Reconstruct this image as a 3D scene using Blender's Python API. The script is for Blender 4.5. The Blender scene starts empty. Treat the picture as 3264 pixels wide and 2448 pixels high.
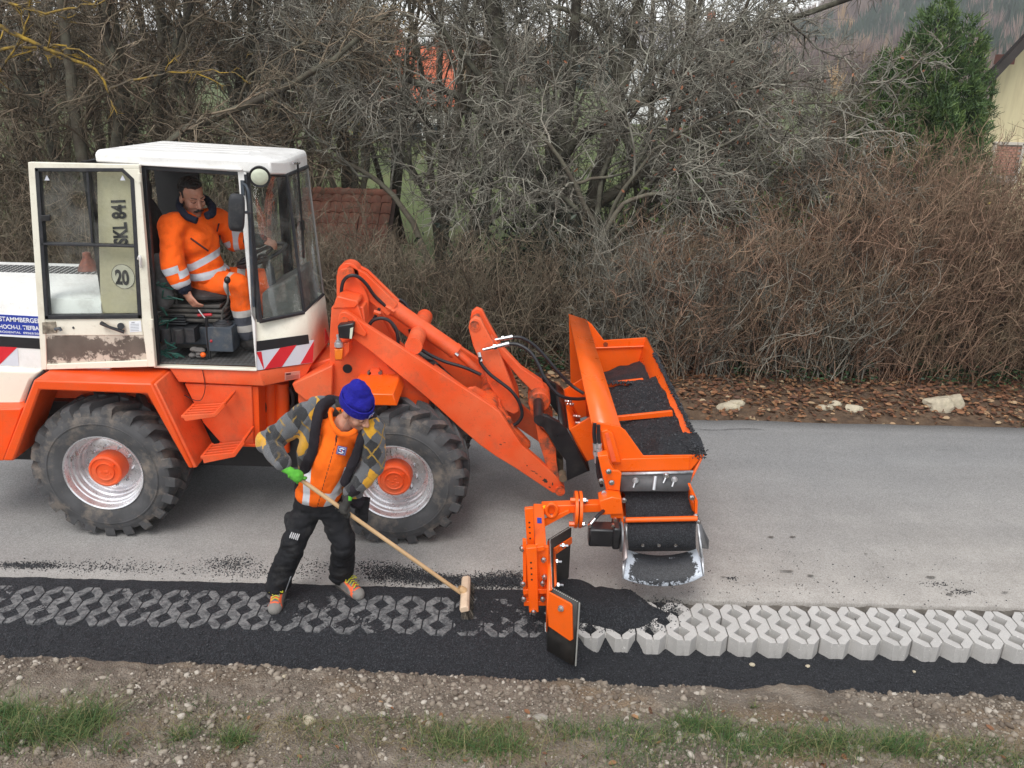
import bpy, bmesh, math, random
import numpy as np
from mathutils import Vector, Matrix, noise as mnoise
S = bpy.context.scene
COL = S.collection
random.seed(7)
RNG = np.random.default_rng(7)

# ---------------------------------------------------------------- camera
F_PX, CX, CY, CAM_H = 2734.0, 1632.0, 1224.0, 3.5
PITCH, ROLL = math.radians(20.5), math.radians(1.5)
_f = Vector((0, math.cos(PITCH), -math.sin(PITCH)))
_u0 = Vector((0, math.sin(PITCH), math.cos(PITCH)))
_r0 = Vector((1, 0, 0))
_r = _r0 * math.cos(ROLL) + _u0 * math.sin(ROLL)
_u = _u0 * math.cos(ROLL) - _r0 * math.sin(ROLL)
cam_data = bpy.data.cameras.new('camera')
cam = bpy.data.objects.new('camera', cam_data)
COL.objects.link(cam)
cam_data.sensor_width = 36
cam_data.lens = 36 * F_PX / 3264
cam_data.clip_start = 0.05
cam_data.clip_end = 3000
M = Matrix((_r, _u, -_f)).transposed().to_4x4()
M.translation = Vector((0, 0, CAM_H))
cam.matrix_world = M
S.camera = cam

# ---------------------------------------------------------------- light
SUN_EL, SUN_AZ = 58.0, 200.0          # azimuth the light comes from, degrees clockwise from +Y
world = bpy.data.worlds.new('World')
S.world = world
world.use_nodes = True
wn = world.node_tree
bg = wn.nodes['Background']
sky = wn.nodes.new('ShaderNodeTexSky')
sky.sky_type = 'NISHITA'
sky.sun_disc = False
sky.sun_elevation = math.radians(SUN_EL)
sky.sun_rotation = math.radians(SUN_AZ)
sky.air_density = 1.0
sky.dust_density = 1.0
sky.ozone_density = 1.0
hs = wn.nodes.new('ShaderNodeHueSaturation')      # overcast: a grey sky
hs.inputs['Saturation'].default_value = 0.16
wn.links.new(sky.outputs[0], hs.inputs['Color'])
wn.links.new(hs.outputs[0], bg.inputs['Color'])
bg.inputs['Strength'].default_value = 0.145
sun_d = bpy.data.lights.new('sun', 'SUN')
sun_d.energy = 1.3
sun_d.angle = math.radians(30)
sun_d.color = (1.0, 0.97, 0.92)
sun = bpy.data.objects.new('sun', sun_d)
COL.objects.link(sun)
_el, _az = math.radians(SUN_EL), math.radians(SUN_AZ)
_dir = Vector((math.sin(_az) * math.cos(_el), math.cos(_az) * math.cos(_el), math.sin(_el)))
sun.rotation_euler = _dir.to_track_quat('Z', 'Y').to_euler()
S.view_settings.view_transform = 'Standard'
S.view_settings.look = 'None'
S.view_settings.gamma = 1
S.view_settings.exposure = 0.70
S.view_settings.use_curve_mapping = False
S.render.engine = 'CYCLES'
S.cycles.max_bounces = 8
S.cycles.transparent_max_bounces = 12

# ---------------------------------------------------------------- measuring: photo pixel -> point of the place
def ray(x, y):
    return _f + _r * ((x - CX) / F_PX) - _u * ((y - CY) / F_PX)
def at(q, Y):                          # on the upright plane at distance Y (parallel to the road)
    d = ray(*q)
    return Vector((0, 0, CAM_H)) + d * (Y / d.y)
def gz(q, z=0.0):                      # on the level plane at height z
    d = ray(*q)
    return Vector((0, 0, CAM_H)) + d * ((z - CAM_H) / d.z)
def Zm(x0, y0, s):
    return lambda x, y: (x0 + x * s, y0 + y * s)
D = Zm(0, 0, 1.4756)
R1 = Zm(0, 400, .4973); R2 = Zm(0, 1000, .4973); R3 = Zm(700, 1100, .4521); R4 = Zm(950, 780, .4943)
R5 = Zm(1600, 950, .3617); R6 = Zm(1600, 1450, .4219); R7 = Zm(1800, 1800, .6618); R8 = Zm(0, 1700, .7233)
R12 = Zm(400, 480, .3737); R13 = Zm(780, 1180, .4822); R14 = Zm(80, 1230, .3014); R15 = Zm(450, 400, .3013)
R20 = Zm(1000, 820, .18083); R21 = Zm(1380, 1000, .36166); R22 = Zm(1640, 1550, .3436); RS = Zm(0, 980, .18083)

# ---------------------------------------------------------------- node materials
def lin(h):
    h = h.lstrip('#')
    c = [int(h[i:i + 2], 16) / 255 for i in (0, 2, 4)]
    return tuple(((v / 12.92) if v <= .04045 else ((v + .055) / 1.055) ** 2.4) for v in c)
class NT:
    def __init__(s, name):
        s.m = bpy.data.materials.new(name); s.m.use_nodes = True
        s.t = s.m.node_tree; s.b = s.t.nodes['Principled BSDF']; s.out = s.t.nodes['Material Output']
    def n(s, typ, **kw):
        x = s.t.nodes.new('ShaderNode' + typ)
        for k, v in kw.items(): setattr(x, k, v)
        return x
    def l(s, a, b): s.t.links.new(a, b)
    def obj(s):
        return s.n('TexCoord').outputs['Object']
    def noise(s, scale, detail=4, rough=.55, vec=None, dist=0.0):
        x = s.n('TexNoise'); x.inputs['Scale'].default_value = scale; x.inputs['Detail'].default_value = detail
        x.inputs['Roughness'].default_value = rough; x.inputs['Distortion'].default_value = dist
        s.l(vec if vec is not None else s.obj(), x.inputs['Vector'])
        return x.outputs['Fac']
    def vor(s, scale, out='Distance', vec=None, feature='F1'):
        x = s.n('TexVoronoi'); x.feature = feature; x.inputs['Scale'].default_value = scale
        s.l(vec if vec is not None else s.obj(), x.inputs['Vector'])
        return x.outputs[out]
    def ramp(s, fac, stops, interp='LINEAR'):
        x = s.n('ValToRGB'); r = x.color_ramp; r.interpolation = interp
        while len(r.elements) < len(stops): r.elements.new(.5)
        for e, (p, c) in zip(r.elements, stops):
            e.position = p
            e.color = (c, c, c, 1) if isinstance(c, (int, float)) else (*c, 1)
        s.l(fac, x.inputs['Fac']); return x.outputs['Color']
    def mix(s, fac, a, b, blend='MIX'):
        x = s.n('Mix', data_type='RGBA', blend_type=blend)
        for i, v in ((0, fac), (6, a), (7, b)):
            if isinstance(v, (int, float)): x.inputs[i].default_value = v
            elif isinstance(v, tuple): x.inputs[i].default_value = (*v, 1)
            else: s.l(v, x.inputs[i])
        return x.outputs[2]
    def math(s, op, a, b=0.0, c=0.0, clamp=False):
        x = s.n('Math', operation=op, use_clamp=clamp)
        for i, v in enumerate((a, b, c)):
            if isinstance(v, (int, float)): x.inputs[i].default_value = v
            else: s.l(v, x.inputs[i])
        return x.outputs[0]
    def attr(s, name, out='Fac'):
        return s.n('Attribute', attribute_name=name).outputs[out]
    def sep(s, v):
        x = s.n('SeparateXYZ'); s.l(v, x.inputs[0]); return x.outputs
    def mapv(s, v, scale=(1, 1, 1), rot=(0, 0, 0), loc=(0, 0, 0)):
        x = s.n('Mapping'); x.inputs['Scale'].default_value = scale; x.inputs['Rotation'].default_value = rot
        x.inputs['Location'].default_value = loc
        s.l(v, x.inputs['Vector']); return x.outputs[0]
    def bump(s, h, strength=.3, dist=.01):
        x = s.n('Bump'); x.inputs['Strength'].default_value = strength; x.inputs['Distance'].default_value = dist
        s.l(h, x.inputs['Height']); s.l(x.outputs[0], s.b.inputs['Normal'])
    def base(s, c):
        if isinstance(c, tuple): s.b.inputs['Base Color'].default_value = (*c, 1)
        else: s.l(c, s.b.inputs['Base Color'])
    def rough(s, r):
        if isinstance(r, (int, float)): s.b.inputs['Roughness'].default_value = r
        else: s.l(r, s.b.inputs['Roughness'])
def shade(c, k): return tuple(min(1, v * k) for v in c)

def mat(name, c, rough=.5, metal=0.0, var=.12, vs=7, bump=0.0, bs=80, dirt=None, da=.35, ds=9, spec=.5, fade=None, dt=.5):
    t = NT(name)
    col = t.ramp(t.noise(vs, 5), [(.3, shade(c, 1 - var)), (.7, shade(c, 1 + var))])
    if fade:                           # sun-bleached, scuffed patches of the paint
        col = t.mix(t.math('MULTIPLY', t.ramp(t.noise(2.3, 6, .6), [(.4, 0.0), (.62, 1.0)]), .6), col, fade)
    if dirt:
        g = t.math('MULTIPLY', t.ramp(t.noise(ds, 8, .7), [(dt, 0.0), (dt + .18, 1.0)]), da)
        col = t.mix(g, col, dirt)
        g2 = t.math('MULTIPLY', t.ramp(t.noise(ds * 7, 3, .6), [(.62, 0.0), (.7, 1.0)]), da * .6)
        col = t.mix(g2, col, shade(dirt, .6))
    t.base(col)
    t.rough(t.ramp(t.noise(vs * 2, 4), [(.3, max(.02, rough - .08)), (.7, min(1, rough + .12))]))
    t.b.inputs['Metallic'].default_value = metal
    t.b.inputs['Specular IOR Level'].default_value = spec
    if bump: t.bump(t.noise(bs, 4), bump, .004)
    return t.m

# ---------------------------------------------------------------- objects
def tag(o, label=None, cat=None, group=None, kind=None):
    if label: o['label'] = label
    if cat: o['category'] = cat
    if group: o['group'] = group
    if kind: o['kind'] = kind
    return o
def empty(name, loc, label, cat, group=None, kind=None):
    o = bpy.data.objects.new(name, None); o.location = loc; o.empty_display_size = .1
    COL.objects.link(o); return tag(o, label, cat, group, kind)
def put(o, parent):
    COL.objects.link(o)
    if parent is not None:
        o.parent = parent
        if parent.type == 'EMPTY': o.location = -Vector(parent.location)
    return o
class MB:
    def __init__(s): s.v = []; s.f = []; s.m = []
    def add(s, vs, fs, m=0):
        k = len(s.v); s.v += [tuple(v) for v in vs]
        for f in fs: s.f.append([k + i for i in f]); s.m.append(m)
        return s
    def box(s, c, size, R=None, m=0):
        c = Vector(c); h = [x / 2 for x in size]
        vs = []
        for x in (-1, 1):
            for y in (-1, 1):
                for z in (-1, 1):
                    p = Vector((x * h[0], y * h[1], z * h[2]))
                    vs.append(c + (R @ p if R is not None else p))
        return s.add(vs, [(0, 1, 3, 2), (4, 6, 7, 5), (0, 4, 5, 1), (2, 3, 7, 6), (0, 2, 6, 4), (1, 5, 7, 3)], m)
    def loft(s, rings, m=0, cap=True, closed=True):
        k = len(s.v); n = len(rings[0])
        for r in rings: s.v += [tuple(p) for p in r]
        for i in range(len(rings) - 1):
            for j in range(n if closed else n - 1):
                a = k + i * n + j; b = k + i * n + (j + 1) % n
                s.f.append([a, b, b + n, a + n]); s.m.append(m)
        if cap:
            s.f.append([k + j for j in range(n)][::-1]); s.m.append(m)
            s.f.append([k + (len(rings) - 1) * n + j for j in range(n)]); s.m.append(m)
        return s
    def prism(s, poly, vec, m=0):
        vec = Vector(vec); return s.loft([[Vector(p) for p in poly], [Vector(p) + vec for p in poly]], m)
    def plate(s, qs, Y0, Y1, m=0):     # outline given as photo points, stands at Y0, goes back to Y1
        return s.prism([at(q, Y0) for q in qs], (0, Y1 - Y0, 0), m)
    def cyl(s, p0, p1, r0, r1=None, n=18, m=0):
        return s.tube([p0, p1], [r0, r0 if r1 is None else r1], n, m)
    def tube(s, pts, r, n=8, m=0, cap=True):
        pts = [Vector(p) for p in pts]
        rs = r if isinstance(r, (list, tuple)) else [r] * len(pts)
        rings = []; nx = None
        for i, p in enumerate(pts):
            t = (pts[min(i + 1, len(pts) - 1)] - pts[max(i - 1, 0)]).normalized()
            if nx is None:
                nx = t.orthogonal().normalized()
            else:
                nx = (nx - t * nx.dot(t)).normalized()
            b = t.cross(nx)
            rings.append([p + (nx * math.cos(2 * math.pi * j / n) + b * math.sin(2 * math.pi * j / n)) * rs[i] for j in range(n)])
        return s.loft(rings, m, cap)
    def lathe(s, prof, c, n=48, m=0, axis=Vector((0, 1, 0)), cap=False):
        c = Vector(c); a = axis.normalized(); x = a.orthogonal().normalized(); y = a.cross(x)
        rings = [[c + a * h + (x * math.cos(2 * math.pi * j / n) + y * math.sin(2 * math.pi * j / n)) * r for j in range(n)] for r, h in prof]
        return s.loft(rings, m, cap)
    def ell(s, c, rad, R=None, n=14, k=9, m=0):
        c = Vector(c); rings = []
        for i in range(k + 1):
            th = math.pi * (i + .02) / (k + .04); z = math.cos(th); rr = math.sin(th)
            ring = []
            for j in range(n):
                p = Vector((rad[0] * rr * math.cos(2 * math.pi * j / n), rad[1] * rr * math.sin(2 * math.pi * j / n), rad[2] * z))
                ring.append(c + (R @ p if R is not None else p))
            rings.append(ring)
        return s.loft(rings, m, True)
    def cap(s, p0, r0, p1, r1, n=14, m=0):     # rounded, tapered limb
        p0, p1 = Vector(p0), Vector(p1); t = (p1 - p0)
        if t.length < 1e-5: return s.ell(p0, (r0, r0, r0), None, n, 8, m)
        t.normalize(); pts = []; rs = []
        for a in (-89, -60, -30): pts.append(p0 + t * r0 * math.sin(math.radians(a))); rs.append(r0 * math.cos(math.radians(a)))
        pts += [p0, p1]; rs += [r0, r1]
        for a in (30, 60, 89): pts.append(p1 + t * r1 * math.sin(math.radians(a))); rs.append(r1 * math.cos(math.radians(a)))
        return s.tube(pts, rs, n, m)
    def mesh(s, name, mats, sharp=38):
        me = bpy.data.meshes.new(name); me.from_pydata(s.v, [], s.f)
        mats = mats if isinstance(mats, (list, tuple)) else [mats]
        for x in mats: me.materials.append(x)
        me.polygons.foreach_set('material_index', s.m)
        b = bmesh.new(); b.from_mesh(me); bmesh.ops.recalc_face_normals(b, faces=b.faces); b.to_mesh(me); b.free()
        me.polygons.foreach_set('use_smooth', [True] * len(me.polygons))
        me.set_sharp_from_angle(angle=math.radians(sharp))
        return me
    def build(s, name, mats, parent=None, bevel=0.0, sharp=38):
        o = bpy.data.objects.new(name, s.mesh(name, mats, sharp)); put(o, parent)
        if bevel:
            b = o.modifiers.new('edge', 'BEVEL'); b.width = bevel; b.segments = 2; b.limit_method = 'ANGLE'
            b.angle_limit = math.radians(35); b.use_clamp_overlap = True
        return o
def spline(pts, k=6):                  # Catmull-Rom through points
    pts = [Vector(p) for p in pts]; P = [pts[0] * 2 - pts[1]] + pts + [pts[-1] * 2 - pts[-2]]; out = []
    for i in range(1, len(P) - 2):
        for j in range(k):
            t = j / k; a, b, c, d = P[i - 1], P[i], P[i + 1], P[i + 2]
            out.append(.5 * ((2 * b) + (c - a) * t + (2 * a - 5 * b + 4 * c - d) * t * t + (3 * b - a - 3 * c + d) * t ** 3))
    return out + [pts[-1]]
def arrays(name, co, faces, m, attrs=None, smooth=False):   # one mesh from numpy arrays, all faces the same size
    me = bpy.data.meshes.new(name)
    co = np.ascontiguousarray(co, dtype=np.float32).reshape(-1, 3); faces = np.ascontiguousarray(faces, dtype=np.int32)
    k = faces.shape[1]; nf = len(faces)
    me.vertices.add(len(co)); me.vertices.foreach_set('co', co.ravel())
    me.loops.add(nf * k); me.loops.foreach_set('vertex_index', faces.ravel())
    me.polygons.add(nf); me.polygons.foreach_set('loop_start', np.arange(0, nf * k, k, dtype=np.int32))
    me.polygons.foreach_set('loop_total', np.full(nf, k, dtype=np.int32))
    if smooth: me.polygons.foreach_set('use_smooth', np.ones(nf, dtype=bool))
    for x in (m if isinstance(m, (list, tuple)) else [m]): me.materials.append(x)
    for an, av in (attrs or {}).items():
        a = me.attributes.new(an, 'FLOAT', 'POINT'); a.data.foreach_set('value', np.ascontiguousarray(av, dtype=np.float32))
    me.update(calc_edges=True); me.validate()
    return me
def link_mesh(name, me, parent=None, **kw):
    o = bpy.data.objects.new(name, me); put(o, parent); return tag(o, **kw)
def text(name, body, org, right, up, width, height, m, parent, depth=.002, bold=0.0):
    cu = bpy.data.curves.new('lettering', 'FONT'); cu.body = body; cu.extrude = 0.0; cu.offset = bold
    o = bpy.data.objects.new('lettering', cu); COL.objects.link(o)
    dg = bpy.context.evaluated_depsgraph_get(); me = bpy.data.meshes.new_from_object(o.evaluated_get(dg))
    bpy.data.objects.remove(o)
    n = len(me.vertices); co = np.zeros(n * 3, dtype=np.float32); me.vertices.foreach_get('co', co); co = co.reshape(-1, 3)
    lo, hi = co.min(0), co.max(0); org = Vector(org); right = Vector(right).normalized(); up = Vector(up).normalized()
    nor = right.cross(up)
    out = [org + right * ((c[0] - lo[0]) / (hi[0] - lo[0]) * width) + up * ((c[1] - lo[1]) / (hi[1] - lo[1]) * height) + nor * depth for c in co]
    me.vertices.foreach_set('co', np.array(out, dtype=np.float32).ravel()); me.materials.clear(); me.materials.append(m); me.update()
    ob = bpy.data.objects.new(name, me); put(ob, parent); return ob
# ---------------------------------------------------------------- shared materials
ORANGE = mat('faded_orange_paint', (.80, .085, .014), .44, var=.08, vs=3, dirt=(.22, .10, .055), da=.32, ds=6, fade=(.80, .175, .07))
ORANGE_DEEP = mat('orange_paint', (.80, .080, .006), .38, var=.05, vs=3, dirt=(.28, .12, .05), da=.2, ds=6)
ORANGE_NEW = mat('fresh_orange_paint', (.86, .118, .004), .32, var=.04, vs=3, dirt=(.30, .12, .05), da=.12, ds=8)
ORANGE_WORN = mat('worn_orange_paint', (.74, .10, .02), .5, var=.1, vs=5, dirt=(.085, .055, .04), da=.95, ds=9, dt=.46)
CREAM = mat('cream_paint', (.80, .765, .645), .4, var=.03, vs=3, dirt=(.42, .33, .22), da=.28, ds=4)
BEIGE = mat('beige_paint', (.56, .50, .34), .5, var=.04, vs=3, dirt=(.3, .24, .16), da=.2)
WHITE = mat('white_paint', (.80, .79, .765), .38, var=.03, vs=4, dirt=(.45, .42, .38), da=.35, ds=5)
BLACK = mat('black_paint', (.012, .012, .014), .35, var=.2, vs=8, dirt=(.06, .055, .05), da=.3)
RUBBER = mat('black_rubber', (.017, .018, .022), .55, var=.2, vs=12, dirt=(.09, .085, .08), da=.35)
HOSE = mat('hose_rubber', (.014, .014, .018), .45, var=.2, vs=30)
DARKTRIM = mat('dark_trim', (.02, .022, .026), .6, var=.25, vs=10, dirt=(.12, .11, .10), da=.4)
GREYBLUE = mat('blue_grey_metal', (.045, .058, .075), .55, var=.2, vs=8, dirt=(.2, .18, .15), da=.4, ds=12)
STEEL = mat('bare_steel', (.62, .62, .63), .25, 1.0, var=.1, vs=20)
ZINC = mat('zinc_plate', (.55, .56, .58), .4, .7, var=.12, vs=14, dirt=(.05, .05, .055), da=.5, ds=10)
RIMSILVER = mat('silver_rim_paint', (.72, .72, .74), .28, .7, var=.05, vs=9, dirt=(.3, .25, .22), da=.15, ds=6)
RED = mat('red_film', (.62, .02, .03), .35, var=.06)
WHITEFILM = mat('white_film', (.62, .64, .70), .4, var=.05)
BLUEFILM = mat('blue_film', (.02, .045, .33), .4, var=.06)
INK = mat('black_ink', (.01, .01, .012), .5)
PAPER = mat('white_lettering', (.8, .82, .85), .5, var=.02)
AMBER = mat('amber_lens', (.75, .19, .02), .2, var=.1)
LENS = mat('lamp_lens', (.62, .66, .52), .12, var=.06, vs=30)
SEATMAT = mat('seat_vinyl', (.022, .02, .021), .6, var=.3, vs=12, dirt=(.15, .13, .12), da=.3)
BELLOWS = mat('grey_bellows', (.07, .066, .062), .7, var=.2, vs=12, dirt=(.25, .22, .18), da=.4)
def glass_mat():
    t = NT('window_glass')
    tr = t.n('BsdfTransparent'); tr.inputs['Color'].default_value = (.95, .97, .96, 1)
    gl = t.n('BsdfGlossy'); gl.inputs['Roughness'].default_value = .03; gl.inputs['Color'].default_value = (1, 1, 1, 1)
    fr = t.n('Fresnel'); fr.inputs['IOR'].default_value = 1.5
    du = t.n('BsdfDiffuse'); du.inputs['Color'].default_value = (.45, .43, .40, 1)
    m1 = t.n('MixShader'); t.l(t.math('MULTIPLY', fr.outputs[0], .13), m1.inputs[0]); t.l(tr.outputs[0], m1.inputs[1]); t.l(gl.outputs[0], m1.inputs[2])
    m2 = t.n('MixShader'); t.l(t.math('MULTIPLY', t.ramp(t.noise(5, 7, .7), [(.42, 0.0), (.75, 1.0)]), .16), m2.inputs[0])
    t.l(m1.outputs[0], m2.inputs[1]); t.l(du.outputs[0], m2.inputs[2]); t.l(m2.outputs[0], t.out.inputs['Surface'])
    return t.m
GLASS = glass_mat()

# ---------------------------------------------------------------- noise for heights (numpy, value noise)
_tab = np.random.default_rng(3).random((256, 256))
def vnoise(x, y):
    xi = np.floor(x).astype(int); yi = np.floor(y).astype(int); fx = x - xi; fy = y - yi
    fx = fx * fx * (3 - 2 * fx); fy = fy * fy * (3 - 2 * fy)
    g = lambda i, j: _tab[i & 255, j & 255]
    return (g(xi, yi) * (1 - fx) + g(xi + 1, yi) * fx) * (1 - fy) + (g(xi, yi + 1) * (1 - fx) + g(xi + 1, yi + 1) * fx) * fy - .5
def fbm(x, y, s, o=4):
    r = 0; a = 1.0
    for i in range(o):
        r = r + a * vnoise(x * s + 17.3 * i, y * s + 5.1 * i); s *= 2.1; a *= .5
    return r
def sstep(a, b, x):
    t = np.clip((x - a) / (b - a), 0, 1); return t * t * (3 - 2 * t)
def grid(name, x0, x1, y0, y1, st, hf, m, parent=None, attrs=None, **kw):
    nx = int((x1 - x0) / st) + 1; ny = int((y1 - y0) / st) + 1
    X, Y = np.meshgrid(np.linspace(x0, x1, nx), np.linspace(y0, y1, ny)); Z = hf(X, Y)
    i = np.arange(nx * ny).reshape(ny, nx)
    f = np.stack([i[:-1, :-1], i[:-1, 1:], i[1:, 1:], i[1:, :-1]], -1).reshape(-1, 4)
    at_ = {k: fn(X, Y).ravel() for k, fn in (attrs or {}).items()}
    return link_mesh(name, arrays(name, np.stack([X, Y, Z], -1), f, m, at_, True), parent, **kw)

# ---------------------------------------------------------------- ground, road
t = NT('meadow'); v = t.obj()
c = t.ramp(t.noise(.35, 6), [(.3, (.075, .105, .030)), (.55, (.115, .145, .045)), (.75, (.15, .14, .06))])
t.base(t.mix(t.ramp(t.noise(14, 4), [(.3, 0.0), (.7, .55)]), c, (.05, .07, .02))); t.rough(.95); t.bump(t.noise(20, 4), .6, .05)
MEADOW = t.m
grid('ground', -160, 160, 9.9, 330, 2.5, lambda X, Y: -.04 + .25 * fbm(X, Y, .05) + .004 * np.clip(Y - 60, 0, None) - .08, MEADOW, kind='structure', label='green lawn and meadow behind the hedge')
t = NT('subsoil'); t.base((.09, .075, .06)); t.rough(.95)
grid('subsoil', -30, 30, -8, 10.2, 1.0, lambda X, Y: -.45 + 0 * X, t.m, kind='structure', label='soil beneath the road works')

t = NT('asphalt'); v = t.obj(); s = t.sep(v)
far_ = t.ramp(t.noise(1.3, 6, .6), [(.3, (.190, .192, .195)), (.7, (.235, .235, .234))])
dust = t.ramp(t.noise(3, 6, .65), [(.3, (.30, .275, .248)), (.7, (.42, .39, .355))])
k = t.math('ADD', s[1], t.math('MULTIPLY', t.math('SUBTRACT', t.noise(.9, 5), .5), .9))
k = t.math('ADD', k, t.math('MULTIPLY', s[0], -.13))
col = t.mix(t.ramp(t.math('MULTIPLY', t.math('SUBTRACT', k, 5.0), .5), [(0.0, 1.0), (.32, .62), (1.0, .06)]), far_, dust)
gr = t.vor(150, 'Color'); col = t.mix(.22, col, t.ramp(gr, [(.2, .05), (.8, .5)]))
sp = t.ramp(t.noise(34, 3, .6), [(.66, 0.0), (.72, 1.0)]); col = t.mix(t.math('MULTIPLY', sp, .35), col, (.07, .065, .06))
tr = t.ramp(t.noise(1.1, 4, .5, t.mapv(v, (.25, 2.6, 1))), [(.35, .95), (.65, 1.06)]); col = t.mix(1.0, col, tr, 'MULTIPLY')
st = t.ramp(t.noise(4.5, 7, .72), [(.61, 0.0), (.70, 1.0)]); col = t.mix(t.math('MULTIPLY', st, .3), col, (.10, .095, .09))
pl = t.ramp(t.noise(9, 7, .7), [(.64, 0.0), (.72, 1.0)]); col = t.mix(t.math('MULTIPLY', pl, .3), col, (.45, .42, .38))
cr = t.vor(.55, 'Distance', t.mapv(v, (1, 3.2, 1)), 'DISTANCE_TO_EDGE')
t.base(col); t.rough(.9); t.bump(t.math('ADD', t.vor(170), t.math('MULTIPLY', t.noise(40), .7)), .35, .004)
ASPHALT = t.m
xs = np.arange(-24, 24.01, .04)
e_near = 5.135 + .02 * fbm(xs, xs * 0, 3.0, 4) + .006 * np.sin(xs * 37)
e_far = 8.43 + .05 * fbm(xs, xs * 0 + 9, 1.5, 4)
rows = [(e_near + .004, -.13), (e_near, -.012), (e_near + .012, 0.0), (e_near * 0 + 5.4, 0.0), (e_near * 0 + 6.8, .012), (e_near * 0 + 8.2, 0.0), (e_far, -.004), (e_far + .02, -.08)]
co = np.concatenate([np.stack([xs, r, np.full_like(xs, z)], -1) for r, z in rows]); n = len(xs)
i = np.arange(len(rows) * n).reshape(-1, n); f = np.stack([i[:-1, :-1], i[:-1, 1:], i[1:, 1:], i[1:, :-1]], -1).reshape(-1, 4)
link_mesh('road', arrays('road', co, f, ASPHALT, None, True), kind='structure', label='grey asphalt road with dusty near edge')
mbk = MB()                              # the long crack along the far side of the road
pk = [gz(D(x, y), .0) for x, y in ((1484, 926), (1520, 930), (1550, 931), (1580, 929), (1610, 928), (1650, 930))]
pk = spline(pk, 8)
for a_, b_ in zip(pk[:-1], pk[1:]):
    j1, j2 = random.uniform(.001, .006), random.uniform(.001, .006)
    mbk.add([(a_.x, a_.y - j1, .012), (b_.x, b_.y - j2, .012), (b_.x, b_.y + j2, .012), (a_.x, a_.y + j1, .012)], [(0, 1, 2, 3)])
link_mesh('road_crack', mbk.mesh('road_crack', INK), kind='structure', label='thin dark crack along the far half of the road')

# ---------------------------------------------------------------- pavers
PX0, PP = 1.361, .2012
R_T, R_1, R_2, R_3, R_B = 5.058, 4.955, 4.847, 4.739, 4.643
HA, HB, NS, TW, SG = .057, .055, .036, .043, .0045
ZT, ZB = .02, -.105
def concrete(name, c, soot):
    t = NT(name)
    col = t.ramp(t.noise(5, 6, .6), [(.3, shade(c, .88)), (.7, shade(c, 1.1))])
    col = t.mix(t.math('MULTIPLY', t.ramp(t.noise(220, 2), [(.45, 0.0), (.7, 1.0)]), .35), col, shade(c, .6))
    col = t.mix(t.ramp(t.noise(38, 3, .6), [(.68, 0.0), (.72, .8)]), col, shade(c, 1.5))
    if soot:
        col = t.mix(t.math('MULTIPLY', t.ramp(t.noise(26, 6, .72), [(.40, 0.0), (.58, 1.0)]), .85), col, (.03, .031, .036))
        col = t.mix(.35, col, (.06, .06, .065))
    t.base(col); t.rough(.9); t.bump(t.math('ADD', t.noise(260, 3), t.noise(40, 4)), .25, .003)
    return t.m
CONC = concrete('grey_concrete', (.49, .475, .455), False)
CONC_D = concrete('dusted_concrete', (.27, .27, .268), True)
def spiece(mb, k, side):               # one S-shaped wall of the stone between two slits
    x0 = PX0 + k * PP; g = SG; h = PP / 2; sg = 1 if side > 0 else -1
    pts = [(g, R_T), (TW, R_T), (h - g, R_1 + NS), (h - g, R_2 + HB), (h - HA, R_2), (h - g, R_2 - HB), (h - g, R_3 - NS), (TW, R_B), (g, R_B),
           (g, R_3 - HB), (HA, R_3), (g, R_3 + HB), (g, R_1 - HB), (HA, R_1), (g, R_1 + HB)]
    mb.prism([(x0 + sg * x, y, ZB) for x, y in pts], (0, 0, ZT - ZB))
    zc = (ZB + ZT - .014) / 2; hh = ZT - .014 - ZB      # the dummy joint is shallow: solid below it
    if side > 0:
        for ya, yb in ((R_T - .001, R_1 + HB), (R_1 - HB, R_3 + HB), (R_3 - HB, R_B + .001)):
            mb.box((x0, (ya + yb) / 2, zc), (2 * g + .002, abs(ya - yb), hh))
strip = empty('paving', (0, 4.85, -.1), 'strip of grey concrete grass pavers along the road edge', None, None, 'structure')
for b in range(-11, 8):
    k0 = 1 + 3 * b + 0
    # neighbours keep a fine open joint
    for soot in (0, 1): pass
    mb = MB()
    for k in range(k0, k0 + 3):
        spiece(mb, k, -1); spiece(mb, k, 1)
    for k in range(k0, k0 + 2):
        for ya, yb in ((R_1 + NS, R_2 + HB), (R_2 - HB, R_3 - NS)):
            mb.box((PX0 + (k + .5) * PP, (ya + yb) / 2, (ZB + ZT - .014) / 2), (2 * SG + .002, abs(ya - yb) - .004, ZT - .014 - ZB))
    xm = PX0 + (k0 + 1) * PP
    o = mb.build('paver', CONC if xm > .50 else CONC_D, strip, bevel=.0025)
    o.location = o.location + Vector((random.uniform(-.0012, .0012), random.uniform(-.004, .004), random.uniform(-.003, .003)))
    if xm <= .55: o.location.z -= .001

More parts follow.
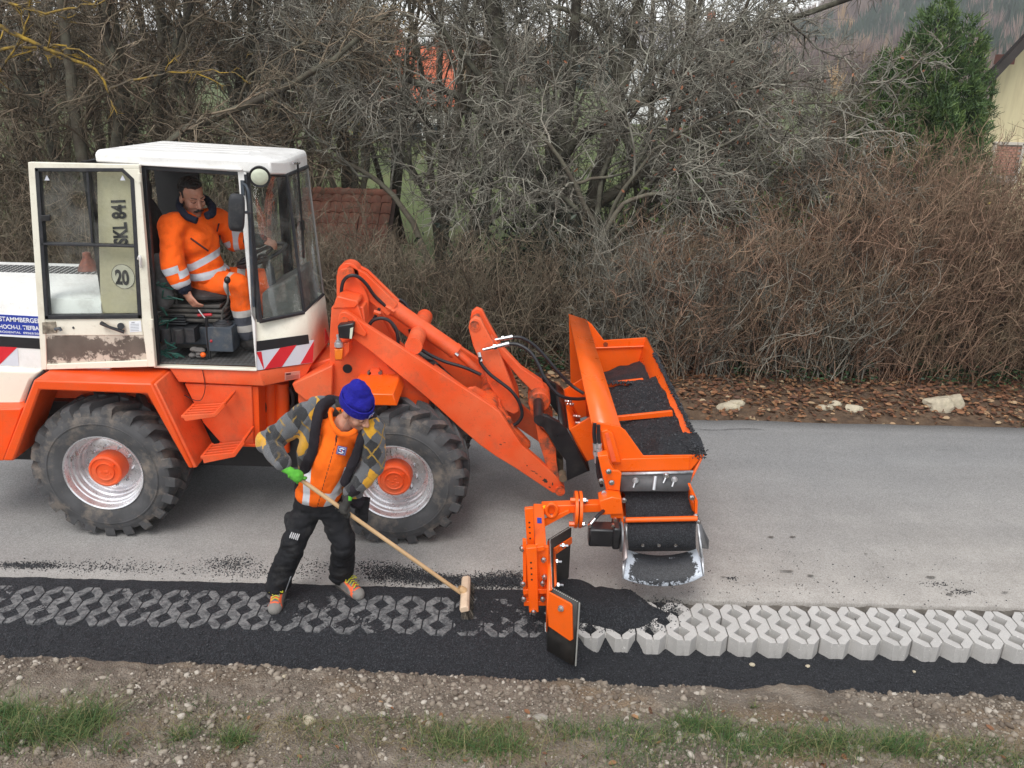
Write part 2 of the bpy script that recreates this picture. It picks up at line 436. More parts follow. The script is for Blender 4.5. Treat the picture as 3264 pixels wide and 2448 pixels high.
# ---------------------------------------------------------------- chippings bed
def bed_h(X, Y):
    base = -.10 + .008 * fbm(X, Y, 6)
    edge_front = 4.64 + .0 * X
    flush = ZT - .0042 + .0075 * fbm(X, Y, 11, 4) + .005 * fbm(X + 40, Y, 2.2, 2)
    slope = ZT - .006 - .11 * np.clip((4.665 - Y) / .36, 0, 1) ** 1.3 + .02 * fbm(X, Y, 5)
    left = np.where(Y > 4.665, flush, np.minimum(slope, flush))
    k = sstep(.62, .40, X + .08 * fbm(X, Y, 4))
    h = base * (1 - k) + left * k
    n = .05 * fbm(X, Y, 6, 4)
    m1 = .14 * (1 - np.abs((X - .66) / .44) ** 1.6 - np.abs((Y - 4.97 + .10 * (X - .66)) / .225) ** 1.7) + n
    m2 = .13 * (1 - ((X - .44) / .22) ** 2 - ((Y - 5.13) / .17) ** 2) + n
    h = np.maximum(h, np.maximum(ZT + np.clip(m1, -.14, .09), ZT + np.clip(m2, -.14, .10)))
    mudz = -.035 + .02 * fbm(X, Y, 5)
    h = np.maximum(h, np.where(Y > 5.03, mudz * sstep(5.03, 5.07, Y) + h * (1 - sstep(5.03, 5.07, Y)), h))
    return h + .0035 * (RNG.random(X.shape) - .5)
t = NT('asphalt_chippings'); v = t.obj()
col = t.ramp(t.vor(190, 'Color'), [(.15, (.008, .0085, .011)), (.6, (.020, .022, .027)), (.95, (.06, .063, .072))])
mud = t.attr('mud'); col = t.mix(mud, col, t.ramp(t.noise(18, 5), [(.3, (.10, .088, .075)), (.7, (.20, .18, .155))]))
t.base(col); t.rough(.62); t.b.inputs['Specular IOR Level'].default_value = .4
t.bump(t.math('ADD', t.vor(170), t.math('MULTIPLY', t.vor(420), .5)), .9, .006); CHIP = t.m
MUDF = lambda X, Y: sstep(5.055, 5.085, Y + .012 * fbm(X, Y, 12)) * sstep(.9, 1.35, X + .15 * fbm(X, Y, 6))
grid('chippings_bed', -6, 6, 4.18, 5.165, .0125, bed_h, CHIP, attrs={'mud': MUDF}, kind='stuff', label='black asphalt chippings bedding and filling the grass pavers')

# ---------------------------------------------------------------- scattered grit, stones, leaves, grass (numpy)
def rot_rand(n, rng):
    q = rng.normal(size=(n, 4)); q /= np.linalg.norm(q, axis=1)[:, None]; w, x, y, z = q.T
    return np.stack([np.stack([1 - 2 * (y * y + z * z), 2 * (x * y - z * w), 2 * (x * z + y * w)], -1),
                     np.stack([2 * (x * y + z * w), 1 - 2 * (x * x + z * z), 2 * (y * z - x * w)], -1),
                     np.stack([2 * (x * z - y * w), 2 * (y * z + x * w), 1 - 2 * (x * x + y * y)], -1)], 1)
OCT_V = np.array([[1, 0, 0], [-1, 0, 0], [0, 1, 0], [0, -1, 0], [0, 0, 1], [0, 0, -1]], float)
OCT_F = np.array([[0, 2, 4], [2, 1, 4], [1, 3, 4], [3, 0, 4], [2, 0, 5], [1, 2, 5], [3, 1, 5], [0, 3, 5]])
_b = bmesh.new(); bmesh.ops.create_icosphere(_b, subdivisions=1, radius=1); ICO_V = np.array([v.co[:] for v in _b.verts]); ICO_F = np.array([[v.index for v in f.verts] for f in _b.faces]); _b.free()
def stones(name, P, size, m, rng, flat=.7, base=(ICO_V, ICO_F), jit=.3, parent=None, **kw):
    n = len(P); V, Fc = base; k = len(V)
    v = V[None] * (1 + jit * (rng.random((n, k, 1)) - .5) * 2) * (size[:, None, None] * (1 + .35 * (rng.random((n, 1, 3)) - .5) * 2))
    v = np.einsum('nij,nkj->nki', rot_rand(n, rng), v); v[:, :, 2] *= flat; v += P[:, None, :]
    f = (Fc[None] + (np.arange(n) * k)[:, None, None]).reshape(-1, 3)
    return link_mesh(name, arrays(name, v, f, m, {'rnd': np.repeat(rng.random(n), k)}), parent, **kw)
def rnd_mat(name, stops, rough=.9, extra=None, trans=0.0):
    t = NT(name); c = t.ramp(t.attr('rnd'), stops)
    c = t.mix(t.math('MULTIPLY', t.noise(60, 3), .4), c, shade(stops[0][1], .7))
    t.base(c); t.rough(rough)
    if trans:
        tl = t.n('BsdfTranslucent'); t.l(c, tl.inputs['Color']); ms = t.n('MixShader'); ms.inputs[0].default_value = trans
        t.l(t.b.outputs[0], ms.inputs[1]); t.l(tl.outputs[0], ms.inputs[2]); t.l(ms.outputs[0], t.out.inputs['Surface'])
    return t.m
GRIT = rnd_mat('chipping_grain', [(0.0, (.012, .013, .016)), (.7, (.03, .032, .038)), (1.0, (.10, .105, .115))], .6)
n = 30000
X = RNG.uniform(-5, 5, n); Y = RNG.uniform(4.25, 5.08, n)
Z = bed_h(X, Y); keep = (X < .9) | (Y < 4.64) | (Z > ZT)
keep &= ~((X < .45) & (Y > 4.665) & (fbm(X, Y, 9, 4) < .05) & (RNG.random(n) < .7))
X, Y, Z = X[keep], Y[keep], Z[keep]
gx, gy, gzv = [X], [Y], [Z + .001]
def scatter(cx, cy, sx, sy, n, z=.003):
    gx.append(RNG.normal(cx, sx, n)); gy.append(RNG.normal(cy, sy, n)); gzv.append(np.full(n, z))
a0, a1 = gz(D(800, 1240)), gz(D(1130, 1250))
m_ = 8000; uu = RNG.random(m_); uu = uu ** .8 + RNG.normal(0, .03, m_); gx.append(a0.x + uu * (a1.x - a0.x + .25)); gy.append(5.31 - .04 * uu + RNG.normal(0, 1, m_) * (.028 + .03 * np.abs(np.sin(uu * 5 + 1))) + .02 * np.sin(uu * 9)); gzv.append(.004 + .010 * RNG.random(m_))
for (x, y, sx, sy, n_) in ((60, 1222, .14, .022, 900), (240, 1225, .2, .05, 260), (500, 1216, .10, .05, 420), (330, 1228, .5, .05, 260), (560, 1240, .3, .04, 240), (700, 1225, .3, .06, 330), (820, 1228, .12, .05, 500), (1600, 1270, .9, .12, 160),
                           (1705, 1238, .06, .012, 0), (2075, 1279, .05, .02, 90), (2020, 1262, .06, .02, 60), (1580, 1250, .03, .01, 40), (2000, 1250, 1.0, .3, 90), (1700, 1200, .9, .3, 100)):
    p = gz(D(x, y)); scatter(p.x, p.y, sx, sy, n_)
for (x, y, sx, sy, n_) in ((1255, 1352, .05, .03, 260), (1340, 1352, .07, .03, 330), (1400, 1345, .08, .04, 330), (1440, 1310, .06, .05, 320)):
    p = gz(D(x, y), ZT); scatter(p.x, p.y, sx, sy, n_, ZT + .002)
P = np.stack([np.concatenate(gx), np.concatenate(gy), np.concatenate(gzv)], -1)
stones('chipping_grains', P, RNG.uniform(.0025, .0062, len(P)), GRIT, RNG, .8, (OCT_V, OCT_F), kind='stuff', label='loose black chippings spilled over the bed, the pavers and the road edge')
xs2 = RNG.uniform(-.25, .55, 9)
MUDSPOT = mat('damp_mud_mark', (.13, .12, .105), .8, var=.3, vs=30)
mbs = MB()
for (x, y, w, d_) in ((1665, 1163, 22, 6), (1712, 1163, 18, 5), (1700, 1237, 40, 5), (1750, 1247, 20, 6), (2010, 1250, 30, 7), (2085, 1281, 16, 8), (2050, 1287, 18, 7), (1870, 1200, 12, 3), (2170, 1283, 20, 4), (1590, 1262, 12, 3), (1560, 1250, 14, 3)):
    c0 = gz(D(x, y)); rx, ry = w / 700, d_ / 480; k = 22
    ring = [(c0.x + rx * math.cos(6.283 * j / k) * random.uniform(.55, 1.1), c0.y + ry * math.sin(6.283 * j / k) * random.uniform(.5, 1.2), .0165) for j in range(k)]
    mbs.add([(c0.x, c0.y, .0165)] + ring, [(0, 1 + j, 1 + (j + 1) % k) for j in range(k)])
link_mesh('mud_marks', mbs.mesh('mud_marks', MUDSPOT), kind='stuff', label='small damp mud marks on the pale road edge')

# ---------------------------------------------------------------- near verge: dug soil with stones and grass
def dirt_h(X, Y):
    e = 4.335 + .06 * fbm(X, X * 0 + 3, 1.6, 4) - .024 * X
    d = e - Y
    return np.where(d < 0, -.06 + d * 1.2, -.055 + .10 * (1 - np.exp(-d * 6)) + .20 * np.clip(d - .1, 0, None)) + .042 * fbm(X, Y, 4, 5) + .022 * fbm(X, Y, 20, 3)
t = NT('dug_soil'); v = t.obj()
col = t.ramp(t.noise(3, 7, .65), [(.28, (.075, .056, .040)), (.5, (.18, .145, .112)), (.74, (.34, .29, .235))])
col = t.mix(t.math('MULTIPLY', t.ramp(t.vor(60, 'Color'), [(.3, 0.0), (.8, 1.0)]), .4), col, t.ramp(t.vor(110, 'Color'), [(.2, (.09, .075, .06)), (.9, (.42, .38, .32))]))
col = t.mix(t.ramp(t.noise(1.4, 4), [(.52, 0.0), (.66, .5)]), col, (.27, .175, .09))
t.base(col); t.rough(.95); t.bump(t.math('ADD', t.noise(45, 6, .7), t.vor(90)), .8, .012)
grid('verge_soil', -5, 5, 2.2, 4.55, .02, dirt_h, t.m, kind='structure', label='bare dug soil of the near verge')
STONE = rnd_mat('field_stone', [(0.0, (.14, .11, .085)), (.5, (.26, .215, .17)), (.85, (.38, .33, .27)), (1.0, (.58, .53, .46))], .9)
n = 26000
X = RNG.uniform(-3.6, 3.6, n); Y = 4.36 - RNG.random(n) ** 1.0 * 1.15
dens = fbm(X, Y, 2.0, 4); k = dens > -.12 + .7 * (RNG.random(n) - .5); X, Y = X[k], Y[k]
sz = .0025 + .005 * RNG.random(len(X)) + .020 * RNG.random(len(X)) ** 9
stones('verge_gravel', np.stack([X, Y, dirt_h(X, Y) + sz * .15], -1), sz, STONE, RNG, .75, kind='stuff', label='small pale stones and crumbs in the dug soil')
def rock(q, r, name, label, group=None, z=None, Y=None, m=None, seed=0, sc=(1, 1, .75), sub=3):
    p = gz(q, 0); p.z = float(dirt_h(np.array([p.x]), np.array([p.y]))[0]) if z is None else z
    p = gz(q, p.z)
    b = bmesh.new(); bmesh.ops.create_icosphere(b, subdivisions=sub, radius=1)
    for v_ in b.verts:
        d_ = v_.co.normalized(); w = 1 + .35 * mnoise.noise(d_ * 1.3 + Vector((seed * 7.1, 0, 0))) + .14 * mnoise.noise(d_ * 3.4 + Vector((0, seed * 3.3, 0)))
        c_ = Vector((d_.x * sc[0], d_.y * sc[1], d_.z * sc[2])) * r * w
        for ax in (Vector((.8, -.5, .5)), Vector((-.6, -.6, .7)), Vector((.1, -.9, .1)), Vector((0, .2, 1))):   # broken faces
            ax = (ax + Vector((math.sin(seed * 3 + ax.x), math.cos(seed + ax.y), 0)) * .35).normalized(); lim = r * (.62 + .12 * math.sin(seed * 2.1 + ax.x * 5)) * (sc[0] * abs(ax.x) + sc[1] * abs(ax.y) + sc[2] * abs(ax.z)) / (abs(ax.x) + abs(ax.y) + abs(ax.z)) * 1.25
            e_ = c_.dot(ax) - lim
            if e_ > 0: c_ -= ax * e_ * .85
        v_.co = c_
    me = bpy.data.meshes.new(name); b.to_mesh(me); b.free(); me.materials.append(m)
    me.polygons.foreach_set('use_smooth', [True] * len(me.polygons)); me.set_sharp_from_angle(angle=math.radians(28))
    o = bpy.data.objects.new(name, me); o.location = p + Vector((0, 0, r * sc[2] * .55)); COL.objects.link(o)
    return tag(o, label, 'stone', group)
ROCKM = mat('pale_limestone', (.50, .44, .33), .9, var=.25, vs=14, bump=.5, bs=60, dirt=(.13, .14, .07), da=.5, ds=9)
ROCKG = mat('grey_stone', (.34, .31, .27), .9, var=.25, vs=20, bump=.5, bs=70, dirt=(.16, .13, .1), da=.4)
for q, r, lab, sc in (((668, 1565), .042, 'largest pale stone lying in the dug soil below the worker', (1.1, 1, .8)), ((1187, 1443), .030, 'grey rounded stone at the edge of the chippings below the deflector', (1, 1, .9)),
                      ((170, 1450), .036, 'slim pale stone lying slanted in the soil near the left edge', (.35, 1, .4)), ((1167, 1556), .040, 'dark lumpy clod of soil and stone beside a grass tuft', (1, .8, .7)),
                      ((340, 1548), .026, 'pale flat stone beside the left grass tufts', (1.2, .9, .6)), ((1395, 1448), .012, 'small cream stone at the chippings edge', (1, 1, .8)), ((1625, 1437), .016, 'cream pebble lying on the black chippings below the pavers', (1.3, 1, .6)),
                      ((1745, 1440), .013, 'small white pebble on the black chippings between the pavers and the soil', (1.2, 1, .7)), ((1975, 1452), .011, 'tiny bright pebble on the chippings towards the far right', (1, 1, .7)), ((1570, 1457), .02, 'beige stone sitting on the rim of the soil', (1.2, 1, .8)), ((615, 1465), .02, 'round beige stone just below the chippings', (1, 1, .8)), ((835, 1440), .018, 'pale stone at the chippings rim below the broom', (1, 1, .9))):
    on_bed = q[1] in (1437, 1440, 1452)
    rock(D(*q), r, 'stone', lab, 'single stones on the near verge', z=(-.095 if on_bed else None), m=ROCKG if 'grey' in lab or 'dark' in lab else ROCKM, seed=q[0] * .01, sc=sc, sub=2)

def blades(name, P, H, lean, W, m, rng, parent=None, **kw):
    n = len(P); k = 4; a = rng.uniform(0, 2 * np.pi, n); t_ = np.linspace(0, 1, k)
    dx, dy = np.cos(a) * lean, np.sin(a) * lean
    cx = P[:, 0, None] + dx[:, None] * H[:, None] * t_ ** 1.8; cy = P[:, 1, None] + dy[:, None] * H[:, None] * t_ ** 1.8
    cz = P[:, 2, None] + H[:, None] * (t_ - .45 * lean[:, None] * t_ ** 2.4)
    b = rng.uniform(0, 2 * np.pi, n); wx, wy = np.cos(b), np.sin(b); w = W[:, None] * (1 - t_ * .93)
    L = np.stack([cx - wx[:, None] * w, cy - wy[:, None] * w, cz], -1); R = np.stack([cx + wx[:, None] * w, cy + wy[:, None] * w, cz], -1)
    co = np.stack([L, R], 2).reshape(n, 2 * k, 3)
    f = np.array([[2 * i, 2 * i + 1, 2 * i + 3, 2 * i + 2] for i in range(k - 1)])
    f = (f[None] + (np.arange(n) * 2 * k)[:, None, None]).reshape(-1, 4)
    return link_mesh(name, arrays(name, co, f, m, {'rnd': np.repeat(rng.random(n), 2 * k)}, True), parent, **kw)
GRASS = rnd_mat('grass_blade', [(0.0, (.045, .105, .030)), (.45, (.09, .185, .05)), (.75, (.19, .24, .08)), (1.0, (.42, .35, .17))], .7, trans=.25)
STRAW = rnd_mat('dry_grass', [(0.0, (.16, .12, .06)), (.6, (.30, .24, .12)), (1.0, (.42, .36, .2))], .8, trans=.2)
tuf = [(20, 1555, .09, 420, .15), (75, 1600, .12, 420, .13), (190, 1560, .09, 520, .16), (150, 1600, .12, 380, .13), (20, 1640, .15, 400, .12), (395, 1605, .06, 170, .10), (510, 1618, .05, 330, .10), (300, 1522, .2, 110, .06), (430, 1520, .16, 120, .06), (250, 1640, .1, 120, .09),
       (1545, 1575, .10, 430, .11), (1480, 1560, .08, 200, .10), (1700, 1610, .14, 460, .10), (1600, 1630, .16, 430, .11), (1800, 1620, .12, 430, .12), (1900, 1625, .09, 260, .11), (1000, 1625, .13, 480, .10), (1090, 1640, .12, 360, .11), (1230, 1590, .10, 220, .09), (1330, 1570, .10, 200, .08),
       (1420, 1600, .12, 260, .09), (1960, 1632, .10, 260, .12), (2090, 1640, .1, 160, .10), (2150, 1600, .1, 60, .06), (940, 1600, .1, 180, .08), (1380, 1650, .2, 360, .11), (700, 1510, .1, 25, .05), (1630, 1495, .015, 30, .05), (1080, 1585, .08, 120, .08), (560, 1520, .1, 60, .05), (2200, 1655, .1, 130, .1)]
pp, hh, ln = [], [], []
for x, y, s_, n_, h_ in tuf:
    n_ = int(n_ * .8); p = gz(D(x, y + 12), .13); X = RNG.normal(p.x, s_ * .75, n_); Y = RNG.normal(p.y, s_ * .48, n_)
    pp.append(np.stack([X, Y, dirt_h(X, Y) - .004], -1)); hh.append(h_ * 1.35 * RNG.uniform(.35, 1.15, n_)); ln.append(RNG.uniform(.35, 1.5, n_))
P, H_, Ln = np.concatenate(pp), np.concatenate(hh), np.concatenate(ln)
n = 5200; X = RNG.uniform(-3.2, 3.2, n); Y = 3.72 - np.abs(RNG.normal(0, .22, n)); k = (fbm(X, Y, 3.1, 3) > .10); X, Y = X[k], Y[k]
P = np.concatenate([P, np.stack([X, Y, dirt_h(X, Y) - .003], -1)]); H_ = np.concatenate([H_, RNG.uniform(.03, .09, len(X))]); Ln = np.concatenate([Ln, RNG.uniform(.4, 1.5, len(X))])
blades('grass', P, H_, Ln, RNG.uniform(.0014, .0030, len(P)), GRASS, RNG, kind='stuff', label='ragged green grass tufts on the near verge')
n = 5200; X = RNG.uniform(-3.4, 3.4, n); Y = 3.70 - np.abs(RNG.normal(0, .20, n)); k = (vnoise(X * 2.5, Y * 3) > -.12); X, Y = X[k], Y[k]
P = np.stack([X, Y, dirt_h(X, Y) - .002], -1)
blades('dry_grass', P, RNG.uniform(.03, .11, len(P)), RNG.uniform(.9, 1.9, len(P)), RNG.uniform(.001, .002, len(P)), STRAW, RNG, kind='stuff', label='flattened straw coloured dry grass at the bottom of the verge')
def leaf_mesh(name, P, size, m, rng, tilt=.6, parent=None, **kw):
    n = len(P); k = 6
    base = np.array([[-1, 0, 0], [-.35, .42, .12], [.45, .36, .10], [1, 0, -.05], [.45, -.36, .12], [-.35, -.42, .10]])
    a = rng.uniform(0, 2 * np.pi, n); R = np.zeros((n, 3, 3)); R[:, 0, 0] = np.cos(a); R[:, 0, 1] = -np.sin(a); R[:, 1, 0] = np.sin(a); R[:, 1, 1] = np.cos(a); R[:, 2, 2] = 1
    if tilt >= 3: R = rot_rand(n, rng)
    else:
        b = rng.normal(0, tilt, n); T = np.zeros((n, 3, 3)); T[:, 0, 0] = 1; T[:, 1, 1] = np.cos(b); T[:, 1, 2] = -np.sin(b); T[:, 2, 1] = np.sin(b); T[:, 2, 2] = np.cos(b); R = np.einsum('nij,njk->nik', R, T)
    v = base[None] * size[:, None, None] * np.stack([np.ones(n), rng.uniform(.7, 1.3, n), rng.uniform(.2, 2.2, n)], -1)[:, None, :]
    v = np.einsum('nij,nkj->nki', R, v) + P[:, None, :]
    f = np.array([[0, 1, 2, 3], [0, 3, 4, 5]]); f = (f[None] + (np.arange(n) * k)[:, None, None]).reshape(-1, 4)
    return link_mesh(name, arrays(name, v, f, m, {'rnd': np.repeat(rng.random(n), k)}), parent, **kw)
LEAFM = rnd_mat('fallen_leaf', [(0.0, (.085, .040, .026)), (.35, (.185, .078, .038)), (.7, (.28, .125, .056)), (.9, (.38, .21, .10)), (1.0, (.48, .37, .23))], .75)
# single leaves on the near verge
n = 46; X = RNG.uniform(-2.7, 2.7, n); Y = RNG.uniform(3.35, 3.9, n); P = np.stack([X, Y, dirt_h(X, Y) + .012], -1)
leaf_mesh('near_leaves', P, RNG.uniform(.014, .03, n), LEAFM, RNG, .5, kind='stuff', label='a few curled brown leaves on the near verge')

# ---------------------------------------------------------------- far verge with leaf litter, ivy and rocks
def farv_h(X, Y): return -.03 + .10 * sstep(8.4, 9.6, Y) + .03 * fbm(X, Y, 2, 4)
t = NT('leaf_mould'); col = t.ramp(t.noise(9, 6, .65), [(.3, (.055, .034, .022)), (.55, (.12, .075, .045)), (.75, (.20, .14, .09))])
t.base(col); t.rough(.95); t.bump(t.noise(50, 5), .8, .02)
grid('far_verge', -14, 16, 8.41, 11.4, .08, farv_h, t.m, kind='structure', label='leaf covered strip of earth beyond the road')
n = 17000; X = RNG.uniform(-5, 9, n); Y = 8.44 + np.abs(RNG.random(n)) ** .8 * 2.3
k = RNG.random(n) < np.clip((Y - 8.40) * 2.6 - .1 + 1.2 * fbm(X, Y, 2.2, 3), .06, 1); X, Y = X[k], Y[k]
leaf_mesh('leaf_litter', np.stack([X, Y, farv_h(X, Y) + RNG.uniform(.004, .04, len(X))], -1), RNG.uniform(.022, .046, len(X)), LEAFM, RNG, .55, kind='stuff', label='rust brown fallen leaves along the far edge of the road')
IVYM = rnd_mat('ivy_leaf', [(0.0, (.012, .035, .014)), (.6, (.030, .075, .028)), (1.0, (.07, .13, .05))], .45)
n = 5200; X = RNG.uniform(-1.0, 9, n); Y = RNG.normal(9.75, .2, n); w_ = fbm(X, Y * 0 + 2, .9, 3)
k = w_ > -.12; X, Y, w_ = X[k], Y[k], w_[k]; Z = farv_h(X, Y) + np.abs(RNG.normal(0, .10, len(X))) * (1 + 2 * np.clip(w_, 0, 1)) + .02
leaf_mesh('ivy', np.stack([X, Y, Z], -1), RNG.uniform(.018, .036, len(X)), IVYM, RNG, .6, kind='stuff', label='dark green ivy creeping along the foot of the hedge')
n = 1500; X = RNG.uniform(-2, 8, n); Y = 8.42 + np.abs(RNG.normal(0, .17, n)); k = vnoise(X * 1.7, Y) > .02; X, Y = X[k], Y[k]
blades('verge_grass', np.stack([X, Y, farv_h(X, Y)], -1), RNG.uniform(.03, .08, len(X)), RNG.uniform(.5, 1.4, len(X)), RNG.uniform(.0015, .003, len(X)), GRASS, RNG, kind='stuff', label='thin grass along the far road edge')
for q, r, lab, sc in (((1575, 884), .115, 'flat pale stone in the leaves nearest to the hopper', (1.25, .7, .42)), ((1590, 874), .10, 'mossy grey flat stone behind the pale one in the leaves', (1.3, .6, .35)),
                      ((1782, 884), .085, 'left flat stone of the cluster of three by the road', (1.25, .7, .4)), ((1806, 876), .075, 'back stone of the cluster of three by the road', (1.1, .7, .45)), ((1846, 888), .09, 'right angular stone of the cluster of three by the road', (1.1, .7, .5)),
                      ((2028, 884), .15, 'big mossy pale block among the leaves far right', (1.0, .8, .75)), ((2062, 880), .13, 'pale angular block leaning on the mossy one far right', (.75, .7, .9)), ((1188, 878), .08, 'narrow pale stone seen past the loader link', (1.2, .6, .4))):
    p = gz(q=D(*q), z=.03); rock(D(*q), r, 'boulder', lab, 'limestone boulders along the far road edge', z=float(farv_h(np.array([p.x]), np.array([p.y]))[0]), m=ROCKM, seed=q[0] * .013, sc=sc)
# ================================================================ the wheel loader
L = empty('wheel_loader', (-2.0, 6.5, 0), 'orange and cream wheel loader with its cab door folded open on the road', 'wheel loader')
YS, YN, YA_, YG, YB = 5.98, 5.9, 6.20, 6.79, 7.02      # cab side, door, front corners, far side
def onp(q, P0, n):
    d = ray(*q); o = Vector((0, 0, CAM_H)); return o + d * ((P0 - o).dot(n) / d.dot(n))
def pl3(a, b, c): return a, (b - a).cross(c - a).normalized()
def flat(mb, qs, P0, n, lift=.003, m=0):              # thin printed film lying on a plane
    nn = n if n.y < 0 else -n
    a = [onp(q, P0, n) + nn * lift for q in qs]; return mb.prism(a, -nn * (lift - .0006), m)

# ---- wheels
TYRE = mat('tyre_rubber', (.066, .066, .069), .82, var=.35, vs=7, bump=.3, bs=60, dirt=(.23, .19, .155), da=.8, ds=5)
def wheel(cx, cz, near):
    w = empty('wheel', (cx, 5.75 if near else 7.25, cz), None, None); w.parent = L; w.location = Vector((cx, 5.75 if near else 7.25, cz)) - L.location
    ax = Vector((0, 1 if near else -1, 0)); O = Vector((0, 0, 0))
    mb = MB()
    mb.lathe([(.292, .045), (.300, .010), (.330, -.004), (.40, -.016), (.452, -.010), (.490, .012), (.508, .05), (.515, .2), (.508, .36), (.47, .40), (.38, .41), (.29, .38)], O, 72, 0, ax)
    mb.lathe([(.405, -.0195), (.412, -.0215), (.419, -.019)], O, 72, 0, ax)
    x = ax.orthogonal().normalized(); y = ax.cross(x); N = 21
    for i in range(N):
        for row in (0, 1):
            th0 = 2 * math.pi * (i + .5 * row) / N + random.uniform(-.01, .01)
            st = [(-.003, .445, .492, .075), (.006, .47, .535, .072), (.035, .49, .553, .062), (.105, .50, .558, .056), (.205, .50, .560, .050)]
            rings = []
            for a, r0, r1, hw in st:
                aa = a if row == 0 else .395 - a
                th = th0 + (1.35 if near else -1.35) * max(0, a - .02) * (1 if row == 0 else 1)
                wv = hw * random.uniform(.94, 1.06)
                p = lambda r, t_: O + ax * aa + (x * math.cos(t_) + y * math.sin(t_)) * r
                rings.append([p(r0, th - wv * 1.15), p(r1, th - wv), p(r1, th + wv), p(r0, th + wv * 1.15)])
            mb.loft(rings, 0)
    o = mb.build('tyre', TYRE, None, sharp=30); o.parent = w
    mb = MB()
    mb.lathe([(.292, .05), (.303, .004), (.300, -.002), (.290, .004), (.284, .02), (.278, .045), (.270, .05), (.266, .075), (.252, .082), (.247, .12), (.236, .128), (.232, .165), (.222, .172), (.20, .165), (.12, .158), (.0, .158)], O, 64, 0, ax)
    o = mb.build('rim', RIMSILVER, None, sharp=25); o.parent = w
    mb = MB()
    for i in range(10):
        t_ = 2 * math.pi * i / 10 + .3; c_ = O + ax * .15 + (x * math.cos(t_) + y * math.sin(t_)) * .158
        mb.cyl(c_ + ax * .02, c_ - ax * .012, .013, n=6); mb.cyl(c_, c_ - ax * .03, .007, n=8)
    t_ = 4.4 if cx < -2 else 5.5; c_ = O + ax * .055 + (x * math.cos(t_) + y * math.sin(t_)) * .25
    for s_ in (-.03, .03):
        mb.box(c_ + x * s_, (.008, .03, .04))
    o = mb.build('wheel_bolts', STEEL, None); o.parent = w; o['kind'] = 'stuff'
    mb = MB()
    mb.lathe([(.128, .165), (.128, .05), (.124, .036), (.112, .03), (.108, .030), (.104, .036), (.075, .036), (.070, .026), (.066, .026), (.062, .034), (.0, .034)], O, 40, 0, ax)
    for k in range(9):
        a = random.uniform(0, 6.28); r = random.uniform(.0, .05); mb.ell(O + ax * .034 + (x * math.cos(a) + y * math.sin(a)) * r, (.012, .004, .006), Matrix.Rotation(a, 3, 'Y'), 8, 5)
    mb.cyl(O + ax * .04 + x * .09 + y * .01, O + ax * .022 + x * .09 + y * .01, .008, n=10)
    o = mb.build('hub', ORANGE, None, sharp=30); o.parent = w
    return w
wheel(-3.043, .548, True); wheel(-.868, .535, True); wheel(-3.043, .548, False); wheel(-.868, .535, False)
for cx, cz in ((-3.043, .548), (-.868, .535)):
    mb = MB()
    mb.cyl((cx, 5.95, cz), (cx, 7.05, cz), .075); mb.ell((cx, 6.5, cz), (.2, .24, .2)); mb.box((cx, 5.99, cz), (.2, .06, .2)); mb.box((cx, 7.01, cz), (.2, .06, .2))
    mb.build('axle', BLACK, L)

# ---- rear frame, fender, hood
mb = MB()
mb.plate([R2(-420, 615), R2(140, 608), R2(118, 690), R2(25, 945), R2(-420, 945)], 5.80, 7.2)
mb.build('rear_frame', ORANGE_DEEP, L, .012)
mb = MB(); outer = [R2(15, 945), R2(85, 945), R2(112, 880), R2(255, 490), R2(940, 516), R2(1208, 992), R2(1236, 992), R2(972, 447), R2(216, 424)]
mb.plate(outer, 5.70, 6.06)
mb.build('fender', ORANGE_DEEP, L, .014)
mb = MB(); mb.plate([R2(975, 452), R2(1000, 450), R2(1262, 985), R2(1236, 990)], 5.72, 6.1)
mb.plate([R2(230, 440), R2(960, 455), R2(1150, 850), R2(1000, 850), R2(880, 560), R2(300, 540), R2(150, 840), R2(60, 840)], 6.12, 6.16)
mb.plate([R2(700, 420), R2(1050, 430), R2(1260, 850), R2(1140, 850)], 6.1, 6.2)
mb.build('fender_liner', ORANGE, L, .006)
mb = MB(); mb.box((-3.05, 6.5, .98), (1.5, .66, .5)); mb.box((-2.0, 6.55, .62), (1.2, .5, .5)); mb.box((-1.0, 6.5, .72), (.7, .42, .34)); mb.box((-3.7, 6.5, .75), (.9, .9, .5))
mb.build('underbody', BLACK, L)
mb = MB()
mb.plate([R2(-420, 330), R2(272, 366), R2(205, 438), R2(140, 598), R2(-420, 598)], 5.93, 7.07)
mb.build('hood_side', CREAM, L, .03)
mb = MB(); mb.tube(spline([at(R2(*q), 5.918) for q in ((285, 366), (215, 440), (150, 600), (40, 606), (-420, 612))], 4), .012, 8)
mb.build('rubber_seal', RUBBER, L)
zt1 = at(R1(470, 1105), 5.97).z; zt2 = at(R1(220, 872), 6.98).z; zb_ = at(R2(100, 352), 5.97).z
xa, xb = -4.6, at(R1(640, 1100), 5.97).x
prof = [(5.965, zb_), (5.965, zt1 - .06), (5.985, zt1 - .012), (6.03, zt1 + .006), (6.9, zt2), (6.98, zt2 - .01), (7.02, zt2 - .06), (7.03, zb_)]
mb = MB(); mb.prism([(xa, y, z) for y, z in prof], (xb - xa, 0, 0)); mb.build('hood', WHITE, L, .004)
def hoodz(y): return zt1 + .006 + (zt2 - zt1 - .006) * (y - 6.03) / .87
mb = MB()                                # louvres in the hood top
for i in range(30):
    for j in range(9):
        x_ = -4.3 + i * .042; y_ = 6.62 + j * .026
        if x_ > xb - .25: continue
        mb.box((x_, y_, hoodz(y_) + .0015), (.032, .014, .003))
mb.build('hood_grille', DARKTRIM, L)
bp = at(R1(590, 925), 6.8); bp.z = hoodz(6.75)
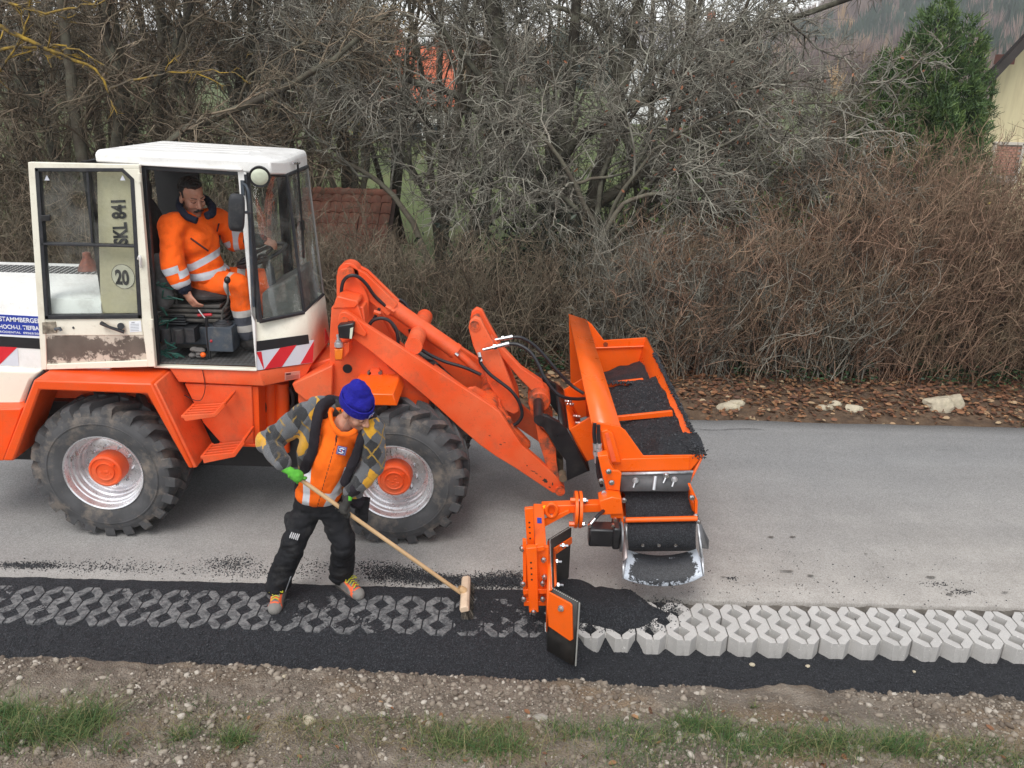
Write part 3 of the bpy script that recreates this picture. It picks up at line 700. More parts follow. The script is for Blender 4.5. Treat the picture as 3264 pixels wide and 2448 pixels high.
mb = MB(); mb.lathe([(.085, 0), (.08, .02), (.035, .10), (.03, .14), (0, .15)], (bp.x, 6.75, bp.z), 20, 0, Vector((0, 0, 1))); mb.build('exhaust_cap', mat('heat_stained_metal', (.20, .06, .035), .5, .3, var=.5, vs=20, dirt=(.05, .05, .05), da=.7, ds=12), L)
# signs on the hood side
HP = Vector((0, 5.965, 1)); HN = Vector((0, -1, 0))
mb = MB(); flat(mb, [RS(-260, 100), RS(720, 152), RS(740, 545), RS(-260, 495)], HP, HN, .002); mb.build('sign_border', PAPER, L)
mb = MB(); flat(mb, [RS(-240, 108), RS(700, 158), RS(715, 500), RS(-240, 458)], HP, HN, .0045); mb.build('company_sign', BLUEFILM, L)
def side_text(name, body, a, b, hgt, m, bold=0.0, plane=5.965, dep=.006):
    p = at(a, plane); q = at(b, plane); r = q - p; text(name, body, p, r, Vector((-r.z, 0, r.x)), r.length, hgt, m, L, dep, bold)
k_ = (at(RS(0, 150), 5.965).z - at(RS(0, 240), 5.965).z) * .92
side_text('lettering', 'STAMMBERGER', RS(0, 236), RS(740, 278), k_, PAPER, .02)
side_text('lettering', 'HOCH-U. TIEFBAU', RS(0, 366), RS(760, 406), k_ * .92, PAPER, .02)
side_text('lettering', 'RÖDENTAL  09563/3063', RS(8, 440), RS(760, 482), k_ * .55, PAPER, .012)
mb = MB(); flat(mb, [RS(-400, 480), RS(720, 546), RS(735, 732), RS(-400, 668)], HP, HN, .0035); mb.build('black_stripe', INK, L)
mb = MB(); flat(mb, [RS(-400, 672), RS(312, 700), RS(335, 1030), RS(-400, 1000)], HP, HN, .0025, 0)
flat(mb, [RS(-400, 672), RS(308, 700), RS(0, 1003), RS(-400, 990)], HP, HN, .0045, 1); mb.build('warning_stripes', [WHITEFILM, RED], L)

# ---- cab: base, floor, shell
def ringpts(near_l, near_r, F, G, dz=-.01):
    a, b, c, d = at(near_l, YS), at(near_r, YS), at(F, YA_), at(G, YG)
    return [a, b, c, d, Vector((b.x + .02, YB, d.z + dz)), Vector((a.x + .02, YB, d.z + dz))]
mb = MB(); mb.loft([ringpts(R2(1145, 440), R2(1690, 465), R2(1955, 410), R2(2075, 250)), ringpts(R2(1085, 352), R2(1658, 368), R2(2000, 318), R2(2112, 172))])
mb.build('cab_base', ORANGE, L, .008)
lab_p, lab_n = pl3(at(R2(1690, 465), YS), at(R2(1955, 410), YA_), at(R2(2000, 318), YA_))
mb = MB(); flat(mb, [R2(1825, 378), R2(1922, 366), R2(1922, 412), R2(1825, 426)], lab_p, lab_n, .004, 0); flat(mb, [R2(1832, 381), R2(1862, 377), R2(1862, 388), R2(1832, 392)], lab_p, lab_n, .006, 1)
for j in range(4): flat(mb, [R2(1832, 399 + j * 6), R2(1914, 388 + j * 6), R2(1914, 390 + j * 6), R2(1832, 401 + j * 6)], lab_p, lab_n, .006, 2)
mb.build('type_plate', [mat('pinkish_label', (.75, .38, .30), .5), mat('dark_red_print', (.15, .03, .03), .5), mat('grey_red_print', (.45, .12, .09), .5)], L)
zfl = at(R1(1300, 1538), YS).z
mb = MB(); fl = ringpts(R1(905, 1540), R1(1650, 1566), R1(1985, 1512), R1(2095, 1365)); mb.prism([Vector((p.x, p.y + (.02 if p.y < 6.5 else -.02), zfl)) for p in fl], (0, 0, .012))
CHECK = NT('checker_plate'); v_ = CHECK.mapv(CHECK.obj(), (38, 38, 38), (0, 0, .78)); w_ = CHECK.n('TexChecker'); w_.inputs['Scale'].default_value = 1; CHECK.l(v_, w_.inputs['Vector'])
CHECK.base(CHECK.mix(CHECK.noise(9, 5), CHECK.mix(w_.outputs['Fac'], (.10, .105, .11), (.26, .27, .28)), (.12, .11, .10))); CHECK.rough(.45); CHECK.b.inputs['Metallic'].default_value = .5; CHECK.bump(w_.outputs['Fac'], .5, .004)
mb.build('cab_floor', CHECK.m, L)
def sheet(name, quads, m, th=.02, parent=L, bev=0.0):
    mb = MB()
    for q in quads: mb.add(q, [tuple(range(len(q)))])
    b = bmesh.new(); me = mb.mesh(name, m); b.from_mesh(me); bmesh.ops.remove_doubles(b, verts=b.verts, dist=.001); bmesh.ops.recalc_face_normals(b, faces=b.faces); b.to_mesh(me); b.free()
    o = bpy.data.objects.new(name, me); put(o, parent); s_ = o.modifiers.new('thickness', 'SOLIDIFY'); s_.thickness = th; s_.offset = 0
    return o
An, Fn, Gn = [at(R1(1640, 1563), YS), at(R1(1612, 1208), YS)], [at(R1(2000, 1516), YA_), at(R1(1955, 1196), YA_)], [at(R1(2110, 1368), YG), at(R1(2074, 1080), YG)]
Af = [Vector((An[0].x + .03, YB, Gn[0].z - .01)), Vector((An[1].x + .03, YB, Gn[1].z - .01))]
_p, _n = pl3(An[0], Fn[0], Fn[1]); As = [An[0], onp(R1(1640, 1245), _p, _n)]
Rf = [Vector((at(R1(640, 1205), YS).x, YB, Gn[0].z - .01)), Vector((at(R1(640, 1205), YS).x, YB, Gn[1].z - .03))]
Rn = [at(R1(655, 1540), YS), at(R1(650, 1206), YS)]
sheet('cab_front_panel', [[As[0], Fn[0], Fn[1], As[1]], [Fn[0], Gn[0], Gn[1], Fn[1]], [Gn[0], Af[0], Af[1], Gn[1]]], CREAM, .018)
sheet('cab_far_panel', [[Af[0], Rf[0], Rf[1], Af[1]]], DARKTRIM, .03)
sheet('cab_rear_panel', [[Rf[0], Rn[0], Rn[1], Rf[1]]], DARKTRIM, .03)
np_, nn_ = pl3(As[0], Fn[0], Fn[1])
mb = MB(); flat(mb, [R1(1634, 1382), R1(1972, 1338), R1(1979, 1396), R1(1637, 1446)], np_, nn_, .013); mb.build('black_stripe', INK, L)
mb = MB(); flat(mb, [R1(1637, 1449), R1(2008, 1374), R1(2000, 1518), R1(1648, 1566)], np_, nn_, .0125, 0)
for qs in ([(1639, 1450), (1672, 1446), (1690, 1560), (1688, 1561)], [(1692, 1560), (1792, 1423), (1897, 1404), (1804, 1543)], [(1922, 1526), (2009, 1376), (2001, 1516), (2000, 1516)]):
    flat(mb, [R1(*q) for q in qs], np_, nn_, .0145, 1)
mb.build('warning_stripes', [WHITEFILM, RED], L)
fp_, fn_ = pl3(Fn[0], Gn[0], Gn[1]); mb = MB()
flat(mb, [R1(2076, 1300), R1(2103, 1368), R1(2080, 1400)], fp_, fn_, .0125, 1)
mb.build('warning_stripes', [WHITEFILM, RED], L)
# upper frame
mb = MB()
mb.plate([R1(1522, 288), R1(1578, 300), R1(1612, 1210), R1(1634, 1262), R1(1646, 1562), R1(1640, 1561)], YS - .012, YS + .035)
mb.build('cab_pillar', WHITE, L, .006)
mb = MB(); mb.plate([R1(620, 300), R1(905, 258), R1(1005, 1540), R1(655, 1530)], YS + .002, YS + .03); mb.build('cab_side_panel', BEIGE, L, .004)
mb = MB(); mb.plate([R1(985, 1540), R1(1645, 1562), R1(1645, 1576), R1(985, 1554)], YS - .02, YS + .03); mb.build('door_sill', CREAM, L, .004)
mb = MB(); mb.plate([R1(901, 258), R1(932, 258), R1(1022, 1535), R1(1002, 1540)], YS - .01, YS + .03); mb.plate([R1(901, 258), R1(1545, 294), R1(1545, 322), R1(903, 284)], YS - .008, YS + .03); mb.build('door_seal', RUBBER, L, .004)
# far side of the cab
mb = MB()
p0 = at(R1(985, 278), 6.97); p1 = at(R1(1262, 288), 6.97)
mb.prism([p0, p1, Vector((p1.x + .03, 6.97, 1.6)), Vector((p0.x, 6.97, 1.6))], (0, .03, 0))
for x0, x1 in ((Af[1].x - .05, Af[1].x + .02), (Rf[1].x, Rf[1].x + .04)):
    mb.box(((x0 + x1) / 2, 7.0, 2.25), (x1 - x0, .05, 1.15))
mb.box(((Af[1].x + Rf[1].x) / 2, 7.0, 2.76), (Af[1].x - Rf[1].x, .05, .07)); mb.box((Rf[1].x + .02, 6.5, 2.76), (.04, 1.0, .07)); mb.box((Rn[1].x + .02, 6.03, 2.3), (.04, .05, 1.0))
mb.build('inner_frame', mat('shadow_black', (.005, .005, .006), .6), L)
# glazing
qt = [at(R1(1582, 312), YS), at(R1(1836, 318), YA_), at(R1(1950, 1198), YA_), at(R1(1664, 1256), YS)]
wt = [qt[1], at(R1(1968, 264), YG), at(R1(2072, 1082), YG), qt[2]]
ft = [wt[1], Vector((Af[1].x, YB, wt[1].z - .01)), Vector((Af[1].x, YB, wt[2].z - .01)), wt[2]]
for nm, q in (('quarter_pane', qt), ('windscreen', wt), ('quarter_pane', ft)): sheet(nm, [q], GLASS, .006)
sheet('far_pane', [[Vector((Af[1].x, YB, 2.74)), Vector((Rf[1].x, YB, 2.74)), Rf[1], Af[1]]], GLASS, .006)
mb = MB()
def strip(mb, a, b, w, d=.02): mb.tube([a, b], w, 6)
for q in (qt, ):
    for i in range(4): strip(mb, q[i], q[(i + 1) % 4], .016 if i in (2, 3) else .013)
strip(mb, qt[0], qt[3], .022)
strip(mb, wt[0], wt[1], .016); strip(mb, wt[2], wt[3], .014)
mb.build('window_seal', RUBBER, L)
GPOST = mat('grey_post', (.22, .22, .21), .5)
mb = MB(); strip(mb, wt[0], wt[3], .011); mb.build('window_post', GPOST, L)
mb = MB(); strip(mb, wt[1], wt[2], .010); mb.build('window_post', GPOST, L)
# roof
dzf = at(R1(1001, 97), 7.0).z
bot = [at(R1(612, 236), 5.955), at(R1(1742, 314), 5.965), at(R1(1838, 318), 6.19), at(R1(1970, 262), 6.80), None, None]
top = [at(R1(628, 152), 5.985), at(R15(1120, 318), 5.99), at(R15(1478, 326), 6.22), at(R15(1722, 258), 6.78), at(R15(1640, 244), 7.02), at(R1(1001, 97), 7.02)]
bot[4] = Vector((top[4].x + .03, 7.07, bot[3].z)); bot[5] = Vector((bot[0].x, 7.07, bot[0].z - .02)); top[5].x = top[0].x + .03
mid = [b + (t_ - b) * .75 + Vector(((b.x - t_.x) * .7, (b.y - t_.y) * .7, 0)) for b, t_ in zip(bot, top)]
mb = MB(); mb.loft([bot, mid, top]); roof = mb.build('roof', WHITE, L, .025)
mb = MB()
for k_ in (.22, .42, .62, .82):
    a = top[0].lerp(top[5], k_); b = top[1].lerp(top[4], k_); a = a.lerp(b, .04); b = a.lerp(b, .93); mb.tube([a + Vector((0, 0, .001)), b + Vector((0, 0, .001))], .006, 6)
mb.build('roof_rib', mat('roof_rib_white', (.62, .61, .59), .5), roof)
mb = MB(); mb.plate([R1(890, 243), R1(1545, 277), R1(1552, 286), R1(1545, 290), R1(890, 256)], 5.945, 5.985); mb.build('rain_gutter', WHITE, L, .003)

# ---- open door
door = MB()
O_ = [(178, 235), (890, 252), (996, 1546), (265, 1566)]; I_ = [(222, 274), (782, 276), (856, 345), (906, 1236), (288, 1242)]
door.plate([R1(178, 235), R1(222, 236), R1(288, 1242), R1(300, 1565), R1(265, 1566)], YN, YN + .04)
door.plate([R1(222, 236), R1(890, 252), R1(892, 276), R1(222, 274)], YN, YN + .04)
door.plate([R1(782, 276), R1(892, 276), R1(996, 1546), R1(945, 1548), R1(906, 1236), R1(856, 345)], YN, YN + .04)
door.plate([R1(288, 1242), R1(906, 1236), R1(918, 1345), R1(294, 1347)], YN + .006, YN + .04)
door.plate([R1(297, 1532), R1(944, 1504), R1(945, 1548), R1(300, 1565)], YN, YN + .04)
door.plate([R1(294, 1347), R1(918, 1345), R1(944, 1504), R1(297, 1532)], YN + .016, YN + .034)
DR = door.build('door', CREAM, L, .004)
t = NT('rusty_door_panel'); v_ = t.obj(); s_ = t.sep(v_)
k_ = t.math('ADD', t.noise(7, 8, .72), t.math('MULTIPLY', t.math('ABSOLUTE', t.math('SUBTRACT', s_[2], at(R1(620, 1430), YN).z)), -2.0))
k2 = t.math('ADD', k_, t.math('MULTIPLY', t.ramp(t.math('ADD', t.math('MULTIPLY', s_[0], 1.0), 3.3), [(.52, 0.0), (.68, 1.0)]), -.16))
t.base(t.mix(t.ramp(k2, [(.30, 0.0), (.36, 1.0)]), t.mix(t.noise(14), (.50, .44, .36), (.62, .56, .47)), t.ramp(t.noise(5, 6), [(.3, (.085, .068, .055)), (.7, (.15, .122, .10))])))
t.rough(.85)
mb = MB(); mb.plate([R1(292, 1346), R1(919, 1342), R1(946, 1505), R1(299, 1534)], YN + .010, YN + .0155); mb.build('scuffed_panel', t.m, DR)
mb = MB()
seg = lambda a, b, w: mb.plate([R1(a[0], a[1]), R1(b[0], b[1]), R1(b[0] + w[0], b[1] + w[1]), R1(a[0] + w[0], a[1] + w[1])], YN - .006, YN + .045)
seg((220, 272), (784, 274), (2, 24)); seg((784, 274), (858, 343), (-22, 8)); seg((858, 343), (908, 1238), (-26, 0)); seg((908, 1238), (286, 1244), (-2, -26)); seg((286, 1244), (220, 272), (26, 0))
seg((262, 752), (862, 768), (0, 16)); mb.plate([R1(550, 296), R1(566, 296), R1(598, 752), R1(582, 752)], YN, YN + .03)
mb.build('door_window_seal', RUBBER, DR, .004)
mb = MB(); mb.plate([R1(232, 286), R1(778, 288), R1(846, 350), R1(892, 1226), R1(296, 1230)], YN + .018, YN + .024); mb.build('door_pane', GLASS, DR)
mb = MB(); mb.plate([R1(258, 575), R1(318, 572), R1(322, 612), R1(262, 616)], YN - .012, YN + .0); mb.build('window_catch', BLACK, DR, .004)
mb = MB(); mb.plate([R1(268, 1262), R1(352, 1258), R1(362, 1330), R1(272, 1336)], YN - .006, YN + .02)
mb.build('door_latch', mat('rusty_latch', (.30, .26, .20), .6, .4, var=.5, vs=30, dirt=(.06, .04, .03), da=.8), DR, .003)
mb = MB(); mb.tube([at(R1(355, 1306), YN - .01), at(R1(384, 1300), YN - .03), at(R1(392, 1316), YN - .03)], .012, 8); mb.build('latch_lever', GREYBLUE, DR)
mb = MB(); mb.tube([at(R1(648, 1266), YN - .02), at(R1(700, 1292), YN - .035), at(R1(796, 1324), YN - .02)], [.016, .011, .013], 8); mb.cyl(at(R1(774, 1286), YN + .01), at(R1(774, 1286), YN - .02), .024); mb.build('door_handle', BLACK, DR)
mb = MB(); mb.cyl(at(R1(471, 1296), YN + .012), at(R1(471, 1296), YN + .003), .009); mb.build('lock_hole', INK, DR)
mb = MB(); mb.plate([R1(826, 1256), R1(902, 1252), R1(908, 1320), R1(832, 1326)], YN + .003, YN + .0055, 0)
for j in range(5): mb.plate([R1(836, 1274 + j * 10), R1(890, 1271 + j * 10), R1(890, 1274 + j * 10), R1(836, 1277 + j * 10)], YN + .001, YN + .0025, 1)
mb.plate([R1(842, 1260), R1(862, 1258), R1(862, 1266), R1(842, 1268)], YN + .001, YN + .0025, 1)
mb.build('door_notice', [PAPER, mat('grey_print', (.4, .42, .45), .6)], DR)
for (x, y) in ((895, 335), (972, 1270)):
    mb = MB(); mb.cyl(at(R1(x, y - 28), YN - .006), at(R1(x + 2, y + 28), YN - .006), .012); mb.build('hinge', CREAM, DR)
mb = MB(); mb.tube(spline([at(R1(888, 855), YN - .01), at(R1(896, 838), YN - .035), at(R1(902, 870), YN - .03), at(R1(903, 905), YN - .008)], 4), .010, 8); mb.build('door_stop', WHITE, DR)
for x in (302, 787):
    mb = MB(); mb.plate([R1(x - 18, 352), R1(x + 16, 352), R1(x - 2, 318)], YN + .0155, YN + .0172); mb.build('pane_sticker', WHITEFILM, DR)
# lettering on the beige panel
a = at(R1(824, 762), YS); b = at(R1(806, 476), YS); text('lettering', 'SKL 841', a, b - a, (-1, 0, -.06), (b - a).length, .105, INK, L, .004, .04)
c0 = at(R1(790, 968), YS); ring = [c0 + Vector((.082 * math.cos(6.2832 * j / 40), 0, .088 * math.sin(6.2832 * j / 40))) for j in range(40)]
mb = MB(); mb.prism([p + Vector((0, -.0012, 0)) for p in ring], (0, .0010, 0), 0); mb.tube([p + Vector((0, -.0014, 0)) for p in ring + ring[:2]], .0016, 5, 1); mb.build('speed_sign', [mat('off_white_disc', (.62, .58, .46), .5), INK], L)
text('lettering', '20', at(R1(744, 1018), YS), (1, 0, -.06), (.06, 0, 1), .098, .112, INK, L, .005, .045)

# ---- cab fittings outside
lp = at(R1(1664, 330), 5.86); ax = Vector((-.25, 1, .22)).normalized()
mb = MB(); mb.lathe([(.056, .0), (.071, -.004), (.072, .012), (.062, .05), (.03, .075), (0, .08)], lp, 32, 0, ax); mb.tube([lp + ax * .05, at(R1(1640, 300), YS)], .012, 8); mb.build('work_lamp', BLACK, L)
mb = MB(); mb.lathe([(0, -.010), (.03, -.009), (.055, -.002), (.062, .006)], lp, 32, 0, ax); mb.build('lamp_lens', LENS, L.children[-1])
mc = at(R1(1516, 558), 5.80); mb = MB(); R_ = Matrix.Rotation(math.radians(6), 3, 'Y') @ Matrix.Rotation(math.radians(20), 3, 'Z')
rr = []
for j in range(28):
    a_ = 6.2832 * j / 28; cx_, cz_ = math.cos(a_), math.sin(a_); e_ = .45
    rr.append((math.copysign(abs(cx_) ** e_, cx_) * .054, math.copysign(abs(cz_) ** e_, cz_) * .128))
mb.loft([[mc + R_ @ Vector((x * s_, y, z * s_)) for x, z in rr] for y, s_ in ((-.03, .72), (-.022, .93), (-.005, 1.0), (.012, .98))]); mb.build('mirror', DARKTRIM, L, sharp=50)
mb = MB(); mb.tube(spline([at(R1(1555, 370), YS - .01), at(R1(1582, 395), 5.9), at(R1(1598, 470), 5.88), at(R1(1604, 700), 5.9), at(R1(1626, 1160), YS - .02)], 5), .010, 8); mb.tube([mc + Vector((.02, 0, 0)), at(R1(1605, 556), 5.885)], .010, 8); mb.plate([R1(1540, 352), R1(1562, 354), R1(1566, 450), R1(1545, 448)], YS - .03, YS - .01); mb.build('mirror_arm', GREYBLUE, L)
mb = MB(); mb.tube([at(R1(1878, 242), 6.3), at(R1(1918, 240), 6.42)], .009, 8, 1); mb.tube([at(R1(1908, 246), 6.40), at(R1(1918, 400), 6.41), at(R1(1936, 640), 6.42)], .008, 8); mb.tube([at(R1(1934, 610), 6.41), at(R1(1946, 850), 6.41)], .011, 8); mb.box(at(R1(1936, 640), 6.4), (.03, .04, .07)); mb.build('wiper', [BLACK, STEEL], L)

# ---- cab interior
mb = MB()
sc_ = at(R12(690, 1190), 6.38); mb.ell(sc_, (.25, .24, .062), Matrix.Rotation(.06, 3, 'Y')); mb.build('seat', SEATMAT, L)
mb = MB(); b0 = at(R12(300, 1130), 6.4); R_ = Matrix.Rotation(-.16, 3, 'Y'); mb.ell(b0 + Vector((.01, 0, .28)), (.075, .23, .40), R_); mb.ell(b0 + Vector((-.06, 0, .72)), (.05, .15, .12), R_); mb.build('seat_back', SEATMAT, L)
mb = MB(); mb.tube([at(R12(440, 1330), 6.2), at(R12(430, 1230), 6.19), at(R12(390, 1180), 6.2), at(R12(300, 1120), 6.22)], .012, 8); mb.build('seat_bracket', BELLOWS, L)
mb = MB(); c_ = at(R12(635, 1330), 6.36)
for k_, (w, dz) in enumerate(((.22, .055), (.25, .02), (.25, -.018), (.255, -.055))):
    mb.box(c_ + Vector((0, .06, dz)), (2 * w, .5, .022)); mb.box(c_ + Vector((0, .06, dz - .018)), (2 * w - .06, .44, .016))
mb.box(c_ + Vector((0, .08, -.19)), (.36, .36, .23)); mb.build('seat_suspension', BELLOWS, L, .005)
mb = MB(); c1 = at(R12(450, 1560), 6.14); mb.box(c1 + Vector((0, .06, 0)), (.28, .22, .11))
for k_ in range(4): mb.box(c1 + Vector((.0, .05, .075 + .018 * k_)), (.145 - .012 * k_, .12 - .012 * k_, .012))
for s_ in (-.07, .03): mb.cyl(c1 + Vector((s_, -.05, -.05)), c1 + Vector((s_, -.06, .06)), .04)
mb.build('side_console', DARKTRIM, L, .004)
mb = MB(); c2 = at(R12(815, 1585), 6.14); mb.box(c2 + Vector((0, .05, -.01)), (.20, .20, .19)); mb.box(c2 + Vector((-.22, .12, -.02)), (.3, .12, .14)); mb.build('lever_console', GREYBLUE, L, .005)
mb = MB(); kt = at(R12(820, 1455), 6.15)
for k_ in range(3): mb.lathe([(.075 - .02 * k_, 0), (.07 - .02 * k_, .014), (.05 - .02 * k_, .016)], kt + Vector((0, .02, -.03 + .014 * k_)), 20, 0, Vector((0, 0, 1)))
mb.build('lever_boot', RUBBER, L)
mb = MB(); mb.tube(spline([kt, at(R12(832, 1360), 6.14), at(R12(872, 1290), 6.12), at(R12(872, 1180), 6.12), at(R12(869, 1120), 6.12)], 5), .0085, 8, 0); mb.ell(at(R12(868, 1104), 6.12), (.024, .024, .028), None, 14, 9, 1); mb.build('shift_lever', [BELLOWS, BLACK], L)
mb = MB(); mb.tube([at(R1(1322, 1232), 6.1), at(R1(1330, 1350), 6.1), at(R1(1345, 1502), 6.1)], .013, 8, 0); mb.tube([at(R1(1268, 1216), 6.12), at(R1(1358, 1212), 6.12)], .011, 8, 1); mb.tube([at(R1(1272, 1180), 6.1), at(R1(1290, 1205), 6.1), at(R1(1318, 1240), 6.1)], .006, 8, 2); mb.ell(at(R1(1354, 1382), 6.09), (.01, .01, .012), None, 8, 6, 1); mb.build('brake_lever', [BLACK, mat('red_grip', (.45, .02, .03), .4), STEEL], L)
wc = at(R12(1165, 892), 6.46); ax = Vector((-.36, -.12, .92)).normalized(); x_ = ax.orthogonal().normalized(); y_ = ax.cross(x_)
mb = MB(); mb.tube([wc + (x_ * math.cos(6.2832 * j / 36) + y_ * math.sin(6.2832 * j / 36)) * .195 for j in range(38)], .015, 8)
for j in range(3): mb.tube([wc - ax * .02, wc + (x_ * math.cos(2.1 * j + .4) + y_ * math.sin(2.1 * j + .4)) * .19], .012, 6)
mb.ell(wc - ax * .02, (.045, .045, .03)); mb.build('steering_wheel', BLACK, L)
cb = at(R12(1255, 1150), 6.52)
mb = MB(); mb.tube([wc - ax * .03, wc - ax * .12, cb, cb + Vector((.1, 0, -.3))], [.03, .035, .03, .03], 10); mb.build('steering_column', DARKTRIM, L)
mb = MB(); mb.loft([[Vector((a_.x, y, a_.z)) for a_ in [at(R12(*q), 6.4) for q in ((1190, 1190), (1470, 1040), (1545, 1390), (1200, 1420))]] for y in (6.30, 6.86)]); mb.build('dashboard', mat('dusty_dash', (.10, .105, .10), .75, var=.3, vs=10, dirt=(.3, .28, .25), da=.6), L, .02)
mb = MB()
for k_ in range(11):
    p = at(R1(1005 + random.random() * 70, 960 + random.random() * 520), 6.02); mb.tube([p, p + Vector((random.uniform(-.05, .07), .03, random.uniform(-.08, .02))), p + Vector((random.uniform(-.05, .1), .05, random.uniform(-.12, 0)))], .006, 5)
for k_ in range(7):
    p = at(R1(1020 + random.random() * 130, 1465 + random.random() * 30), 6.06); mb.tube(spline([p, p + Vector((random.uniform(-.04, .06), 0, .03)), p + Vector((random.uniform(-.04, .08), 0, random.uniform(-.02, .02)))], 4), .007, 5)
mb.build('green_strap', mat('green_strap', (.006, .07, .052), .5, var=.4, vs=20), L)['kind'] = 'stuff'
mb = MB(); mb.ell(at(R1(1302, 1470), 6.06), (.022, .02, .02), None, 10, 7); mb.build('orange_cap', ORANGE_NEW, L)
mb = MB()
for k_ in range(6): mb.ell(at(R1(1245 + random.uniform(-40, 50), 1450 + random.uniform(-20, 30)), 6.1), (.035, .03, .02), Matrix.Rotation(random.random() * 3, 3, 'Z'), 9, 6)
mb.build('crumpled_rag', mat('grey_rag', (.13, .12, .115), .9, var=.3), L)
mb = MB(); mb.ell(at(R12(290, 1010), 6.12), (.06, .05, .12)); mb.ell(at(R12(330, 1120), 6.14), (.10, .07, .09)); mb.ell(at(R12(300, 1230), 6.1), (.1, .05, .12)); mb.build('clothing_bundle', mat('grey_cloth', (.07, .07, .07), .9, var=.5, vs=14), L)

# ---- tank box, steps, joint
mb = MB(); mb.plate([R2(1180, 448), R2(1612, 466), R2(1630, 842), R2(1420, 838), R2(1300, 700)], 6.0, 6.95); mb.build('tank_box', ORANGE, L, .01)
mb = MB(); mb.plate([R2(1612, 466), R2(1655, 468), R2(1668, 825), R2(1632, 848)], 6.02, 6.9); mb.plate([R2(1400, 832), R2(1635, 840), R2(1650, 832), R2(1650, 846), R2(1635, 856), R2(1400, 846)], 5.99, 6.4); mb.build('box_flange', ORANGE_DEEP, L, .005)
def step(pts, nm):
    mb = MB(); qs = [R2(*p) for p in pts]; n = len(qs) // 2
    mb.plate(qs, 5.735, 5.75)
    path = [at(q, 5.74) for q in qs[:n]]
    for k_, dy in enumerate((.05, .10, .15, .20)):
        mb.loft([[p + Vector((0, dy, .0)), p + Vector((0, dy + .012, 0)), p + Vector((0, dy + .012, -.02)), p + Vector((0, dy, -.02))] for p in path])
    for p in (path[0], path[-1], path[1]): mb.box(p + Vector((0, .12, -.012)), (.02, .24, .022))
    mb.build(nm, ORANGE, L, .003)
step([(1168, 652), (1370, 640), (1436, 566), (1442, 596), (1384, 662), (1186, 690)], 'step')
step([(1292, 912), (1494, 890), (1562, 800), (1568, 835), (1506, 918), (1306, 960)], 'step')
mb = MB()
for (xa_, xb_) in ((1702, 1760), (1772, 1842)):
    a = at(R2((xa_ + xb_) / 2, 440), 6.25); b = at(R2((xa_ + xb_) / 2 + 8, 880), 6.25); mb.cyl(a, b, .055)
mb.build('joint_pin', ORANGE_DEEP, L)
mb = MB(); mb.plate([R2(1650, 470), R2(1880, 460), R2(1890, 830), R2(1670, 830)], 6.42, 6.8); mb.tube(spline([at(R2(*q), 6.2) for q in ((1660, 500), (1700, 600), (1672, 720), (1720, 820))], 5), .014, 7); mb.tube(spline([at(R2(*q), 6.22) for q in ((1860, 470), (1880, 560), (1850, 700), (1890, 800))], 5), .014, 7); mb.build('joint_hoses', BLACK, L)
mb = MB(); mb.tube(spline([at(R2(*q), 5.97) for q in ((1298, 360), (1315, 470), (1290, 550), (1240, 552), (1180, 520))], 6), .003, 5); mb.build('thin_cable', BLACK, L)
mb = MB(); mb.plate([R2(1985, 330), R2(2120, 285), R2(2125, 330), R2(2000, 395)], 6.3, 6.7); mb.plate([R2(1870, 450), R2(2000, 390), R2(2130, 330), R2(2130, 520), R2(1960, 560), R2(1890, 500)], 6.1, 6.9); mb.build('front_frame_neck', ORANGE, L, .01)

# ---- front frame, arms, cylinder, links
def mirror_plates(name, qs, y0, y1, m, bev=.006, center=6.5):
    for a, b in ((y0, y1), (2 * center - y1, 2 * center - y0)):
        pts = [at(q, y0) for q in qs]; mb = MB(); mb.prism([Vector((p.x, a, p.z)) for p in pts], (0, b - a, 0)); mb.build(name, m, L, bev)
fp = [R4(215, 405), R4(250, 372), R4(380, 372), R4(440, 560), R4(590, 800), R4(850, 985), R4(838, 1052), R4(560, 1070), R4(440, 1200), R4(60, 1180), R4(0, 1010), R4(0, 858), R4(170, 915), R4(205, 850), R4(203, 600)]
mirror_plates('frame_plate', fp, 6.16, 6.20, ORANGE)
tp = [R20(400, 620), R20(400, 320), R20(460, 225), R20(560, 190), R20(670, 240), R20(730, 330), R20(900, 560), R20(965, 740), R20(965, 1180), R20(700, 1250), R20(420, 1250)]
mirror_plates('tower_plate', tp, 6.36, 6.40, ORANGE)
mb = MB(); mb.plate([R4(250, 400), R4(420, 400), R4(440, 560), R4(590, 860), R4(240, 860)], 6.2, 6.8); mb.build('tower_core', ORANGE, L, .01)
mb = MB(); mb.plate([R20(400, 700), R20(445, 690), R20(760, 770), R20(790, 820), R20(720, 900), R20(330, 905)], 6.15, 6.36); mb.plate([R20(445, 735), R20(545, 735), R20(548, 795), R20(450, 795)], 6.28, 6.34); mb.build('tower_gusset', ORANGE, L, .008)
for c_, Y, r in ((R20(545, 1110), 6.05, .026), (R20(600, 300), 6.33, .04)):
    p = at(c_, Y); mb = MB(); mb.cyl(p, p + Vector((0, .3, 0)), r); mb.build('pivot_pin', ORANGE_WORN, L)
p = at(R4(318, 800), 6.155); mb = MB(); mb.cyl(p, p + Vector((0, .01, 0)), .036, n=20); mb.build('frame_hole', INK, L)
arm = [R20(425, 1180), R20(425, 1060), R20(470, 975), R20(560, 960), R20(650, 1010), R4(440, 520), R4(690, 680), R4(1000, 880), R4(1240, 1035), R4(1300, 1080), R4(1360, 1170), R4(1440, 1290), R4(1560, 1395), R4(1660, 1490), R4(1718, 1560), R4(1722, 1590), R4(1700, 1608), R4(1640, 1600), R4(1400, 1440), R4(1280, 1368), R4(1170, 1290), R4(1060, 1195), R4(845, 1000), R4(680, 862), R4(470, 690), R4(355, 605)]
mirror_plates('lift_arm', arm, 6.06, 6.115, ORANGE, .006)
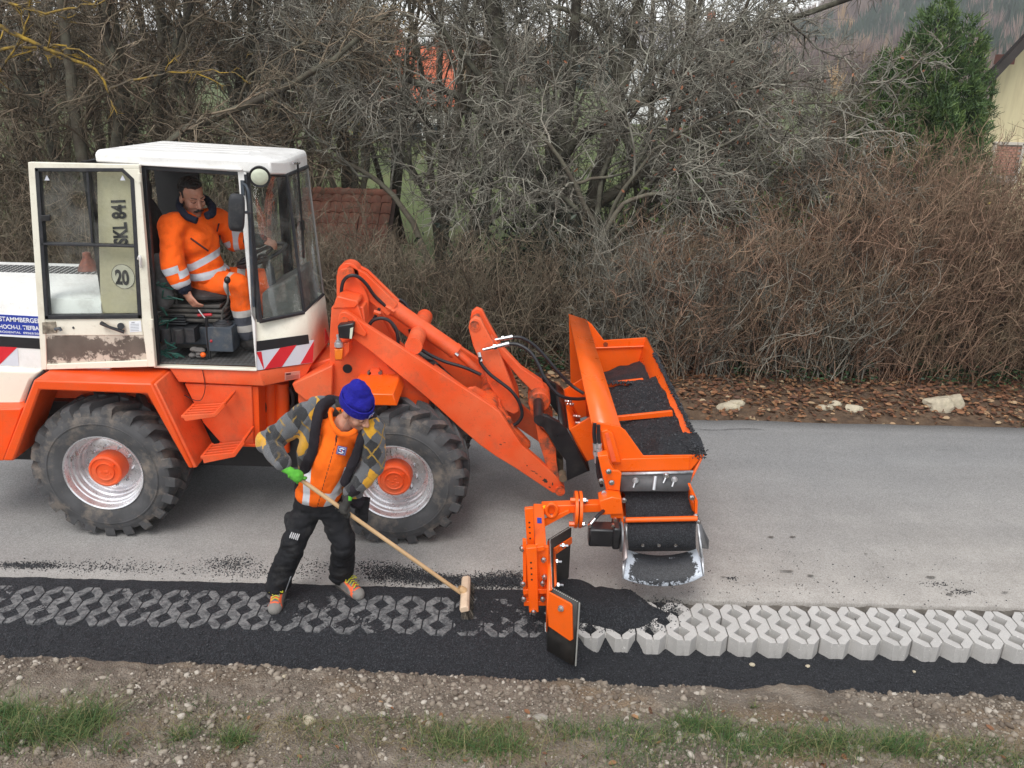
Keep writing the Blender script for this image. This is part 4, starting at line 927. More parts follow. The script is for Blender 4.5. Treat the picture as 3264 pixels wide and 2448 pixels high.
mb = MB(); mb.plate([R20(690, 1130), R20(740, 1070), R20(930, 1345), R20(900, 1410), R20(700, 1320)], 6.035, 6.06); mb.build('arm_gusset', ORANGE, L, .006)
p = at(R4(745, 655), 6.1); mb = MB(); mb.cyl(p, p + Vector((0, .8, 0)), .065, n=24); mb.build('arm_cross_tube', ORANGE, L)
p = at(R4(1225, 1075), 6.1); mb = MB(); mb.cyl(p, p + Vector((0, .8, 0)), .075, n=24); mb.build('arm_cross_tube', ORANGE_WORN, L)
for q in (R4(1690, 1585),):
    for y in (6.03, 6.85):
        p = at(q, 6.05); p.y = y; mb = MB(); mb.cyl(p, p + Vector((0, .12, 0)), .038, n=20); mb.cyl(p - Vector((0, .012, 0)), p, .02, n=12); mb.build('arm_boss', ORANGE_WORN, L)
# tilt cylinder
a, b = at(R4(335, 175), 6.47), at(R4(1022, 690), 6.47); d_ = (b - a).normalized()
c_ = at(R4(585, 385), 6.47)
mb = MB(); mb.cyl(c_, b, .062, n=24); mb.cyl(b - d_ * .03, b, .066, n=24); mb.cyl(c_, c_ + d_ * .07, .066, n=24); mb.build('tilt_cylinder', ORANGE, L)
u_ = Vector((-d_.z, 0, d_.x)); mb = MB()
for y in (6.40, 6.50):
    mb.prism([a + u_ * .06 - d_ * .04 + Vector((0, y - 6.47, 0)), a + u_ * .085 + d_ * .1 + Vector((0, y - 6.47, 0)), c_ + u_ * .062 + d_ * .05 + Vector((0, y - 6.47, 0)), c_ - u_ * .062 + d_ * .05 + Vector((0, y - 6.47, 0)), a - u_ * .07 + d_ * .06 + Vector((0, y - 6.47, 0))], (0, .045, 0))
mb.lathe([(.085, -.07), (.085, .07)], a, 28, 0, Vector((0, 1, 0)), True); mb.build('cylinder_yoke', ORANGE, L, .006)
e_ = at(R4(1200, 845), 6.47); mb = MB(); mb.cyl(b - d_ * .02, e_, .031, n=18); mb.build('piston_rod', ORANGE, L); mb = MB(); q_ = at(R4(1012, 700), 6.40); mb.cyl(q_, q_ + d_ * .03, .013, n=8); mb.build('bleed_screw', STEEL, L)
# second, lift cylinder end between the arms
mb = MB(); mb.tube([at(R4(860, 800), 6.34), at(R4(1030, 930), 6.34)], .05, 16, 0); mb.tube([at(R4(1025, 922), 6.34), at(R4(1085, 948), 6.34)], .03, 14, 1); mb.cyl(at(R4(1120, 960), 6.30), at(R4(1120, 960), 6.38), .055, n=18); mb.plate([R4(1090, 940), R4(1140, 925), R4(1300, 1010), R4(1320, 1060), R4(1150, 1010)], 6.28, 6.33); mb.build('lift_cylinder', [ORANGE, STEEL], L)
lever = [R4(1100, 530), R4(1108, 490), R4(1140, 462), R4(1180, 478), R4(1205, 530), R4(1300, 700), R4(1340, 800), R4(1420, 1000), R4(1428, 1070), R4(1390, 1090), R4(1330, 1060), R4(1220, 880), R4(1190, 790), R4(1130, 650)]
for y in (6.34, 6.60):
    mb = MB(); pts = [at(q, 6.36) for q in lever]; mb.prism([Vector((p.x, y, p.z)) for p in pts], (0, .06, 0)); mb.build('tilt_lever', ORANGE, L, .008)
for q, r in ((R4(1140, 525), .03), (R4(1270, 895), .02)):
    p = at(q, 6.335); mb = MB(); mb.cyl(p, p + Vector((0, .36, 0)), r, n=20); mb.lathe([(r * 1.15, -.003), (r * 1.4, -.004), (r * 1.4, .004)], p, 24, 0, Vector((0, 1, 0))); mb.build('lever_pin', ORANGE_WORN, L)
mb = MB(); mb.plate([R4(1195, 1010), R4(1260, 1010), R4(1330, 1075), R4(1395, 1180), R4(1500, 1290), R4(1500, 1310), R4(1465, 1330), R4(1380, 1240), R4(1290, 1120)], 6.25, 6.33); mb.build('lever_bracket', ORANGE_WORN, L, .01)
p = at(R4(1355, 1135), 6.24); mb = MB(); mb.cyl(p, p + Vector((0, .03, 0)), .028, n=18); mb.build('lever_pin', ORANGE_WORN, L)
link = [R21(510, 195), R21(545, 235), R21(640, 330), R21(780, 480), R21(960, 600), R21(1005, 690), R21(1015, 860), R21(930, 850), R21(890, 740), R21(870, 680), R21(760, 570), R21(640, 430), R21(560, 330)]
mb = MB(); mb.plate(link, 6.46, 6.54); mb.build('tilt_link', ORANGE, L, .008)
mb = MB(); p = at(R21(938, 782), 6.36); mb.lathe([(0, -.005), (.085, -.005), (.09, .02), (.09, .25)], p, 30, 0, Vector((0, 1, 0))); mb.plate([R21(850, 790), R21(1010, 800), R21(960, 900), R21(895, 920), R21(860, 870)], 6.37, 6.6); mb.build('link_boss', ORANGE_WORN, L, .006)
mb = MB(); mb.cyl(p - Vector((0, .02, 0)), p, .032, n=18); mb.build('link_pin', STEEL, L)
hook = [R21(900, 935), R21(955, 1020), R21(1015, 1070), R21(1085, 1195), R21(1090, 1300), R21(1110, 1420), R21(1140, 1500), R21(1080, 1560), R21(1040, 1470), R21(990, 1310), R21(930, 1120)]
mirror_plates('carrier_hook', hook, 6.07, 6.12, ORANGE_WORN, .006)
mb = MB(); mb.plate([R21(1000, 1330), R21(1090, 1260), R21(1150, 1300), R21(1150, 1400), R21(1100, 1440), R21(1050, 1420)], 6.14, 6.8); mb.build('carrier_crossbar', mat('greasy_steel', (.10, .075, .05), .6, .4, var=.5, vs=20), L, .008)
# hoses
def hose(qs, Y, r=.0135, ends=None):
    Ys = Y if isinstance(Y, (list, tuple)) else [Y] * len(qs)
    mb = MB(); mb.tube(spline([at(q, y) for q, y in zip(qs, Ys)], 7), r, 9); return mb.build('hydraulic_hose', HOSE, L)
hose([R20(495, 720), R20(490, 560), R20(530, 410), R20(640, 325), R20(780, 345), R20(930, 480), R20(1080, 690), R20(1280, 870)], [6.31, 6.3, 6.3, 6.3, 6.31, 6.34, 6.38, 6.41])
hose([R20(780, 205), R20(880, 195), R20(1010, 280), R20(1100, 420), R20(1180, 560)], 6.6)
hose([R20(980, 1190), R20(1050, 1110), R20(1190, 1075), R20(1330, 1120), R20(1440, 1250), R20(1480, 1400), R20(1490, 1540)], 6.25)
hose([R20(1160, 900), R20(1110, 1000), R20(1060, 1090)], 6.28, .012)
hose([R20(1400, 720), R20(1560, 770), R20(1690, 920)], 6.62)
hose([R20(1690, 1270), R20(1700, 1330), R20(1710, 1400)], 6.5, .012)
hose([R4(800, 680), R4(860, 715), R4(950, 755), R4(1070, 790), R4(1180, 838)], 6.3)
hose([R21(415, 380), R21(425, 440), R21(500, 530), R21(590, 600), R21(690, 680), R21(760, 780), R21(785, 890), R21(740, 965), R21(650, 1005)], 6.28)
hose([R21(702, 205), R21(790, 215), R21(900, 285), R21(1000, 390), R21(1100, 510), R21(1220, 630), R21(1330, 705)], [6.5, 6.5, 6.5, 6.5, 6.5, 6.5, 6.45])
hose([R21(670, 265), R21(760, 275), R21(860, 340), R21(930, 450), R21(980, 560), R21(1060, 670), R21(1150, 735), R21(1260, 752), R21(1335, 748)], [6.3, 6.28, 6.25, 6.22, 6.2, 6.2, 6.2, 6.25, 6.3])
for qs, Y in (((R21(545, 232), R21(702, 203)), 6.5), ((R21(440, 318), R21(672, 262)), 6.3)):
    a, b = at(qs[0], Y), at(qs[1], Y); mb = MB(); mb.cyl(a, a.lerp(b, .4), .013, n=10); mb.cyl(a.lerp(b, .4), a.lerp(b, .52), .021, n=6); mb.cyl(a.lerp(b, .5), a.lerp(b, .85), .017, n=12); mb.cyl(a.lerp(b, .85), b, .019, n=12); mb.build('hose_coupling', STEEL, L)
a, b = at(R20(1270, 860), 6.405), at(R20(1420, 955), 6.40); mb = MB(); mb.cyl(a, b, .014, n=8); mb.cyl(a.lerp(b, .3), a.lerp(b, .6), .02, n=6); mb.build('hose_fitting', ORANGE, L)
a, b = at(R21(405, 340), 6.3), at(R21(425, 420), 6.28); mb = MB(); mb.cyl(a, b, .016, n=8); mb.build('hose_fitting', STEEL, L)
mb = MB(); mb.cyl(at(R20(1060, 960), 6.27), at(R20(1180, 1000), 6.27), .02, n=6); mb.build('hose_fitting', ORANGE_WORN, L)
# front fender box, bolts
q0 = at(R4(330, 958), 5.74); q1 = at(R4(612, 964), 5.74); q2 = at(R4(640, 1040), 5.74); q3 = at(R4(330, 1034), 5.74)
mb = MB(); mb.prism([q0, q1, q2, q3], (0, .44, 0)); mb.build('front_fender', ORANGE_NEW, L, .008)
mb = MB(); mb.plate([R4(470, 800), R4(520, 800), R4(560, 880), R4(440, 880)], 6.13, 6.16)
for x_ in (458, 528): p = at(R4(x_, 828), 6.13); mb.cyl(p, p + Vector((0, .03, 0)), .016, n=6, m=1)
mb.build('fender_bracket', [ORANGE, mat('dull_bolt', (.2, .18, .16), .5, .7)], L)
# lights on the tower
mb = MB(); c_ = [at(R4(*q), 5.98) for q in ((252, 522), (362, 505), (348, 612), (262, 606))]; mb.prism(c_, (0, .09, 0)); wl = mb.build('head_lamp', BLACK, L, .012)
mb = MB(); mb.plate([R4(336, 540), R4(356, 532), R4(346, 606), R4(332, 606)], 5.972, 5.978); mb.build('lamp_lens', LENS, wl)
mb = MB(); mb.plate([R4(228, 652), R4(330, 628), R4(330, 690), R4(286, 752), R4(238, 748)], 6.03, 6.15); mb.build('lamp_bracket', ORANGE, L, .006)
mb = MB(); mb.plate([R4(234, 676), R4(288, 672), R4(284, 742), R4(238, 744)], 6.0, 6.03); mb.build('turn_signal', AMBER, L, .006)
mb = MB(); p = at(R4(262, 640), 6.02)
for r, h0, h1 in ((.032, -.02, .01), (.022, .01, .03), (.012, .03, .055), (.015, .055, .072)): mb.cyl(p + Vector((0, 0, h0)), p + Vector((0, 0, h1)), r, n=12)
mb.build('lamp_mount', ZINC, L)

CHIPP = mat('bare_chipped_metal', (.045, .03, .022), .7, var=.4, vs=30)
mb = MB()
for (x, y, w, h) in ((985, 1470, 22, 16), (1000, 1480, 12, 20), (885, 1390, 26, 5), (915, 1410, 14, 4), (830, 1340, 10, 5), (950, 1438, 10, 4), (500, 1075, 7, 5), (595, 1152, 10, 6), (628, 1135, 6, 3), (640, 1137, 4, 3), (1030, 1530, 14, 8), (1055, 1500, 6, 16)):
    c0 = at(R21(x, y), 6.058); k = 11
    ring = [(c0.x + w / 1390 * 2.6 * .5 * math.cos(6.2832 * j / k) * random.uniform(.4, 1.3), 6.0585, c0.z - .3 * (w / 1390) * math.cos(6.2832 * j / k) + h / 1390 * 1.3 * math.sin(6.2832 * j / k) * random.uniform(.5, 1.3)) for j in range(k)]
    mb.add([tuple(c0 + Vector((0, .0004, 0)))] + ring, [(0, 1 + j, 1 + (j + 1) % k) for j in range(k)])
o = mb.build('paint_chips', CHIPP, L); o['kind'] = 'stuff'
# ================================================================ side spreader carried by the loader
B = empty('spreader_bucket', (1.0, 6.6, 0), 'bright orange side discharge spreader bucket on the loader arms filled with black chippings', 'spreader bucket')
Y0, Y1 = 5.42, 7.82
na, nb_, nc_, nd_ = [at(R5(*q), Y0) for q in ((790, 1085), (1040, 1132), (1245, 1390), (1775, 1382))]
fa, fb, fc, fd = [at(R5(*q), Y1) for q in ((590, 143), (745, 195), (898, 372), (1272, 347))]
nm_, fm_ = at(R5(1085, 1166), Y0), at(R5(790, 230), Y1)
def thick(name, quads, m, th=.012, parent=B, off=0.0, bev=.0):
    o = sheet(name, quads, m, th, parent); o.modifiers[0].offset = off
    if bev:
        b = o.modifiers.new('edge', 'BEVEL'); b.width = bev; b.segments = 2; b.limit_method = 'ANGLE'
    return o
dn = Vector((0, 0, -1))
thick('top_flange', [[na, nb_, fb, fa], [na, fa, fa + Vector((.012, 0, -.05)), na + Vector((.012, 0, -.05))]], ORANGE_NEW, .012)
bl_n, bl_f = nb_ + Vector((.03, 0, -.75)), fb + Vector((.03, 0, -.80))
dl_n, dl_f = Vector((1.16, Y0, .46)), Vector((1.14, Y1, .46))
thick('back_wall', [[nb_, bl_n, bl_f, fb]], ORANGE_NEW, .012)
thick('front_wall', [[nd_, fd, dl_f, dl_n]], ORANGE_NEW, .014)
thick('bucket_floor', [[bl_n, dl_n, dl_f, bl_f]], ORANGE_NEW, .012)
mb = MB(); mb.plate([R5(*q) for q in ((797, 1090), (1040, 1134), (1088, 1168), (1248, 1392), (1775, 1384), (1652, 1530), (1640, 1640), (1060, 1640), (1050, 1500), (905, 1470), (850, 1250))], Y0 - .008, Y0 + .006)
mb.build('end_plate', ORANGE_NEW, B, .003)
mb = MB(); fz = Vector((0, 0, 1)); pp_ = [fa, fb, fm_, fc, fd, dl_f, bl_f, Vector((fa.x + .05, Y1, .6))]; mb.prism([p + Vector((0, -.006, 0)) for p in pp_], (0, .014, 0)); mb.build('end_plate', ORANGE_NEW, B, .003)
mb = MB(); p = at(R5(1255, 1422), Y0 - .012); mb.loft([[p + Vector((x, y, z)) for x, z in ((-.028, -.004), (-.022, .007), (.022, .007), (.028, -.004), (.022, -.007), (-.022, -.007))] for y in (0, .006)]); p = at(R5(914, 410), Y1 - .02); mb.cyl(p, p + Vector((0, .01, 0)), .022, n=14); sl = mb.build('slot', mat('slot_shadow', (.25, .04, .005), .6), B); sl['kind'] = 'stuff'
mb = MB(); a, b = at(R5(805, 442), Y1 - .02), at(R5(1282, 424), Y1 - .02); mb.tube([a, b], .008, 6); mb.build('weld_bead', ORANGE_NEW, B)
def cross(name, qs, Y):
    mb = MB(); mb.plate([R5(*q) for q in qs], Y, Y + .03); mb.build(name, ORANGE_NEW, B, .004)
cross('cross_bar', ((960, 1052), (1503, 996), (1508, 1044), (975, 1092)), 6.18)
cross('cross_bar', ((880, 752), (1245, 712), (1255, 758), (895, 792)), 7.12)
# frame between bucket and carrier
g_ = [R5(588, 1165), R5(795, 1040), R5(812, 1120), R5(820, 1415), R5(745, 1440)]
mb = MB(); mb.plate(g_, 6.06, 6.08); gp = [at(q, 6.06) for q in g_]; mb.build('side_gusset', ORANGE_NEW, B, .003)
mb = MB(); mb.prism([Vector((p.x, 6.92, p.z)) for p in gp], (0, .02, 0)); mb.build('side_gusset', ORANGE_NEW, B, .003)
thick('carrier_plate', [[gp[0], gp[4], Vector((gp[4].x, 6.94, gp[4].z)), Vector((gp[0].x, 6.94, gp[0].z))]], ORANGE_NEW, .016)
thick('outer_wall', [[Vector((gp[1].x, 6.0, gp[1].z + .1)), Vector((gp[3].x, 6.0, gp[3].z)), Vector((gp[3].x, 7.1, gp[3].z)), Vector((gp[1].x - .03, 7.1, gp[1].z + .1))]], ORANGE_NEW, .012)
for (x, y) in ((582, 912), (600, 936), (655, 1042), (608, 1108), (676, 1102)):
    p = at(R5(x, y), 6.5); mb = MB(); d_ = Vector((-1, -.1, .12)).normalized(); mb.cyl(p + d_ * .03, p - d_ * .03, .013, n=6); mb.cyl(p + d_ * .0, p - d_ * .012, .02, n=10); mb.build('frame_bolt', STEEL, B)
hk = [R21(905, 930), R21(915, 902), R21(950, 890), R21(1010, 905), R21(1115, 962), R21(1180, 1015), R21(1372, 1388), R21(1182, 1476), R21(1172, 1300), R21(1088, 1192), R21(1015, 1066), R21(965, 1002), R21(918, 985)]
hp = [at(q, 6.02) for q in hk]
for y in (6.02, 6.86):
    mb = MB(); mb.prism([Vector((p.x, y, p.z)) for p in hp], (0, .05, 0)); mb.build('carrier_bracket', BLACK, B, .006)
mb = MB(); p = at(R21(935, 935), 6.0); mb.cyl(p, p + Vector((0, .95, 0)), .04, n=20); mb.build('carrier_tube', BLACK, B)
a, b = at(R21(1115, 962), 6.04), at(R21(1180, 1015), 6.04)
thick('carrier_web', [[a, b, Vector((b.x, 6.9, b.z)), Vector((a.x, 6.9, a.z))]], BLACK, .02)
c_ = at(R21(1372, 1388), 6.04); thick('carrier_web', [[b, c_, Vector((c_.x, 6.9, c_.z)), Vector((b.x, 6.9, b.z))]], BLACK, .02)
mb = MB(); p = at(R21(1145, 1455), 5.99); mb.cyl(p, p + Vector((0, .1, 0)), .03, n=16); mb.build('lock_pin', mat('dirty_steel', (.25, .19, .13), .5, .5), B)
# near side: bracket, hoses, post
mb = MB(); mb.plate([R5(*q) for q in ((872, 1176), (925, 1164), (975, 1195), (1052, 1450), (925, 1456))], Y0 - .05, Y0 - .008); mb.build('end_bracket', ORANGE_NEW, B, .004)
mb = MB(); mb.plate([R5(*q) for q in ((905, 1195), (938, 1186), (1010, 1440), (965, 1445))], Y0 - .054, Y0 - .049); mb.build('bracket_web', ORANGE, B, .002)
mb = MB(); mb.plate([R5(*q) for q in ((918, 1458), (1040, 1450), (1052, 1420), (1652, 1402), (1652, 1520), (1050, 1530), (925, 1530))], Y0 - .022, Y0 - .008); mb.build('lower_flange', ORANGE_NEW, B, .003)
for pts, Y in ((((818, 1105), (812, 1200), (822, 1290), (836, 1420), (850, 1560), (880, 1660)), 5.36), (((850, 1120), (852, 1210), (858, 1290), (850, 1360), (845, 1480), (872, 1600)), 5.34)):
    mb = MB(); mb.tube(spline([at(R5(*q), Y) for q in pts], 6), .013, 8); mb.build('hydraulic_hose', HOSE, B)
    a, b = at(R5(pts[2][0], pts[2][1] - 10), Y - .002), at(R5(pts[3][0], pts[3][1] + 30), Y - .002); mb = MB(); mb.cyl(a, a.lerp(b, .35), .018, n=10); mb.cyl(a.lerp(b, .4), a.lerp(b, .6), .022, n=6); mb.cyl(a.lerp(b, .6), b, .017, n=10); mb.build('hose_coupling', ZINC, B)
mb = MB(); mb.plate([R6(*q) for q in ((725, 10), (800, 0), (812, 60), (870, 150), (890, 265), (905, 330), (925, 575), (905, 575), (893, 335), (830, 318), (790, 275), (765, 180))], 5.26, 5.34); mb.build('post', ORANGE_NEW, B, .005)
mb = MB(); mb.plate([R6(*q) for q in ((790, 115), (880, 120), (905, 140), (890, 270), (800, 262))], 5.24, 5.262); mb.build('post_plate', ORANGE_NEW, B, .004)
for (x, y) in ((808, 134), (830, 218), (752, 205), (772, 295), (922, 352), (926, 492), (1440, 332), (1468, 472), (1486, 516), (870, 690), (875, 596)):
    p = at(R6(x, y), 5.20); mb = MB(); mb.cyl(p + Vector((0, .03, 0)), p, .013, n=6); mb.lathe([(.02, .02), (.02, .014)], p, 12, 0, Vector((0, 1, 0)), True); o = mb.build('bolt', STEEL, B)
# discharge chute
flap = thick('rubber_flap', [[at(R6(905, 137), 5.385), at(R6(1445, 122), 5.385), at(R6(1408, 275), 5.30), at(R6(892, 275), 5.30)]], mat('grey_flap', (.085, .085, .09), .5, .0, var=.15, vs=6, dirt=(.04, .04, .04), da=.5), .01)
thick('clamp_strip', [[at(R6(905, 133), 5.378), at(R6(1447, 118), 5.378), at(R6(1442, 140), 5.366), at(R6(903, 155), 5.366)]], ZINC, .008)
for (x, y, r) in ((1010, 195, 1), (1303, 188, 1), (1243, 160, 0)):
    p = at(R6(x, y), 5.33); mb = MB(); mb.cyl(p + Vector((0, .02, 0)), p - Vector((0, .02, -.005)), .012, n=8); mb.lathe([(.022, 0), (.022, .006)], p, 14, 0, Vector((0, 1, 0)), True); mb.tube([p, at(R6(x - (18 if r else 25), y + 52), 5.31)], .007, 6); mb.build('flap_clamp', ZINC if r else STEEL, B)
mb = MB(); mb.tube([at(R6(1160, 160), 5.33), at(R6(1146, 265), 5.29)], .012, 8); mb.build('flap_rib', ZINC, B)
CHUTEM = mat('chute_rubber', (.016, .016, .018), .7, var=.3, vs=14, bump=.5, bs=70)
def rows(spec, n=16):
    out = []
    for (qa, qb, Y, sag) in spec:
        out.append([at(R6(qa[0] + (qb[0] - qa[0]) * j / n, qa[1] + (qb[1] - qa[1]) * j / n), Y) + Vector((0, 0, sag * (1 - (2 * j / n - 1) ** 2))) for j in range(n + 1)])
    return out
mb = MB(); mb.loft(rows([((905, 262), (1412, 258), 5.42, 0), ((930, 300), (1425, 296), 5.37, .01), ((940, 500), (1470, 490), 5.22, .005)]), 0, False, False); ch = mb.build('conveyor_belt', CHIP, B)
mb = MB(); mb.loft(rows([((945, 496), (1468, 486), 5.235, 0), ((948, 540), (1466, 530), 5.19, .0), ((950, 600), (1464, 590), 5.145, .0), ((952, 660), (1464, 650), 5.125, 0), ((955, 705), (1466, 698), 5.14, 0), ((958, 730), (1466, 725), 5.18, 0)]), 0, False, False); mb.build('discharge_roller', CHIP, B)
mb = MB(); mb.tube([at(R6(932, 492), 5.2), at(R6(1474, 480), 5.2)], .019, 12); mb.build('guard_bar', ORANGE_NEW, B)
for x in (1063, 1186, 1312):
    p = at(R6(x, 683), 5.118); mb = MB(); mb.lathe([(.012, .01), (.012, -.004), (.0, -.006)], p, 10, 0, Vector((0, 1, 0))); mb.build('roller_screw', STEEL, B)
t = NT('chute_sheet'); v_ = t.obj(); k_ = t.math('ADD', t.noise(22, 8, .75), t.attr('edge'))
ms = t.ramp(k_, [(.60, 0.0), (.64, 1.0)])
t.base(t.mix(ms, t.ramp(t.vor(170, 'Color'), [(.15, (.010, .0105, .013)), (.9, (.04, .042, .048))]), (.50, .54, .60))); t.l(t.math('MULTIPLY', ms, .45), t.b.inputs['Metallic']); t.rough(.5); t.bump(t.vor(170), .5, .004)
lip = [(912, 930), (960, 950), (1030, 970), (1110, 986), (1200, 992), (1290, 988), (1370, 976), (1450, 950), (1527, 908)]
n_ = 32
def lipx(u): 
    f_ = u * (len(lip) - 1); i = min(int(f_), len(lip) - 2); k = f_ - i; return (lip[i][0] * (1 - k) + lip[i + 1][0] * k, lip[i][1] * (1 - k) + lip[i + 1][1] * k)
R_rows = []
for (qa, qb, Y, sag) in (((948, 715), (1470, 708), 5.15, -.05), ((940, 770), (1490, 762), 5.09, -.045), ((925, 830), (1512, 815), 5.03, -.03)):
    R_rows.append([at(R6(qa[0] + (qb[0] - qa[0]) * j / n_, qa[1] + (qb[1] - qa[1]) * j / n_), Y) + Vector((0, 0, sag * (1 - (2 * j / n_ - 1) ** 2))) for j in range(n_ + 1)])
R_rows.append([at(R6(*lipx(j / n_)), 4.95) for j in range(n_ + 1)])
R_rows.insert(3, [a.lerp(b, .5) + Vector((0, 0, -.008)) for a, b in zip(R_rows[2], R_rows[3])])
co = np.array([[p[:] for p in r] for r in R_rows]); nr = len(R_rows); i_ = np.arange(nr * (n_ + 1)).reshape(nr, n_ + 1)
f_ = np.stack([i_[:-1, :-1], i_[:-1, 1:], i_[1:, 1:], i_[1:, :-1]], -1).reshape(-1, 4)
eu = np.abs(np.linspace(-1, 1, n_ + 1)); ed = np.tile(.30 * sstep(.62, .98, eu) - .06, (nr, 1)); ed[-1] += .2; ed[0] += .05; ed[0] += 0
o = link_mesh('chute', arrays('chute', co, f_, t.m, {'edge': ed.ravel()}, True), B); s_ = o.modifiers.new('thickness', 'SOLIDIFY'); s_.thickness = .006; s_.offset = 1
def plate6(name, qs, Y, m, th=.012, bev=.002):
    mb = MB(); mb.plate([R6(*q) for q in qs], Y, Y + th); return mb.build(name, m, B, bev)
GREYPL = mat('grey_plate', (.17, .17, .18), .45, .4, var=.12, vs=8, dirt=(.4, .39, .38), da=.3)
thick('chute_cheek', [[at(R6(898, 590), 5.24), at(R6(930, 578), 5.24), at(R6(948, 775), 5.0), at(R6(912, 808), 5.0)]], mat('mauve_steel', (.42, .36, .35), .4, .5, var=.1), .008)
thick('chute_cheek', [[at(R6(1478, 470), 5.28), at(R6(1560, 645), 5.34), at(R6(1556, 712), 5.34), at(R6(1516, 705), 5.20)]], GREYPL, .008)
thick('chute_side', [[at(R6(930, 500), 5.22), at(R6(948, 500), 5.22), at(R6(952, 640), 5.14), at(R6(940, 640), 5.14)]], ZINC, .006)
thick('chute_side', [[at(R6(910, 806), 5.03), at(R6(940, 784), 5.05), at(R6(918, 934), 4.95), at(R6(912, 932), 4.95)]], ZINC, .006)
thick('chute_side', [[at(R6(1468, 490), 5.22), at(R6(1486, 500), 5.22), at(R6(1522, 780), 5.04), at(R6(1496, 770), 5.06)], [at(R6(1496, 770), 5.06), at(R6(1524, 778), 5.04), at(R6(1528, 905), 4.95), at(R6(1518, 915), 4.95)]], ZINC, .006)
plate6('chute_frame', ((1412, 238), (1430, 236), (1480, 348), (1476, 476), (1460, 476), (1456, 352)), 5.22, ORANGE_NEW, .05)
thick('frame_cheek', [[at(R6(1410, 250), 5.36), at(R6(1456, 350), 5.26), at(R6(1456, 430), 5.24), at(R6(1412, 400), 5.33)]], ORANGE_NEW, .008)
mb = MB(); a = at(R6(652, 600), 5.02); b = at(R6(880, 596), 5.02); mb.box((a + b) / 2, ((b - a).length, .12, .13)); mb.box(b - Vector((.02, 0, 0)), (.05, .15, .16)); mb.build('hydraulic_motor', BLACK, B, .012)
mb = MB(); mb.lathe([(.10, 0), (.10, .012)], b + Vector((.012, 0, -.02)), 24, 0, Vector((1, 0, 0)), True); mb.build('motor_flange', GREYPL, B)
mb = MB(); mb.cyl(at(R6(668, 525), 5.02), at(R6(705, 480), 5.04), .011, n=10, m=1); mb.tube(spline([at(R6(700, 486), 5.04), at(R6(735, 450), 5.08), at(R6(790, 400), 5.2)], 5), .013, 8); mb.build('motor_hose', [HOSE, STEEL], B)
for (x, y) in ((838, 538), (872, 594), (846, 610), (855, 495), (662, 540)):
    p = at(R6(x, y), 4.96); mb = MB(); mb.cyl(p, p + Vector((0, .02, 0)), .012, n=6); mb.build('bolt', STEEL, B)
# arm to the deflector
plate6('arm', ((300, 388), (762, 370), (762, 432), (300, 452)), 5.18, ORANGE_NEW, .075, .006)
plate6('arm_socket', ((735, 350), (832, 318), (902, 332), (918, 448), (750, 456)), 5.14, ORANGE_NEW, .13, .006)
plate6('arm_socket', ((820, 440), (918, 436), (920, 570), (905, 575), (900, 480), (822, 480)), 5.16, ORANGE_NEW, .1, .004)
fc_ = at(R6(574, 412), 5.22)
for k_, dx in enumerate((-.026, .004)):
    mb = MB(); mb.lathe([(.128, 0), (.128, .022)], fc_ + Vector((dx, 0, 0)), 32, 0, Vector((1, 0, 0)), True); mb.build('arm_flange', ORANGE_NEW, B, .003)
for sz in (-1, 1):
    p = fc_ + Vector((.026, -.04, sz * .092)); mb = MB(); mb.cyl(p, p + Vector((.02, 0, 0)), .02, n=6); mb.cyl(p - Vector((.08, 0, 0)), p + Vector((.035, 0, 0)), .011, n=8); mb.build('flange_bolt', STEEL, B)
    mb = MB(); mb.cyl(p - Vector((.085, 0, 0)), p - Vector((.05, 0, 0)), .018, n=6); mb.build('flange_nut', ORANGE_NEW, B)
p = at(R6(374, 418), 5.16); mb = MB(); mb.tube([p + Vector((.036 * math.cos(6.2832 * j / 24), 0, .05 * math.sin(6.2832 * j / 24))) for j in range(26)], .013, 8); mb.build('lifting_eye', ORANGE_NEW, B)
plate6('arm_gusset', ((318, 492), (505, 418), (515, 440), (316, 548)), 5.16, ORANGE_NEW, .02)
plate6('yellow_tag', ((312, 384), (346, 380), (346, 402), (312, 406)), 5.174, mat('yellow_film', (.75, .62, .02), .4), .003, 0)
ta, tb = at(R6(275, 402), 5.24), at(R6(290, 712), 4.74)
mb = MB(); w2 = .036; mb.loft([[p + Vector((x * w2, 0, z * w2)) for x, z in ((-1, -1), (1, -1), (1, 1), (-1, 1))] for p in (ta, tb)]); mb.build('slide_tube', ORANGE_NEW, B, .006)
mb = MB(); mb.box(tb + Vector((0, -.001, -.002)), (.044, .004, .036)); mb.build('black_tube_end', INK, B)  # black plate painted as the shade inside the closed tube end
mb = MB(); mb.box(ta.lerp(tb, .44) + Vector((0, 0, w2 + .001)), (.03, .07, .003)); mb.build('maker_badge', BLUEFILM, B)
plate6('height_bar', ((170, 408), (238, 402), (246, 690), (190, 693)), 4.80, ORANGE_NEW, .03, .004)
plate6('height_bar', ((182, 706), (262, 700), (278, 1190), (205, 1193)), 4.66, ORANGE_NEW, .04, .004)
plate6('bar_clamp', ((160, 690), (352, 696), (350, 1018), (345, 1140), (166, 1143)), 4.72, ORANGE_NEW, .03, .004)
plate6('bar_clamp', ((156, 642), (186, 650), (186, 1020), (160, 1020)), 4.69, ORANGE_NEW, .03, .004)
plate6('clamp_rib', ((232, 705), (318, 690), (322, 722), (236, 740)), 4.69, ORANGE_NEW, .04, .003)
plate6('clamp_rib', ((158, 1020), (345, 1015), (345, 1050), (160, 1055)), 4.685, ORANGE_NEW, .04, .003)
plate6('clamp_rib', ((165, 1110), (345, 1105), (345, 1140), (166, 1143)), 4.685, ORANGE_NEW, .04, .003)
